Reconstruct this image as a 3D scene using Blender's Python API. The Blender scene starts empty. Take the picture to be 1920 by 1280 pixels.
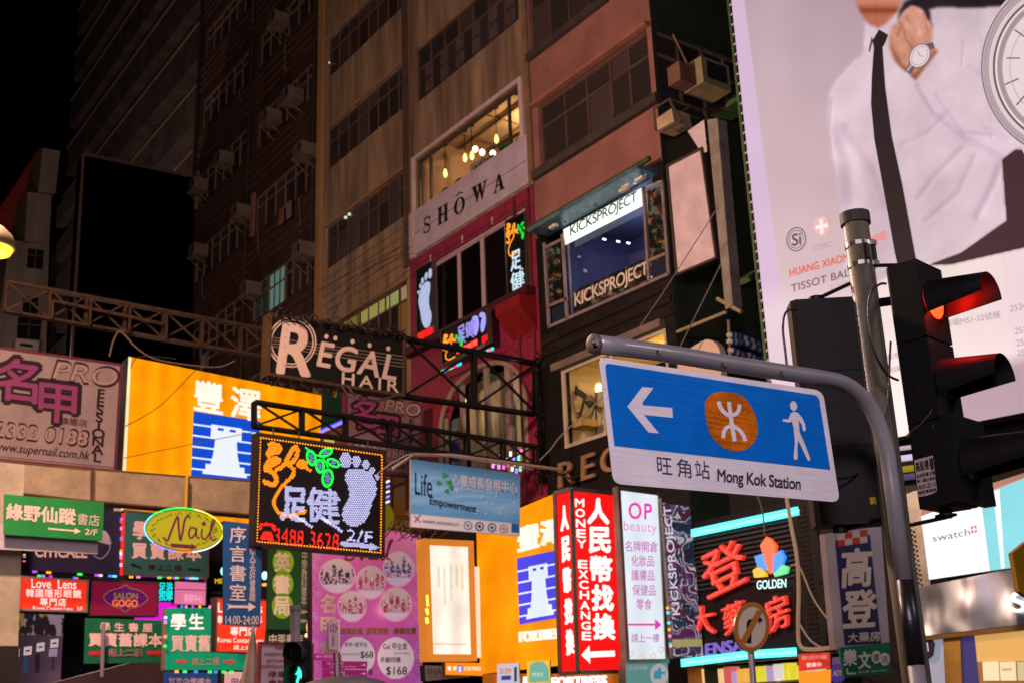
import bpy, math, random
import numpy as np
from mathutils import Vector, geometry
random.seed(7)
sc = bpy.context.scene
COL = sc.collection
# ---------------------------------------------------------------- camera
FPX = 2238.0
MW = np.array([[0.81807224, 0.14550485, 0.55640467], [-0.57395445, 0.26799893, 0.77379123], [-0.03652548, -0.95236805, 0.30275564]])
CAM = np.array([0.0, 0.0, 1.65])
cd = bpy.data.cameras.new('camera'); cam = bpy.data.objects.new('camera', cd); COL.objects.link(cam)
R3 = np.column_stack([MW @ [1, 0, 0], MW @ [0, -1, 0], -(MW @ [0, 0, 1])])
from mathutils import Matrix
mm = Matrix([list(R3[0]), list(R3[1]), list(R3[2])]).to_4x4(); mm.translation = Vector(CAM)
cam.matrix_world = mm
cd.sensor_width = 36; cd.lens = FPX / 1920 * 36; cd.clip_end = 600; cd.clip_start = 0.05
cd.dof.use_dof = True; cd.dof.focus_distance = 5.6; cd.dof.aperture_fstop = 5.6
sc.camera = cam
# ---------------------------------------------------------------- world, exposure
w = bpy.data.worlds.new("World"); sc.world = w; w.use_nodes = True
nt = w.node_tree; bg = nt.nodes['Background']
sky = nt.nodes.new('ShaderNodeTexSky'); sky.sky_type = 'NISHITA'; sky.sun_disc = False
sky.sun_elevation = math.radians(-7); sky.sun_rotation = math.radians(200)
nt.links.new(sky.outputs[0], bg.inputs[0]); bg.inputs[1].default_value = 0.05
sc.view_settings.view_transform = 'Standard'; sc.view_settings.look = 'None'
sc.view_settings.exposure = 0; sc.view_settings.gamma = 1; sc.view_settings.use_curve_mapping = False
sc.cycles.use_denoising = True; sc.cycles.max_bounces = 5; sc.cycles.diffuse_bounces = 2; sc.cycles.glossy_bounces = 3
sc.cycles.sample_clamp_indirect = 3.0; sc.cycles.sample_clamp_direct = 0
# ---------------------------------------------------------------- street light from unseen lamps, some added to fill dark fronts
def lamp(loc, power, col, r=0.35, name='lamp_or_fill_light', spot=None):
    d = bpy.data.lights.new(name, 'SPOT' if spot else 'POINT'); d.energy = power; d.color = col; d.shadow_soft_size = r
    o = bpy.data.objects.new(name, d); COL.objects.link(o); o.location = loc
    if spot:
        d.spot_size = math.radians(spot[1]); d.spot_blend = 0.6
        o.rotation_euler = (Vector(spot[0]) - Vector(loc)).to_track_quat('-Z', 'Y').to_euler()
    return o
SOD = (1.0, 0.63, 0.42); MIX = (1.0, 0.68, 0.60); WHT = (1.0, 0.84, 0.95)
lamp((2.5, 16.0, 10.5), 7600, SOD)
lamp((9.0, 50.0, 16.0), 1700, MIX)  # unseen lamp added to brighten the far tower's bands
lamp((9.5, 35.0, 7.5), 700, MIX)  # unseen fill lamp added for the dark brown building
lamp((6.0, 9.0, 7.5), 1000, MIX)
lamp((-3.0, -3.0, 6.5), 3500, WHT, 1.0)
lamp((10.5, -4.0, 7.5), 900, WHT, 1.0)
# ---------------------------------------------------------------- pixel rays and planes
def ray(p):
    d = MW @ np.array([p[0] - 960.0, p[1] - 640.0, FPX]); return d / np.linalg.norm(d)
class Plane:
    def __init__(s, p0, n):
        s.p0 = np.array(p0, float); n = np.array(n, float); s.n = n / np.linalg.norm(n)
    def at(s, p, off=0.0):
        d = ray(p); q = s.p0 + s.n * off
        return CAM + d * ((q - CAM) @ s.n) / (d @ s.n)
def PX(x): return Plane((x, 0, 0), (-1, 0, 0))
def PY(y): return Plane((0, y, 0), (0, -1, 0))
def PVP(p, dist, vpx):
    h = ray((vpx, 1330.0)); h[2] = 0; h /= np.linalg.norm(h)
    n = np.array([h[1], -h[0], 0.0]); q = CAM + ray(p) * dist
    if n @ (CAM - q) < 0: n = -n
    return Plane(q, n)
# ---------------------------------------------------------------- materials
def lin(h):
    h = h.lstrip('#'); r = [int(h[i:i + 2], 16) / 255 for i in (0, 2, 4)]
    return tuple(c / 12.92 if c <= 0.04045 else ((c + 0.055) / 1.055) ** 2.4 for c in r)
MC = {}
def paint(h, rough=0.6, noise=0.25, scale=2.0, bump=0.0, metal=0.0, streak=False, coat=0.0):
    k = ('p', h, rough, noise, scale, bump, metal, streak, coat)
    if k in MC: return MC[k]
    m = bpy.data.materials.new('paint_' + h); m.use_nodes = True; t = m.node_tree; b = t.nodes['Principled BSDF']
    c = lin(h); b.inputs['Roughness'].default_value = rough; b.inputs['Metallic'].default_value = metal
    b.inputs['Coat Weight'].default_value = coat
    if rough >= 0.5: b.inputs['Specular IOR Level'].default_value = 0.2
    b.inputs['Base Color'].default_value = (*c, 1)
    if noise > 0:
        tc = t.nodes.new('ShaderNodeNewGeometry'); mp = t.nodes.new('ShaderNodeMapping')
        t.links.new(tc.outputs['Position'], mp.inputs[0])
        if streak: mp.inputs['Scale'].default_value = (1, 1, 0.12)
        n = t.nodes.new('ShaderNodeTexNoise'); n.inputs['Scale'].default_value = scale; n.inputs['Detail'].default_value = 6
        t.links.new(mp.outputs[0], n.inputs['Vector'])
        n2 = t.nodes.new('ShaderNodeTexNoise'); n2.inputs['Scale'].default_value = scale * 7; n2.inputs['Detail'].default_value = 4
        t.links.new(tc.outputs['Position'], n2.inputs['Vector'])
        ad = t.nodes.new('ShaderNodeMath'); ad.operation = 'MULTIPLY_ADD'; ad.inputs[1].default_value = 0.35
        t.links.new(n2.outputs[0], ad.inputs[0]); t.links.new(n.outputs[0], ad.inputs[2])
        r = t.nodes.new('ShaderNodeMapRange'); r.inputs[1].default_value = 0.45; r.inputs[2].default_value = 0.9
        r.inputs[3].default_value = 1 - noise; r.inputs[4].default_value = 1 + noise * 0.5
        t.links.new(ad.outputs[0], r.inputs[0])
        mx = t.nodes.new('ShaderNodeVectorMath'); mx.operation = 'SCALE'; mx.inputs[0].default_value = c
        t.links.new(r.outputs[0], mx.inputs['Scale']); t.links.new(mx.outputs[0], b.inputs['Base Color'])
        if bump > 0:
            bp = t.nodes.new('ShaderNodeBump'); bp.inputs['Strength'].default_value = bump; bp.inputs['Distance'].default_value = 0.02
            t.links.new(ad.outputs[0], bp.inputs['Height']); t.links.new(bp.outputs[0], b.inputs['Normal'])
    MC[k] = m; return m
def lit(h, k=1.0, base=0.25, small=False, tube=0.0):
    key = ('l', h, k, base, small, tube)
    if key in MC: return MC[key]
    m = bpy.data.materials.new('lit_' + h); m.use_nodes = True; t = m.node_tree; b = t.nodes['Principled BSDF']
    c = lin(h); b.inputs['Base Color'].default_value = (c[0] * base, c[1] * base, c[2] * base, 1)
    b.inputs['Roughness'].default_value = 0.6; b.inputs['Specular IOR Level'].default_value = 0.15
    b.inputs['Emission Color'].default_value = (*c, 1); b.inputs['Emission Strength'].default_value = k
    if tube > 0:
        g = t.nodes.new('ShaderNodeNewGeometry'); n = t.nodes.new('ShaderNodeTexNoise'); n.inputs['Scale'].default_value = 0.9
        n.inputs['Detail'].default_value = 2
        t.links.new(g.outputs['Position'], n.inputs['Vector'])
        r = t.nodes.new('ShaderNodeMapRange'); r.inputs[1].default_value = 0.3; r.inputs[2].default_value = 0.7
        r.inputs[3].default_value = k * (1 - tube); r.inputs[4].default_value = k * (1 + tube)
        t.links.new(n.outputs[0], r.inputs[0])
        wv = t.nodes.new('ShaderNodeTexWave'); wv.inputs['Scale'].default_value = 0.55; wv.inputs['Distortion'].default_value = 1.2; wv.inputs['Detail'].default_value = 0   # tubes behind the sheet
        t.links.new(g.outputs['Position'], wv.inputs['Vector'])
        r2 = t.nodes.new('ShaderNodeMapRange'); r2.inputs[3].default_value = 1 - tube * .7; r2.inputs[4].default_value = 1 + tube * .5; t.links.new(wv.outputs['Fac'], r2.inputs[0])
        ml = t.nodes.new('ShaderNodeMath'); ml.operation = 'MULTIPLY'; t.links.new(r.outputs[0], ml.inputs[0]); t.links.new(r2.outputs[0], ml.inputs[1]); t.links.new(ml.outputs[0], b.inputs['Emission Strength'])
    if small: m.cycles.emission_sampling = 'NONE'
    MC[key] = m; return m
def glass(h='0a0b0e', rough=0.12):
    k = ('g', h, rough)
    if k in MC: return MC[k]
    m = bpy.data.materials.new('window_glass'); m.use_nodes = True; t = m.node_tree; b = t.nodes['Principled BSDF']
    b.inputs['Base Color'].default_value = (*lin(h), 1); b.inputs['Roughness'].default_value = rough
    g = t.nodes.new('ShaderNodeNewGeometry'); n = t.nodes.new('ShaderNodeTexNoise'); n.inputs['Scale'].default_value = 0.8
    bp = t.nodes.new('ShaderNodeBump'); bp.inputs['Strength'].default_value = 0.15; bp.inputs['Distance'].default_value = 0.05
    t.links.new(g.outputs['Position'], n.inputs['Vector']); t.links.new(n.outputs[0], bp.inputs['Height']); t.links.new(bp.outputs[0], b.inputs['Normal'])
    MC[k] = m; return m
def clear_glass():
    if 'cg' in MC: return MC['cg']
    m = bpy.data.materials.new('clear_glass'); m.use_nodes = True; t = m.node_tree
    t.nodes.remove(t.nodes['Principled BSDF']); o = t.nodes['Material Output']
    a = t.nodes.new('ShaderNodeBsdfTransparent'); a.inputs[0].default_value = (0.93, 0.94, 0.93, 1)
    g = t.nodes.new('ShaderNodeBsdfGlossy'); g.inputs['Roughness'].default_value = 0.03
    x = t.nodes.new('ShaderNodeMixShader'); x.inputs[0].default_value = 0.07
    t.links.new(a.outputs[0], x.inputs[1]); t.links.new(g.outputs[0], x.inputs[2]); t.links.new(x.outputs[0], o.inputs[0])
    MC['cg'] = m; return m
def vcol(emit=1.0, base=0.4, rough=0.6):
    k = ('v', emit, base, rough)
    if k in MC: return MC[k]
    m = bpy.data.materials.new('printed_sheet'); m.use_nodes = True; t = m.node_tree; b = t.nodes['Principled BSDF']; b.inputs['Specular IOR Level'].default_value = 0.15
    a = t.nodes.new('ShaderNodeVertexColor'); a.layer_name = 'print'
    if base > 0:
        s = t.nodes.new('ShaderNodeVectorMath'); s.operation = 'SCALE'; s.inputs['Scale'].default_value = base
        t.links.new(a.outputs[0], s.inputs[0]); t.links.new(s.outputs[0], b.inputs['Base Color'])
    b.inputs['Roughness'].default_value = rough
    if emit > 0:
        t.links.new(a.outputs[0], b.inputs['Emission Color']); b.inputs['Emission Strength'].default_value = emit
    MC[k] = m; return m
def sheeting(h, noise=.2):
    """retro-reflective road sign sheeting: faint horizontal streaks, specks of grime"""
    k = ('s', h, noise)
    if k in MC: return MC[k]
    m = bpy.data.materials.new('sign_sheeting'); m.use_nodes = True; t = m.node_tree; b = t.nodes['Principled BSDF']; c = lin(h)
    b.inputs['Roughness'].default_value = .5; b.inputs['Specular IOR Level'].default_value = .04
    g = t.nodes.new('ShaderNodeNewGeometry'); out = None
    for sc_, sx, sz, am in ((9, .35, 9, noise), (5, 1, 1, noise * .9), (90, 1, 1, noise * .7)):
        mp = t.nodes.new('ShaderNodeMapping'); mp.inputs['Scale'].default_value = (sx, 1, sz); n = t.nodes.new('ShaderNodeTexNoise'); n.inputs['Scale'].default_value = sc_; n.inputs['Detail'].default_value = 5
        t.links.new(g.outputs['Position'], mp.inputs[0]); t.links.new(mp.outputs[0], n.inputs['Vector'])
        r = t.nodes.new('ShaderNodeMapRange'); r.inputs[1].default_value = .3; r.inputs[2].default_value = .62; r.inputs[3].default_value = 1 - am; r.inputs[4].default_value = 1.0; t.links.new(n.outputs[0], r.inputs[0])
        if out is None: out = r.outputs[0]
        else: q = t.nodes.new('ShaderNodeMath'); q.operation = 'MULTIPLY'; t.links.new(out, q.inputs[0]); t.links.new(r.outputs[0], q.inputs[1]); out = q.outputs[0]
    v = t.nodes.new('ShaderNodeVectorMath'); v.operation = 'SCALE'; v.inputs[0].default_value = c; t.links.new(out, v.inputs['Scale']); t.links.new(v.outputs[0], b.inputs['Base Color'])
    MC[k] = m; return m
METAL = lambda: paint('8a8078', 0.38, 0.3, 3, 0, 0.85)
STEELDK = lambda: paint('1c1614', 0.55, 0.4, 6)
BLACK = lambda: paint('0c0a0c', 0.5, 0.3, 3)
# ---------------------------------------------------------------- mesh builder
def wloc(o):
    v = np.zeros(3)
    while o is not None: v = v + np.array(o.location); o = o.parent
    return v
class MB:
    def __init__(s): s.v = []; s.f = []
    def add(s, vs, fs):
        n = len(s.v); s.v += [tuple(map(float, p)) for p in vs]; s.f += [tuple(i + n for i in f) for f in fs]; return s
    def quad(s, a, b, c, d): return s.add([a, b, c, d], [(0, 1, 2, 3)])
    def box(s, a, b):
        x0, y0, z0 = [min(a[i], b[i]) for i in range(3)]; x1, y1, z1 = [max(a[i], b[i]) for i in range(3)]
        return s.add([(x0, y0, z0), (x1, y0, z0), (x1, y1, z0), (x0, y1, z0), (x0, y0, z1), (x1, y0, z1), (x1, y1, z1), (x0, y1, z1)],
                     [(3, 2, 1, 0), (4, 5, 6, 7), (0, 1, 5, 4), (1, 2, 6, 5), (2, 3, 7, 6), (3, 0, 4, 7)])
    def prism(s, pts, off):
        n = len(pts); off = np.array(off); f = [tuple(range(n)), tuple(range(2 * n - 1, n - 1, -1))]
        f += [(i, i + n, (i + 1) % n + n, (i + 1) % n) for i in range(n)]
        return s.add(list(pts) + [np.array(p) + off for p in pts], f)
    def beam(s, a, b, w_, h_, n):
        a = np.array(a, float); b = np.array(b, float); n = np.array(n, float); d = b - a; d /= np.linalg.norm(d)
        u = np.cross(d, n); u /= np.linalg.norm(u); u = u * w_ / 2
        return s.prism([a - u, a + u, b + u, b - u], n * h_)
    def tube(s, path, r, n=8, cap=True):
        path = [np.array(p, float) for p in path]; rs = r if isinstance(r, (list, tuple)) else [r] * len(path); rings = []; up = None
        for i, p in enumerate(path):
            d = path[min(i + 1, len(path) - 1)] - path[max(i - 1, 0)]; d = d / (np.linalg.norm(d) + 1e-9)
            if up is None: up = np.array([0, 0, 1.0]) if abs(d[2]) < 0.9 else np.array([1.0, 0, 0])
            a = np.cross(d, up); a /= np.linalg.norm(a); b = np.cross(a, d); up = b
            rings.append([p + (a * math.cos(2 * math.pi * k / n) + b * math.sin(2 * math.pi * k / n)) * rs[i] for k in range(n)])
        f = []
        for i in range(len(path) - 1):
            for k in range(n): f.append((i * n + k, i * n + (k + 1) % n, (i + 1) * n + (k + 1) % n, (i + 1) * n + k))
        if cap: f += [tuple(range(n - 1, -1, -1)), tuple((len(path) - 1) * n + k for k in range(n))]
        return s.add([p for r_ in rings for p in r_], f)
    def build(s, name, mat, parent=None, smooth=False):
        me = bpy.data.meshes.new(name); base = wloc(parent) if parent is not None else np.zeros(3)
        V = np.array(s.v) - base; me.from_pydata(V.tolist(), [], s.f); me.update()
        if mat is not None: me.materials.append(mat)
        if smooth:
            for p in me.polygons: p.use_smooth = True
        o = bpy.data.objects.new(name, me); COL.objects.link(o)
        if parent is not None: o.parent = parent
        return o
def thing(name, label, cat, loc, group=None):
    o = bpy.data.objects.new(name, None); COL.objects.link(o); o.location = Vector([float(x) for x in loc]); o.empty_display_size = 0.3
    o['label'] = label; o['category'] = cat
    if group: o['group'] = group
    return o
def tag(o, label, cat, group=None):
    o['label'] = label; o['category'] = cat
    if group: o['group'] = group
    # move origin to the object's base
    co = np.array([v.co[:] for v in o.data.vertices]); c = Vector(((co[:, 0].min() + co[:, 0].max()) / 2, (co[:, 1].min() + co[:, 1].max()) / 2, co[:, 2].min()))
    for v in o.data.vertices: v.co -= c
    o.location = c; return o
def struct(o): o['kind'] = 'structure'; return o
def stuff(o): o['kind'] = 'stuff'; return o
# ---------------------------------------------------------------- 2D helpers (picture coordinates projected on a real plane)
def L(p, q, t): return (p[0] + (q[0] - p[0]) * t, p[1] + (q[1] - p[1]) * t)
def UV(quad):
    tl, tr, br, bl = quad
    def f(u, v): return L(L(tl, tr, u), L(bl, br, u), v)
    return f
def ell(c, rx, ry, a=0, n=28):
    ca, sa = math.cos(math.radians(a)), math.sin(math.radians(a))
    return [(c[0] + rx * math.cos(t) * ca - ry * math.sin(t) * sa, c[1] + rx * math.cos(t) * sa + ry * math.sin(t) * ca) for t in [2 * math.pi * k / n for k in range(n)]]
def smooth(pts, closed=False, k=6):
    out = []; n = len(pts); m = n if closed else n - 1
    for i in range(m):
        p = [pts[(i + j - 1) % n] if closed else pts[min(max(i + j - 1, 0), n - 1)] for j in range(4)]
        for s_ in range(k):
            t = s_ / k; a = []
            for c in (0, 1):
                a.append(0.5 * (2 * p[1][c] + (p[2][c] - p[0][c]) * t + (2 * p[0][c] - 5 * p[1][c] + 4 * p[2][c] - p[3][c]) * t * t + (3 * p[1][c] - p[0][c] - 3 * p[2][c] + p[3][c]) * t ** 3))
            out.append(tuple(a))
    if not closed: out.append(pts[-1])
    return out
def stroke(pts, wd):
    """polyline of width wd as a list of polygons"""
    out = []
    for i in range(len(pts) - 1):
        (x0, y0), (x1, y1) = pts[i], pts[i + 1]; d = math.hypot(x1 - x0, y1 - y0) or 1e-6
        nx, ny = -(y1 - y0) / d * wd / 2, (x1 - x0) / d * wd / 2
        out.append([(x0 + nx, y0 + ny), (x1 + nx, y1 + ny), (x1 - nx, y1 - ny), (x0 - nx, y0 - ny)])
        if 0 < i: out.append(ell((x0, y0), wd / 2, wd / 2, 0, 8))
    return out
def ribbon(pts, wd):
    """one outline polygon round a curve"""
    a = []; b = []; n = len(pts)
    for i, (x, y) in enumerate(pts):
        (x0, y0), (x1, y1) = pts[max(i - 1, 0)], pts[min(i + 1, n - 1)]; d = math.hypot(x1 - x0, y1 - y0) or 1e-6; nx, ny = -(y1 - y0) / d * wd / 2, (x1 - x0) / d * wd / 2
        a.append((x + nx, y + ny)); b.append((x - nx, y - ny))
    return [a + b[::-1]]
def arrow(a, b, wd, head=None, hw=None):
    d = math.hypot(b[0] - a[0], b[1] - a[1]); ux, uy = (b[0] - a[0]) / d, (b[1] - a[1]) / d; nx, ny = -uy, ux
    head = head or wd * 2; hw = hw or wd * 2.4; m = (b[0] - ux * head, b[1] - uy * head)
    P = lambda q, s_: (q[0] + nx * s_, q[1] + ny * s_)
    return [P(a, wd / 2), P(m, wd / 2), P(m, hw / 2), b, P(m, -hw / 2), P(m, -wd / 2), P(a, -wd / 2)]
def polys(pl, shapes, mat, parent, off=0.006, name='print', depth=0.0):
    if name == 'arrow' and len(shapes) > 1:
        for q in shapes: polys(pl, [q], mat, parent, off, name, depth)
        return
    mb = MB()
    for i, s_ in enumerate(shapes):
        pts = [pl.at(p, off + 0.0004 * (i % 5)) for p in s_]
        if len(pts) <= 4 and depth == 0: mb.add(pts, [tuple(range(len(pts)))])
        elif depth > 0: mb.prism(pts, -pl.n * depth)
        else:
            tr = geometry.tessellate_polygon([[Vector((p[0], p[1], 0)) for p in s_]])
            mb.add(pts, [tuple(t) for t in tr])
    return mb.build(name, mat, parent)
GL = {}
def glyphs(s_, bold=0.0, spacing=1.0, vertical=False, line=0.82, align='LEFT'):
    k = (s_, bold, spacing, vertical, line, align)
    if k in GL: return GL[k]
    cu = bpy.data.curves.new('t', 'FONT'); cu.body = '\n'.join(s_) if vertical else s_; cu.resolution_u = 2 if any(ord(c) > 12000 for c in s_) else 5
    cu.space_character = spacing; cu.space_line = line if (vertical or '\n' in s_) else 1; cu.align_x = 'CENTER' if vertical else align
    o = bpy.data.objects.new('t', cu); COL.objects.link(o); bpy.context.view_layer.update()
    me = o.to_mesh(); V = np.array([v.co[:2] for v in me.vertices]); me.calc_loop_triangles()
    T = [tuple(t.vertices) for t in me.loop_triangles]; o.to_mesh_clear()
    bpy.data.objects.remove(o); bpy.data.curves.remove(cu)
    V[:, 0] -= V[:, 0].min(); V[:, 1] = V[:, 1].max() - V[:, 1]
    V[:, 0] /= V[:, 0].max(); V[:, 1] /= V[:, 1].max()
    GL[k] = (V, T); return V, T
def shifts(b):
    """a heavier face is laid down as several copies of the letter shifted by b"""
    if b <= 0.004: return [(0, 0)]
    n = 4 if b < 0.025 else 8
    return [(0, 0)] + [(b * math.cos(6.2832 * k / n + .4), b * math.sin(6.2832 * k / n + .4)) for k in range(n)]
def text(pl, s_, tl, tr, bl, mat, parent, bold=0.0, off=0.012, italic=0.0, spacing=1.0, vertical=False, depth=0.0, name='lettering', align='LEFT', line=0.82):
    V, T = glyphs(s_, 0.0, spacing, vertical, line, align)
    em = math.dist(tl, tr) if vertical else math.dist(tl, bl) / (s_.count('\n') + 1); mb = MB()
    for i_, (sx, sy2) in enumerate(shifts(bold * .75)):
        pts = []
        for u, v in V:
            u2 = u + italic * (1 - v)
            p = (tl[0] + (tr[0] - tl[0]) * u2 + (bl[0] - tl[0]) * v + sx * em, tl[1] + (tr[1] - tl[1]) * u2 + (bl[1] - tl[1]) * v + sy2 * em)
            pts.append(pl.at(p, off + 0.0005 * i_))
        n0 = len(mb.v); mb.add(pts, T)
        if depth > 0:
            e = {}
            for t in T:
                for a, b in ((t[0], t[1]), (t[1], t[2]), (t[2], t[0])): e[(a, b)] = 1
            n = len(pts); mb.v += [tuple(map(float, p - pl.n * depth)) for p in pts]
            mb.f += [(b + n0, a + n0, a + n + n0, b + n + n0) for (a, b) in e if (b, a) not in e]
    return mb.build(name, mat, parent)
def led_dots(pl, regions, sp, mat, parent, off=0.03, name='led_dots', r=0.4, inside=None):
    """fills polygons (picture coordinates) with rows of round lamps"""
    mb = MB(); allp = []
    for reg in regions:
        a = np.array(reg); x0, y0 = a.min(0); x1, y1 = a.max(0)
        xs = []; row = 0; y = math.floor(y0 / (sp * 0.87)) * sp * 0.87
        row = int(round(y / (sp * 0.87)))
        while y <= y1 + sp:
            x = math.floor(x0 / sp) * sp + (0.5 * sp if row % 2 else 0)
            while x <= x1 + sp: xs.append((x, y)); x += sp
            y += sp * 0.87; row += 1
        if not xs: continue
        P = np.array(xs); ins = np.zeros(len(P), bool); n = len(a); j = n - 1
        for i in range(n):
            xi, yi = a[i]; xj, yj = a[j]
            c = ((yi > P[:, 1]) != (yj > P[:, 1])) & (P[:, 0] < (xj - xi) * (P[:, 1] - yi) / ((yj - yi) or 1e-9) + xi)
            ins ^= c; j = i
        allp += [tuple(p) for p in P[ins]]
    dots_at(pl, sorted(set((round(x, 2), round(y, 2)) for x, y in allp)), sp * r, mb, off)
    return stuff(mb.build(name, mat, parent)) if mb.v else None
def dots_at(pl, pts, rpx, mb, off):
    for (x, y) in pts:
        ring = [pl.at((x + rpx * math.cos(t), y + rpx * math.sin(t)), off) for t in [2 * math.pi * k / 6 for k in range(6)]]
        c = pl.at((x, y), off) + pl.n * 0.012
        mb.add(ring + [c], [(k, (k + 1) % 6, 6) for k in range(6)])
def dot_line(pts, sp):
    out = []; carry = 0.0
    for i in range(len(pts) - 1):
        (x0, y0), (x1, y1) = pts[i], pts[i + 1]; d = math.hypot(x1 - x0, y1 - y0); t = carry
        while t < d: out.append((x0 + (x1 - x0) * t / d, y0 + (y1 - y0) * t / d)); t += sp
        carry = t - d
    return out
def led_line(pl, pts, sp, mat, parent, rpx, off=0.03, name='led_strip'):
    mb = MB(); dots_at(pl, dot_line(pts, sp), rpx, mb, off); return stuff(mb.build(name, mat, parent))
def led_text(pl, s_, tl, tr, bl, sp, mat, parent, bold=0.0, spacing=1.0, off=0.03, r=0.42):
    V, T = glyphs(s_, 0.0, spacing, False, 0.82, 'LEFT'); R = []; em = math.dist(tl, bl)
    for sx, sy2 in shifts(bold * .75):
        P = np.array([(tl[0] + (tr[0] - tl[0]) * u + (bl[0] - tl[0]) * v + sx * em, tl[1] + (tr[1] - tl[1]) * u + (bl[1] - tl[1]) * v + sy2 * em) for u, v in V]); R += [[P[i] for i in t] for t in T]
    return led_dots(pl, R, sp, mat, parent, off, 'led_lettering', r)
def board(t, pl, quad, th, face, side=None, frame=0.0, fmat=None, proud=0.03, name='panel'):
    """a sign board: a thick panel (front face material, separate casing) and a frame of four bars"""
    P = [pl.at(p, 0) for p in quad]
    mb = MB(); mb.prism([p - pl.n * 0.004 for p in P], -pl.n * th); mb.build('casing', side or METAL(), t)
    o = MB().quad(*P).build(name, face, t)
    if frame > 0:
        fm = fmat or METAL(); c = sum(P) / 4; mb = MB()
        for i in range(4):
            a, b = P[i], P[(i + 1) % 4]; d = (b - a) / np.linalg.norm(b - a)
            mb.beam(a - d * frame * 0.5 - pl.n * (th + 0.006), b + d * frame * 0.5 - pl.n * (th + 0.006), frame, th + proud + 0.006 + 0.002 * (i % 2), pl.n)
        mb.build('frame', fm, t)
    return o
def sign(name, label, cat, pl, quad, th, face, side=None, frame=0.0, fmat=None, group=None, proud=0.03):
    b = (pl.at(quad[2]) + pl.at(quad[3])) / 2
    t = thing(name, label, cat, b, group); board(t, pl, quad, th, face, side, frame, fmat, proud); return t
def mural(pl, quad, nx, ny, fn, mat, parent, name='printed_sheet', off=0.004):
    """a printed sheet: fn(px, py arrays, u, v) -> rgb (display values 0..255) laid into the sheet's colour attribute"""
    u, v = np.meshgrid(np.linspace(0, 1, nx), np.linspace(0, 1, ny)); q = np.array(quad, float)
    top = q[0] + (q[1] - q[0]) * u[..., None]; bot = q[3] + (q[2] - q[3]) * u[..., None]; P = top + (bot - top) * v[..., None]
    rgb = np.clip(fn(P[..., 0], P[..., 1], u, v), 0, 255) / 255.0
    l = np.where(rgb <= 0.04045, rgb / 12.92, ((rgb + 0.055) / 1.055) ** 2.4)
    D = np.stack([P[..., 0] - 960, P[..., 1] - 640, np.full_like(u, FPX)], -1) @ MW.T
    s_ = ((pl.p0 + pl.n * off - CAM) @ pl.n) / (D @ pl.n); W = CAM + D * s_[..., None]
    W = W.reshape(-1, 3) - wloc(parent)
    idx = np.arange(nx * ny).reshape(ny, nx); F = np.stack([idx[:-1, :-1], idx[1:, :-1], idx[1:, 1:], idx[:-1, 1:]], -1).reshape(-1, 4)
    me = bpy.data.meshes.new(name); me.vertices.add(nx * ny); me.vertices.foreach_set('co', W.ravel())
    me.loops.add(F.size); me.loops.foreach_set('vertex_index', F.ravel()); me.polygons.add(len(F))
    me.polygons.foreach_set('loop_start', np.arange(0, F.size, 4)); me.polygons.foreach_set('loop_total', np.full(len(F), 4)); me.update(calc_edges=True)
    a = me.color_attributes.new('print', 'FLOAT_COLOR', 'POINT'); a.data.foreach_set('color', np.concatenate([l.reshape(-1, 3), np.ones((nx * ny, 1))], 1).astype(np.float32).ravel())
    me.materials.append(mat); o = bpy.data.objects.new(name, me); COL.objects.link(o); o.parent = parent; return o
def inpoly(X, Y, a):
    ins = np.zeros(X.shape, bool); n = len(a); j = n - 1
    for i in range(n):
        xi, yi = a[i]; xj, yj = a[j]
        ins ^= ((yi > Y) != (yj > Y)) & (X < (xj - xi) * (Y - yi) / ((yj - yi) or 1e-9) + xi); j = i
    return ins
def blur(m, k):
    m = m.astype(float)
    for _ in range(2):
        for ax in (0, 1):
            c = np.cumsum(np.pad(m, [(k + 1, k) if i == ax else (0, 0) for i in (0, 1)], mode='edge'), axis=ax)
            n = m.shape[ax]
            m = (np.take(c, range(2 * k + 1, 2 * k + 1 + n), axis=ax) - np.take(c, range(0, n), axis=ax)) / (2 * k + 1)
    return m
def seg_dist(X, Y, pts):
    d = np.full(X.shape, 1e9)
    for i in range(len(pts) - 1):
        (x0, y0), (x1, y1) = pts[i], pts[i + 1]; L2 = (x1 - x0) ** 2 + (y1 - y0) ** 2
        t = np.clip(((X - x0) * (x1 - x0) + (Y - y0) * (y1 - y0)) / (L2 or 1), 0, 1)
        d = np.minimum(d, np.hypot(X - x0 - t * (x1 - x0), Y - y0 - t * (y1 - y0)))
    return d

def vn(X, Y, s_, seed=0, octv=3):
    """smooth value noise on picture coordinates, 0..1"""
    out = np.zeros(X.shape); amp = 1; tot = 0
    for o in range(octv):
        x, y = X / s_ * 2 ** o + seed * 7.3, Y / s_ * 2 ** o + seed * 3.1; xi, yi = np.floor(x), np.floor(y); fx_, fy_ = x - xi, y - yi; fx_ = fx_ * fx_ * (3 - 2 * fx_); fy_ = fy_ * fy_ * (3 - 2 * fy_)
        h = lambda a, b: np.modf(np.abs(np.sin(a * 127.1 + b * 311.7 + seed * 17.3 + o) * 43758.5453))[0]
        out += amp * ((h(xi, yi) * (1 - fx_) + h(xi + 1, yi) * fx_) * (1 - fy_) + (h(xi, yi + 1) * (1 - fx_) + h(xi + 1, yi + 1) * fx_) * fy_); tot += amp; amp *= .5
    return out / tot
# ================================================================= GROUND
g = MB().quad((-300, -300, 0), (300, -300, 0), (300, 300, 0), (-300, 300, 0)).build('road', paint('3a3836', 0.8, 0.4, 1.5, 0.4)); struct(g)
pv = struct(MB().box((11.5, -40, 0.0), (16.05, 110, 0.13)).build('pavement', paint('6e6a66', 0.8, 0.35, 2, 0.2)))
pv2 = struct(MB().box((-16, -40, 0.0), (-6.5, 110, 0.13)).build('pavement', paint('6e6a66', 0.8, 0.35, 2, 0.2)))
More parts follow.
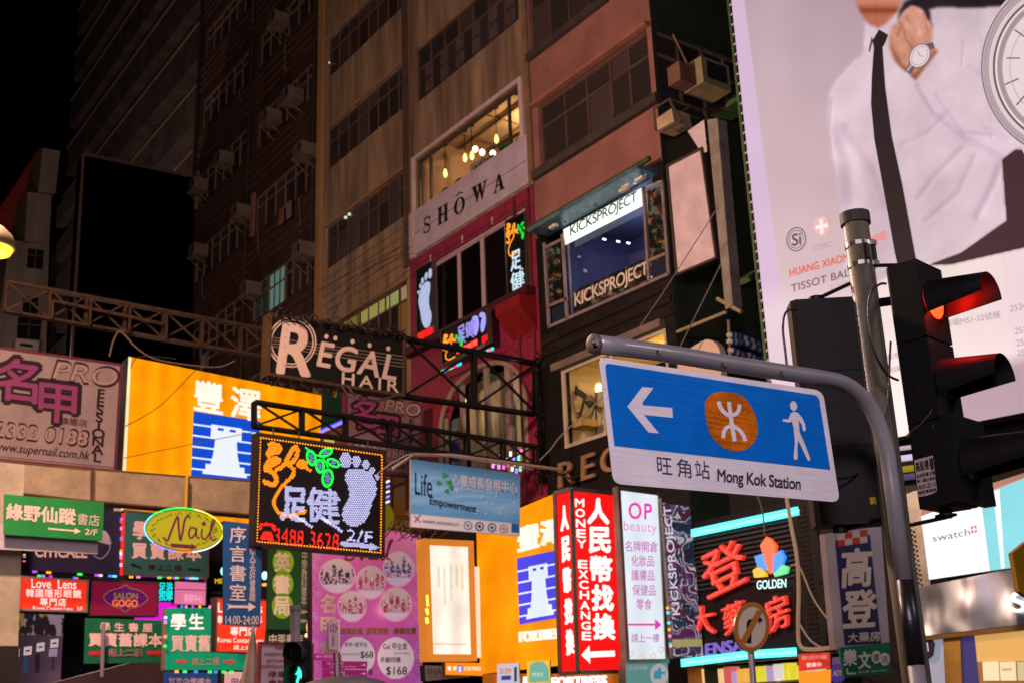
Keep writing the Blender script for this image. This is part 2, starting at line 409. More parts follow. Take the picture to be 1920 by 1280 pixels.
# ================================================================= BUILDINGS
XF = 16.0
def fx(u, v, d=0.0): return np.array([XF + d, u, v])      # street front: u = along the street, v = height, d = inwards
def front(xf): return lambda u, v, d=0.0: np.array([xf + d, u, v])
def wall_holes(m, u0, u1, v0, v1, holes, depth, mat, parent, name='wall'):
    us = sorted(set([u0, u1] + [h[0] for h in holes] + [h[1] for h in holes])); vs = sorted(set([v0, v1] + [h[2] for h in holes] + [h[3] for h in holes]))
    us = [u for u in us if u0 <= u <= u1]; vs = [v for v in vs if v0 <= v <= v1]; mb = MB()
    def hole(u, v): return any(h[0] < u < h[1] and h[2] < v < h[3] for h in holes)
    for j in range(len(vs) - 1):
        i = 0
        while i < len(us) - 1:
            if hole((us[i] + us[i + 1]) / 2, (vs[j] + vs[j + 1]) / 2): i += 1; continue
            k = i
            while k + 1 < len(us) - 1 and not hole((us[k + 1] + us[k + 2]) / 2, (vs[j] + vs[j + 1]) / 2): k += 1
            mb.quad(m(us[k + 1], vs[j]), m(us[i], vs[j]), m(us[i], vs[j + 1]), m(us[k + 1], vs[j + 1])); i = k + 1
    for a, b, c, d in holes:
        mb.quad(m(a, c), m(b, c), m(b, c, depth), m(a, c, depth)); mb.quad(m(a, d), m(b, d), m(b, d, depth), m(a, d, depth))
        mb.quad(m(a, c), m(a, d), m(a, d, depth), m(a, c, depth)); mb.quad(m(b, c), m(b, d), m(b, d, depth), m(b, c, depth))
    return mb.build(name, mat, parent)
def mbox(mb, m, u0, u1, v0, v1, d0, d1):
    a, b = m(u0, v0, d0), m(u1, v1, d1); return mb.box(a, b)
def window(m, h, cols, transom, parent, fm, pm, bar=0.05, d=0.12, name='window', colsplit=None, top_panes=True):
    u0, u1, v0, v1 = h; w_ = bar; mb = MB()
    mbox(mb, m, u0, u1, v0, v0 + w_, d - 0.03, d + 0.04); mbox(mb, m, u0, u1, v1 - w_, v1, d - 0.03, d + 0.04)
    xs = colsplit or [u0 + (u1 - u0) * i / cols for i in range(cols + 1)]
    for i, x in enumerate(xs):
        x = min(max(x, u0 + w_ / 2), u1 - w_ / 2); mbox(mb, m, x - w_ / 2, x + w_ / 2, v0 + w_, v1 - w_, d - 0.028, d + 0.038)
    vt = None
    if transom: vt = v0 + (v1 - v0) * transom; mbox(mb, m, u0 + w_, u1 - w_, vt - w_ / 2, vt + w_ / 2, d - 0.026, d + 0.036)
    f = mb.build(name, fm, parent)
    for i in range(len(xs) - 1):
        for a, b in ([(v0, vt), (vt, v1)] if vt else [(v0, v1)]):
            dd = d + 0.005 + random.choice([0, 0, 0.008])
            p = MB().quad(m(xs[i + 1], a, dd), m(xs[i], a, dd + random.uniform(-.004, .004)), m(xs[i], b, dd), m(xs[i + 1], b, dd))
            p.build('pane', pm() if callable(pm) else pm, f)
    return f
def room(m, u0, u1, v0, v1, d0, d1, mats, parent, open_front=True):
    """a room seen through its window: floor, ceiling, back wall, side walls (mats: ceiling, wall, floor)"""
    MB().quad(m(u0, v1, d0), m(u1, v1, d0), m(u1, v1, d1), m(u0, v1, d1)).build('ceiling', mats[0], parent)
    MB().quad(m(u0, v0, d0), m(u1, v0, d0), m(u1, v0, d1), m(u0, v0, d1)).build('floor', mats[2], parent)
    mb = MB(); mb.quad(m(u0, v0, d1), m(u1, v0, d1), m(u1, v1, d1), m(u0, v1, d1)); mb.quad(m(u0, v0, d0), m(u0, v0, d1), m(u0, v1, d1), m(u0, v1, d0))
    mb.quad(m(u1, v0, d0), m(u1, v0, d1), m(u1, v1, d1), m(u1, v1, d0)); mb.build('inner_wall', mats[1], parent)
def ac_unit(u, v, m=fx, label='', w_=0.62, h_=0.45, d=0.6, group='air conditioners on the dark brown building', col='5c524a', grp=True):
    t = thing('air_conditioner', label, 'air conditioner', m(u, v, 0), group if grp else None)
    mb = MB(); mbox(mb, m, u - w_ / 2, u + w_ / 2, v, v + h_, -d, -0.01); mb.build('housing', paint(col, 0.6, 0.4, 4), t)
    mb = MB()
    for k in range(5): mbox(mb, m, u - w_ * 0.1, u + w_ * 0.42, v + 0.06 + k * 0.07, v + 0.085 + k * 0.07, -d - 0.015, -d)
    mb.build('grille', paint('3a3532', 0.6), t)
    mb = MB(); mbox(mb, m, u - w_ * 0.42, u - w_ * 0.2, v + 0.08, v + h_ - 0.08, -d - 0.012, -d - 0.001); mb.build('vent_opening', BLACK(), t)
    mb = MB(); mbox(mb, m, u - w_ / 2 - 0.05, u + w_ / 2 + 0.05, v - 0.06, v - 0.01, -d - 0.05, -0.01)
    for s_ in (-1, 1): mb.tube([m(u + s_ * w_ * 0.45, v - 0.05, -d), m(u + s_ * w_ * 0.45, v - 0.5, -0.01)], 0.02, 5)
    mb.build('bracket', paint('5a4a40', 0.7, 0.4, 5), t)
    return t
GLZ = lambda: glass('0c0b0d')
def pane_rand(*cols):
    ms = [glass(c, r) for c, r in cols]
    return lambda: random.choice(ms)
DKP = pane_rand(('2c2424', .4), ('302626', .5), ('282324', .35), ('382c2a', .6))

# ---- dark brown tenement (x 360-595 in the photograph)
BR = thing('tenement_building', 'dark brown tenement with long window bands and box air conditioners, left of the tan building', 'building', (XF, 39, 0))
rows = [8.7, 12.1, 15.5, 18.95, 22.35, 25.8, 29.2, 32.6, 36.0, 39.4]
holes = []
for z in rows: holes += [(33.25, 38.2, z, z + 1.45), (39.2, 44.2, z, z + 1.45)]
wall_holes(fx, 33.0, 44.8, 0, 44, holes, 0.4, paint('3a2622', 0.85, 0.5, 1.2, 0.5, streak=True), BR)
MB().box((XF + 0.42, 33.0, 0), (XF + 12, 44.8, 44)).build('building_body', paint('1e1816', 0.9, 0), BR)
fmB = paint('6a5a52', 0.5, 0.3, 4)
for z in rows:
    mb = MB()
    for k in range(4): mbox(mb, fx, 33.02, 44.78, z - 0.42 - k * 0.34, z - 0.3 - k * 0.34, -0.05, 0.0)
    mb.build('string_course', paint('44302a', 0.85, 0.4, 2), BR)
for i, h in enumerate(holes):
    z = h[2]; mb = MB()
    if abs(z - 15.5) < 0.1 and h[0] < 39:
        # lit room behind the teal window
        window(fx, (35.55, 36.9, z, z + 1.45), 3, 0.62, BR, fmB, lit('7fb0a8', 0.32, 0.2), 0.06)
        window(fx, (33.25, 35.55, z, z + 1.45), 4, 0.7, BR, fmB, DKP, 0.06); window(fx, (36.9, 38.2, z, z + 1.45), 2, 0.7, BR, fmB, glass('3c4c4c', .3), 0.06)
    else: window(fx, h, 6, 0.7, BR, fmB, DKP, 0.06)
    if i % 3 == 0:
        mb = MB(); mbox(mb, fx, h[1] - 0.15, h[1] + 0.1, z - 0.1, z + 1.6, -0.12, -0.01); mb.build('window_hood', paint('6a4e48', 0.7), BR)
ac_px = [((548, 182), 'third from the top'), ((508, 222), ''), ((420, 300), ''), ((372, 350), ''), ((452, 400), ''), ((372, 472), ''), ((570, 472), ''), ((470, 545), ''), ((522, 40), ''), ((572, 285), '')]
ac_lab = ['air conditioner box third from the top, near the upper right end of the brown building',
          'air conditioner box just below and left of the third from the top, brown building',
          'pale air conditioner box above the darkest blank hoarding\'s right edge on the brown building',
          'air conditioner box at the left edge of the brown building, higher of two there',
          'beige air conditioner box in the middle of the brown building',
          'dim air conditioner box at the left edge of the brown building, lower of two there',
          'air conditioner box right beside the tan building with curtained windows below it',
          'pale air conditioner box left of the lit teal window, lowest of the brown building',
          'topmost air conditioner box on the brown building',
          'air conditioner box tucked against the tan building, above the tall curtained row']
PF = PX(XF)
for (p, _), lb in zip(ac_px, ac_lab):
    q = PF.at(p, 0.3); ac_unit(q[1], q[2] - 0.2, fx, lb)
for y in (38.7, 33.15, 44.5): MB().tube([(XF - .09, y, 5), (XF - .09, y, 43.5)], .07, 6).build('drainpipe', paint('2e2420', .7, .4, 3), BR)
random.seed(31)
for k in range(16):
    y = random.uniform(33.6, 44); z = random.choice(rows[1:7]); MB().tube([(XF - .05, y, z - .1), (XF - .16, y, z - .25), (XF - .1, y + random.uniform(-.1, .1), z - random.uniform(.8, 1.6))], .02, 4).build('dripping_hose', paint('5a4e46', .7), BR)
for y, z, c_ in ((34.2, 18.7, '6a6068'), (34.8, 18.7, '7a4a44'), (41.2, 15.3, '50607a'), (41.6, 15.3, '8a7c70'), (36.5, 12.0, '6a7060')):
    mb = MB(); mb.add([(XF - .35, y, z), (XF - .35, y + .42, z), (XF - .37, y + .4, z - .62), (XF - .33, y + .03, z - .6)], [(0, 1, 2, 3)]); mb.build('hanging_cloth', paint(c_, .9, .3, 6), BR)
# ---- striped office tower, far left
TW = thing('office_tower', 'tall dark office tower with slanting pale balcony bands at upper left', 'building', (XF, 55, 0))
MB().box((XF + 1.2, 44.9, 0), (XF + 14, 66, 44)).build('building_body', paint('0a0a0c', 0.4, 0.2), TW)
for k in range(14):
    z = 44.2 - 3.12 * k - 2.0
    mb = MB().box((XF, 44.9, z), (XF + 1.3, 66.2, z + 1.75)); mb.build('balcony_band', paint('4a423e', 0.7, 0.5, 0.8, streak=False), TW)
    MB().box((XF - 0.06, 44.9, z + 1.75), (XF + 0.2, 66.25, z + 1.83)).build('rail', paint('7a6458', 0.5, 0.3), TW)
    if k > 2:
        mb = MB()
        for j in range(9): mb.box((XF + 1.1, 45.2 + j * 2.35, z + 1.85), (XF + 1.19, 45.3 + j * 2.35, z + 3.1))
        mb.build('mullion', paint('2a2624', 0.5), TW)
# ---- white stepped block left of the tower
WB = thing('apartment_block', 'narrow pale apartment block with stepped bays at the far left by the street lamp', 'building', (10, 66, 0))
py = PY(66.0)
wm = paint('7c7068', 0.8, 0.4, 1.0, 0.2, streak=True)
def blk(quad, mat, dep, nm='bay', par=WB, pl=py): P = [pl.at(q) for q in quad]; return MB().prism(P, (0, dep, 0)).build(nm, mat, par)
blk([(80, 278), (113, 283), (104, 362), (72, 360)], wm, 6)
blk([(52, 360), (97, 366), (92, 458), (46, 455)], wm, 5.5)
blk([(18, 450), (92, 458), (80, 900), (-40, 900)], wm, 5)
for q in [[(53, 466), (82, 469), (80, 505), (50, 502)], [(44, 556), (72, 559), (70, 590), (42, 588)], [(34, 594), (78, 598), (75, 636), (31, 634)]]:
    P = [py.at(p, 0.03) for p in q]; MB().prism(P, (0, 0.02, 0)).build('window', glass('14120f', .2), WB)
    P2 = [py.at(L(q[0], q[3], .33), 0.05), py.at(L(q[1], q[2], .33), 0.05)]; mb = MB(); mb.beam(P2[0], P2[1], 0.07, 0.02, py.n)
    P2 = [py.at(L(q[0], q[1], .5), 0.05), py.at(L(q[3], q[2], .5), 0.05)]; mb.beam(P2[0], P2[1], 0.07, 0.022, py.n); mb.build('window_bars', paint('4a4440'), WB)
MB().box((9.8, 71.5, 0), (XF + 6, 84, 30)).build('building_body', paint('3a322e', 0.8, 0.3), WB)
rm = paint('7a2a20', 0.8, 0.3)
blk([(0, 390), (74, 276), (82, 280), (60, 340), (20, 430), (0, 440)], rm, 3, 'red_roof', WB, PY(69))
for k in range(5):
    y0 = 330 + k * 66
    MB().prism([PX(15.6).at(p) for p in [(106, y0 + 60), (150, y0), (150, y0 + 34), (104, y0 + 96)]], (0.5, 0, 0)).build('balcony_band', paint('5a524e', 0.7, 0.4), WB)
t = thing('air_conditioner', 'white air conditioner box at the foot of the pale block, above the purple nail sign', 'air conditioner', py.at((50, 655)))
P = [PY(65).at(p) for p in [(30, 634), (74, 639), (72, 658), (28, 654)]]; MB().prism(P, (0, .9, 0)).build('housing', paint('b0a8a0', .5), t)
P = [PY(65).at(p, .02) for p in [(38, 643), (62, 646), (61, 651), (37, 648)]]; MB().prism(P, (0, .01, 0)).build('grille', BLACK(), t)
# ---- blank black hoarding
t = thing('hoarding', 'large blank black hoarding between the pale block and the brown tenement', 'hoarding', PY(44).at((240, 900)))
P = [PY(44).at(p) for p in [(156, 289), (362, 332), (362, 900), (120, 900)]]; MB().prism(P, (0, .8, 0)).build('black_sheet', (lambda m: (setattr(m.node_tree.nodes['Principled BSDF'].inputs['Specular IOR Level'], 'default_value', 0.0), m)[1])(paint('020202', 0.9, 0)), t)
mb = MB(); mb.beam(P[0], P[1], 0.12, 0.05, (0, -1, 0)); mb.beam(P[0], P[3], 0.1, 0.052, (0, -1, 0)); mb.build('edge_bar', paint('4a3c36', .5), t)
# ---- tan building
TN = thing('tan_building', 'tan rendered building with six-storey bands of dark windows, left of the narrow pink-fronted building', 'building', (XF, 30, 0))
trows = [(12.1, 13.55), (15.55, 17.03), (19.03, 20.55), (22.45, 24.0), (25.95, 27.5), (29.4, 30.9)]
holes = [(27.22, 32.33, a, b) for a, b in trows]
tanm = paint('806a56', 0.85, 0.58, 2.6, 0.35, streak=True)
wall_holes(fx, 27.02, 32.98, 0, 33, holes + [(27.4, 32.3, 5.5, 9.5)], 0.3, tanm, TN)
MB().box((XF + 2.6, 27.02, 0), (XF + 12, 32.98, 33)).build('building_body', paint('151210', 0.9, 0), TN)
MB().box((XF - 0.06, 32.55, 5), (XF - 0.001, 32.97, 33)).build('pilaster', paint('93704c', 0.85, 0.3, 1.5, streak=True), TN)
MB().box((XF - 0.1, 27.03, 13.9), (XF - 0.001, 27.2, 33)).build('drainpipe', paint('4c3c36', 0.7, 0.3), TN)
fmT = paint('54423e', 0.6, 0.2, 4)
for i, h in enumerate(holes):
    cs = [27.22 + (32.33 - 27.22) * f for f in (0, .1, .22, .35, .47, .6, .73, .87, 1)]
    if i == 0:
        f = window(fx, (h[0], h[1], h[2], h[3]), 8, 0.66, TN, fmT, glass('1a1410', .3), 0.06, colsplit=cs)
        # warm-lit top lights
        for j, (a, b) in enumerate([(27.3, 27.75), (27.85, 28.55), (28.65, 30.1), (30.2, 31.2)]):
            MB().quad(fx(b, 13.1, 0.105), fx(a, 13.1, 0.105), fx(a, 13.5, 0.105), fx(b, 13.5, 0.105)).build('lit_pane', lit(['a08a60', '98a060', 'a09450', '7a6a30'][j], 0.7, .2), TN)
        MB().quad(fx(27.85, 12.2, 0.1), fx(27.3, 12.2, 0.1), fx(27.3, 13.0, 0.1), fx(27.85, 13.0, 0.1)).build('lit_pane', lit('6a4410', 0.8, .2), TN)
    else: window(fx, h, 8, 0.68, TN, fmT, DKP, 0.035, colsplit=cs)
    mb = MB(); mbox(mb, fx, h[0] - .1, h[1] + .1, h[3], h[3] + .07, -.05, 0.02); mb.build('lintel', paint('866850', .8, .2), TN)
window(fx, (27.4, 32.3, 5.5, 9.5), 5, .6, TN, fmT, DKP, .06)
mb = MB()
for k in range(5):
    z = 14.1 + k * 0.28; mbox(mb, fx, 27.25, 32.5, z, z + 0.012, -0.012, -0.001)
mb.build('render_joint', paint('3a2c22'), TN)
# small glowing boxes imitate reflections of lamps in the panes
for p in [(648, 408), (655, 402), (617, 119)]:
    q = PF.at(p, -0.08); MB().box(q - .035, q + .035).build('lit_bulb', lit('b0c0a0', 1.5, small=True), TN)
# ---- narrow building with the white band and red base
NB = thing('narrow_building', 'narrow building with bright cafe window, white lettered band and crimson lower floors', 'building', (XF, 24, 0))
hS = (21.5, 26.65, 15.45, 17.03); hU = (21.4, 26.6, 18.8, 20.6); hF = (21.5, 26.78, 11.5, 13.6)
hU2 = (21.4, 26.6, 22.4, 24.1); hU3 = (21.4, 26.6, 26.0, 27.6)
wall_holes(fx, 21.12, 27.0, 14.06, 31, [hS, hU, hU2, hU3], 0.25, paint('7c6656', 0.85, 0.58, 2.6, 0.35, streak=True), NB)
crim = paint('78203e', 0.7, 0.3, 2.5, 0.2)
# arched opening in the crimson wall: wall built round it
wall_holes(fx, 21.12, 27.0, 10.3, 14.06, [hF], 0.25, crim, NB)
wall_holes(fx, 21.12, 27.0, 0, 6.4, [(21.5, 26.6, .2, 4)], 0.3, paint('171213', .7), NB)
AY0, AY1, AZ0, AZS, AZT = 21.8, 25.6, 7.2, 8.9, 10.12
arch = [(AY0, AZ0)] + [((AY0 + AY1) / 2 - math.cos(t) * (AY1 - AY0) / 2, AZS + math.sin(t) * (AZT - AZS)) for t in [math.pi * k / 16 for k in range(17)]] + [(AY1, AZ0)]
mb = MB()
mb.quad(fx(AY0, 6.4), fx(21.12, 6.4), fx(21.12, 10.3), fx(AY0, 10.3)); mb.quad(fx(27, 6.4), fx(AY1, 6.4), fx(AY1, 10.3), fx(27, 10.3)); mb.quad(fx(AY1, 6.4), fx(AY0, 6.4), fx(AY0, AZ0), fx(AY1, AZ0))
for i in range(1, 17):
    a, b = arch[i], arch[i + 1]; mb.quad(fx(b[0], b[1]), fx(a[0], a[1]), fx(a[0], 10.3), fx(b[0], 10.3))
    mb.quad(fx(*a), fx(*b), fx(*b, .3), fx(*a, .3))
def damask():
    m = paint('6e1a34', 0.6, 0.1, 2.4); m = m.copy(); t = m.node_tree; b = t.nodes['Principled BSDF']
    g_ = t.nodes.new('ShaderNodeNewGeometry'); v = t.nodes.new('ShaderNodeTexVoronoi'); v.inputs['Scale'].default_value = 4.2; v.feature = 'SMOOTH_F1'
    n = t.nodes.new('ShaderNodeTexNoise'); n.inputs['Scale'].default_value = 9; n.inputs['Detail'].default_value = 3
    t.links.new(g_.outputs[0], n.inputs['Vector']); t.links.new(n.outputs['Color'], v.inputs['Vector'])
    r = t.nodes.new('ShaderNodeValToRGB'); r.color_ramp.elements[0].position = .32; r.color_ramp.elements[0].color = (*lin('2c0a18'), 1); r.color_ramp.elements[1].position = .42; r.color_ramp.elements[1].color = (*lin('7a1c38'), 1)
    t.links.new(n.outputs[0], r.inputs[0]); t.links.new(r.outputs[0], b.inputs['Base Color']); return m
mb.build('damask_wall', damask(), NB)
mb = MB(); n_ = 120
for i in range(n_):   # pleated curtain behind the arch
    a = AY0 + (AY1 - AY0) * i / n_; b = AY0 + (AY1 - AY0) * (i + 1) / n_; da = .95 + .035 * math.sin(i * 1.1); db = .95 + .035 * math.sin((i + 1) * 1.1)
    mb.quad(fx(b, 7.2, db), fx(a, 7.2, da), fx(a, 10.2, da), fx(b, 10.2, db))
mb.build('curtain', paint('9c8c78', .8, .3, 3, streak=True), NB, True)
for c_, (a, b) in enumerate([(AY0 + .05, AY0 + .75), (AY0 + 1.25, AY0 + 1.5)]):
    MB().quad(fx(b, 7.4, .8), fx(a, 7.4, .8), fx(a, 9.2, .8), fx(b, 9.2, .8)).build('lit_drape', lit('a89a6a', .45, .4), NB)
mb = MB()
for y, w2 in [(25.55, .1), (24.72, .12), (23.6, .14), (22.65, .22), (21.9, .1)]:
    zt = AZS + (AZT - AZS) * math.sqrt(max(0, 1 - ((y - (AY0 + AY1) / 2) / ((AY1 - AY0) / 2)) ** 2)); mb.box((XF + .1, y - w2 / 2, AZ0), (XF + .2, y + w2 / 2, zt + .02))
mb.build('arched_window_frame', paint('86726e', .5, .2), NB)
ap = [(PF.p0[0], y, z) for y, z in arch]
mb = MB()
for i in range(len(arch) - 1): mb.tube([fx(*arch[i], .02), fx(*arch[i + 1], .02)], .06, 6)
mb.build('arch_trim', paint('8a7466', .5), NB)
for k in range(5):
    MB().quad(fx(AY0 + .76 * (k + 1), 7.25, .15), fx(AY0 + .76 * k, 7.25, .15), fx(AY0 + .76 * k, AZS + (.2, .8, 1.05, .8, .2)[k], .15), fx(AY0 + .76 * (k + 1), AZS + (.2, .8, 1.05, .8, .2)[k], .15)).build('pane', clear_glass(), NB)
lamp((XF + .45, 24.6, 9.0), 9, (1, .8, .45), .08, 'room_lamp'); lamp((XF + .45, 22.6, 9.2), 12, (1, .85, .6), .08, 'room_lamp')
q = PF.at((869, 750), -.2); MB().box(q - .05, q + .05).build('lit_bulb', lit('ffe9a0', 2.2), NB)
MB().box((XF + 4.6, 21.12, 0), (XF + 12, 27.0, 31)).build('building_body', paint('151210', 0.9, 0), NB)
mb = MB(); mb.box((XF + .001, 21.121, 0), (XF + 4.6, 21.2, 31)); mb.box((XF + .001, 26.9, 0), (XF + 4.6, 26.99, 31)); mb.build('party_wall', paint('2a2220', .9), NB)
for h in (hU, hU2, hU3): window(fx, h, 7, .62, NB, fmT, DKP, .04)
for k in range(6):   # blocks stacked behind the lower panes
    for j in range(2):
        y = hU[0] + .45 + k * .82; z = hU[2] + .16 + j * .5; mb = MB(); mbox(mb, fx, y - .2, y + .2, z, z + .4, .07, .11); mb.build('grille_block', paint('4a4044', .5), NB)
# cafe room
lam = lit('ffb050', 6.0)
wrm = paint('b39270', .8, .1); wrmc = paint('b89c7c', .8, .1)
room(fx, 21.25, 26.8, 15.3, 17.9, .26, 4.5, (wrmc, wrm, wrm), NB)
lamp((XF + 2.2, 24.0, 17.3), 120, (1, .66, .36), .15, 'room_lamp')
mb = MB(); mbox(mb, fx, 21.3, 26.7, 17.05, 17.15, .02, .24); mb.build('soffit', paint('8f7a80', .6), NB)
fmS = paint('3c3030', .4, .2)
window(fx, hS, 3, None, NB, fmS, clear_glass(), .07, colsplit=[21.5, 22.15, 26.0, 26.65])
mb = MB(); mbox(mb, fx, 21.38, 26.8, 17.03, 17.13, -.06, -.001); mbox(mb, fx, 26.65, 26.8, 14.06, 17.03, -.06, -.001); mbox(mb, fx, 21.36, 21.5, 15.45, 17.03, -.06, -.001); mb.build('white_surround', paint('b09aa0', .6, .15), NB)
mb = MB(); mbox(mb, fx, 21.25, 26.98, 14.12, 15.45, -.05, -.001); mb.build('white_band', paint('a294a6', .6, .2, 1.5), NB)
mb = MB(); mbox(mb, fx, 21.3, 26.9, 14.74, 14.76, -.054, -.05); mb.build('band_joint', paint('5a4e54'), NB)
# pendant lamps, track, plants, people-shaped heads of customers left out: furniture only
def pend(px, ceil_z, z, d=1.1):
    q = Plane((XF + d, 0, 0), (-1, 0, 0)).at(px); y = q[1]; z = q[2]
    mb = MB(); mb.tube([(XF + d, y, 17.88), (XF + d, y, z + .1)], .012, 5); mb.tube([(XF + d, y, 17.85), (XF + d, y, 17.9)], .09, 10); mb.build('pendant_cord', paint('1a1412'), NB)
    mb = MB(); mb.tube([(XF + d, y, z + .15), (XF + d, y, z + .08), (XF + d, y, z), (XF + d, y, z - .08), (XF + d, y, z - .12)], [.02, .045, .065, .05, .01], 10); mb.build('pendant_bulb', lit('ffc870', 3.5), NB, True)
for p in [(835, 326), (931, 262), (885, 293), (872, 297)]: pend(p, 0, 0)
for p, d in [((891, 280), 1.5), ((904, 286), 1.5), ((924, 288), 1.6)]:
    q = Plane((XF + d, 0, 0), (-1, 0, 0)).at(p); mb = MB(); mb.tube([(q[0], q[1], q[2] + .1), (q[0], q[1], q[2] + .06), q, (q[0], q[1], q[2] - .06), (q[0], q[1], q[2] - .1)], [.02, .07, .09, .07, .02], 10); mb.build('pendant_bulb', lit('ffe9c0', 4), NB, True)
mb = MB(); mb.tube([(XF + 1.6, 25.6, 17.2), (XF + 2.2, 22.0, 17.3)], .05, 6); mb.build('ceiling_pipe', paint('4a3220', .6), NB)
mb = MB()
for k in range(4): mb.box((XF + .3, 21.9 + k * 1.35, 17.84), (XF + 4.4, 21.94 + k * 1.35, 17.89))
mb.build('ceiling_batten', paint('7a6048', .7), NB)
random.seed(3)
for yy, n2, hh in [(24.5, 60, .22), (23.9, 70, .32), (23.3, 60, .3), (22.6, 80, .42), (22.35, 50, .34)]:
    mb = MB()
    for _ in range(n2):
        a = random.random() * 6.28; l = hh * random.uniform(.5, 1.1); e = random.uniform(.5, 1.4); c = np.array([XF + .35 + random.uniform(-.05, .05), yy + random.uniform(-.12, .12), 15.55])
        tip = c + np.array([math.cos(a) * math.cos(e), math.sin(a) * math.cos(e), math.sin(e)]) * l; s2 = np.array([-math.sin(a), math.cos(a), 0]) * .035; mid = (c + tip) / 2 + np.array([0, 0, .04])
        mb.add([c, mid + s2, tip, mid - s2], [(0, 1, 2, 3)])
    pl_t = tag(mb.build('potted_plant', paint('2f4a20', .6, .3)), {24.5: 'leftmost small leafy plant on the cafe window sill', 23.9: 'second leafy plant from the left on the cafe sill', 23.3: 'middle leafy plant on the cafe window sill', 22.6: 'tallest leafy plant on the cafe window sill', 22.35: 'rightmost leafy plant on the cafe window sill'}[yy], 'plant', 'plants on the cafe window sill')
mb = MB(); mb.box((XF + .3, 23.7, 15.5), (XF + .7, 24.3, 15.95)); mb.build('counter_box', paint('9a8478'), NB)
MB().box((XF + .9, 25.0, 15.32), (XF + 1.0, 26.3, 16.2)).build('wooden_panel', paint('8a5420', .6), NB)
for yy in (25.2, 25.9):
    mb = MB(); mb.tube([(XF + .6, yy, 15.32), (XF + .6, yy, 15.6), (XF + .6, yy, 15.85), (XF + .6, yy, 15.98), (XF + .6, yy, 16.0)], [.2, .26, .22, .12, .02], 12)
    mb.build('chair_back', paint('2a2018', .8), NB, True)
for k in range(5): mb = MB(); mb.box((XF + .8 + k * .75, 21.3, 17.8), (XF + .86 + k * .75, 26.7, 17.87)); mb.build('ceiling_batten', paint('8a7054', .7), NB)
MB().box((XF + 4.3, 22.0, 15.4), (XF + 4.45, 24.0, 17.2)).build('shelf_unit', paint('5a3c20', .6), NB)
for k in range(6): MB().box((XF + 4.2, 22.1 + k * .31, 16.35), (XF + 4.3, 22.3 + k * .31, 16.6 + .08 * (k % 3))).build('jar', paint(['c0a070', '6a8a50', 'a05030'][k % 3], .5), NB)
# foot-massage storey: windows
fmF = paint('a08a90', .5, .15)
window(fx, hF, 5, None, NB, fmF, pane_rand(('0a0708', .15), ('100a0b', .2)), .13, d=.08, colsplit=[21.5, 22.4, 23.5, 24.6, 25.8, 26.78])
mb = MB(); mbox(mb, fx, 21.2, 26.95, 11.2, 11.42, -.3, -.001); mb.build('sill_ledge', paint('3a0e18', .6), NB)
for k in range(3):
    q = [(862 + k * 1, 400)]; 
mb = MB()
for y in (25.9, 24.3, 22.9): mbox(mb, fx, y - .02, y + .02, 13.65, 13.85, -.02, -.001)
mb.build('anchor_plate', paint('b0a0a8'), NB)
# serif letters on the white band
WBp = PX(XF - .055); ink = paint('17120f', .5, 0)
def serif_letter(ch, x, y, w_, h_):
    M = lambda u, v: (x + u * w_, y + v * h_ - u * w_ * .56); b_ = lambda *a: [M(*p) for p in a]; bar = lambda u0, u1, v0, v1: b_((u0, v0), (u1, v0), (u1, v1), (u0, v1)); R = []
    if ch == 'H': R = [bar(.1, .34, 0, 1), bar(.66, .9, 0, 1), bar(.3, .7, .46, .54), bar(0, .44, 0, .05), bar(0, .44, .95, 1), bar(.56, 1, 0, .05), bar(.56, 1, .95, 1)]
    if ch == 'O': 
        for k in range(24):
            a, b = 6.2832 * k / 24, 6.2832 * (k + 1) / 24; o = lambda t, i: M(.5 + (.5 if not i else .27) * math.cos(t), .5 + (.5 if not i else .44) * math.sin(t)); R.append([o(a, 0), o(b, 0), o(b, 1), o(a, 1)])
        R += [b_((.1, -.16), (.5, -.34), (.9, -.16), (.78, -.15), (.5, -.26), (.22, -.15))]
    if ch == 'W': R = [b_((0, 0), (.26, 0), (.42, .78), (.36, 1)), b_((.3, 1), (.38, 1), (.58, .06), (.5, .06)), b_((.4, 0), (.62, 0), (.76, .8), (.7, 1)), b_((.66, 1), (.73, 1), (.98, .0), (.9, .0)), bar(-.06, .32, 0, .05), bar(.36, .66, 0, .05), bar(.8, 1.08, 0, .05)]
    if ch == 'A': R = [b_((.42, 0), (.56, 0), (.92, 1), (.64, 1)), b_((.42, 0), (.5, .08), (.2, 1), (.12, 1)), bar(.26, .7, .6, .67), bar(0, .34, .95, 1), bar(.54, 1.02, .95, 1)]
    if ch == 'S':
        c_ = smooth([(.86, .22), (.74, .06), (.5, .02), (.22, .08), (.12, .26), (.3, .42), (.7, .56), (.9, .74), (.78, .92), (.5, .98), (.22, .93), (.08, .74)]); n = len(c_) - 1
        for k in range(n):
            w0 = .05 + .13 * math.sin(math.pi * k / n) ** 2; w1 = .05 + .13 * math.sin(math.pi * (k + 1) / n) ** 2; R.append(b_((c_[k][0], c_[k][1] - w0 * .5), (c_[k + 1][0], c_[k + 1][1] - w1 * .5), (c_[k + 1][0], c_[k + 1][1] + w1 * .5), (c_[k][0], c_[k][1] + w0 * .5)))
        R += [bar(.8, .9, .02, .28), bar(.06, .14, .7, .98)]
    polys(WBp, R, ink, NB, .008, 'letter', .02)
for a in (('S', 793, 411, 14, 29), ('H', 820, 391, 20, 33), ('O', 851, 376, 20, 31), ('W', 885, 352, 26, 32), ('A', 924, 333, 22, 32)): serif_letter(*a)
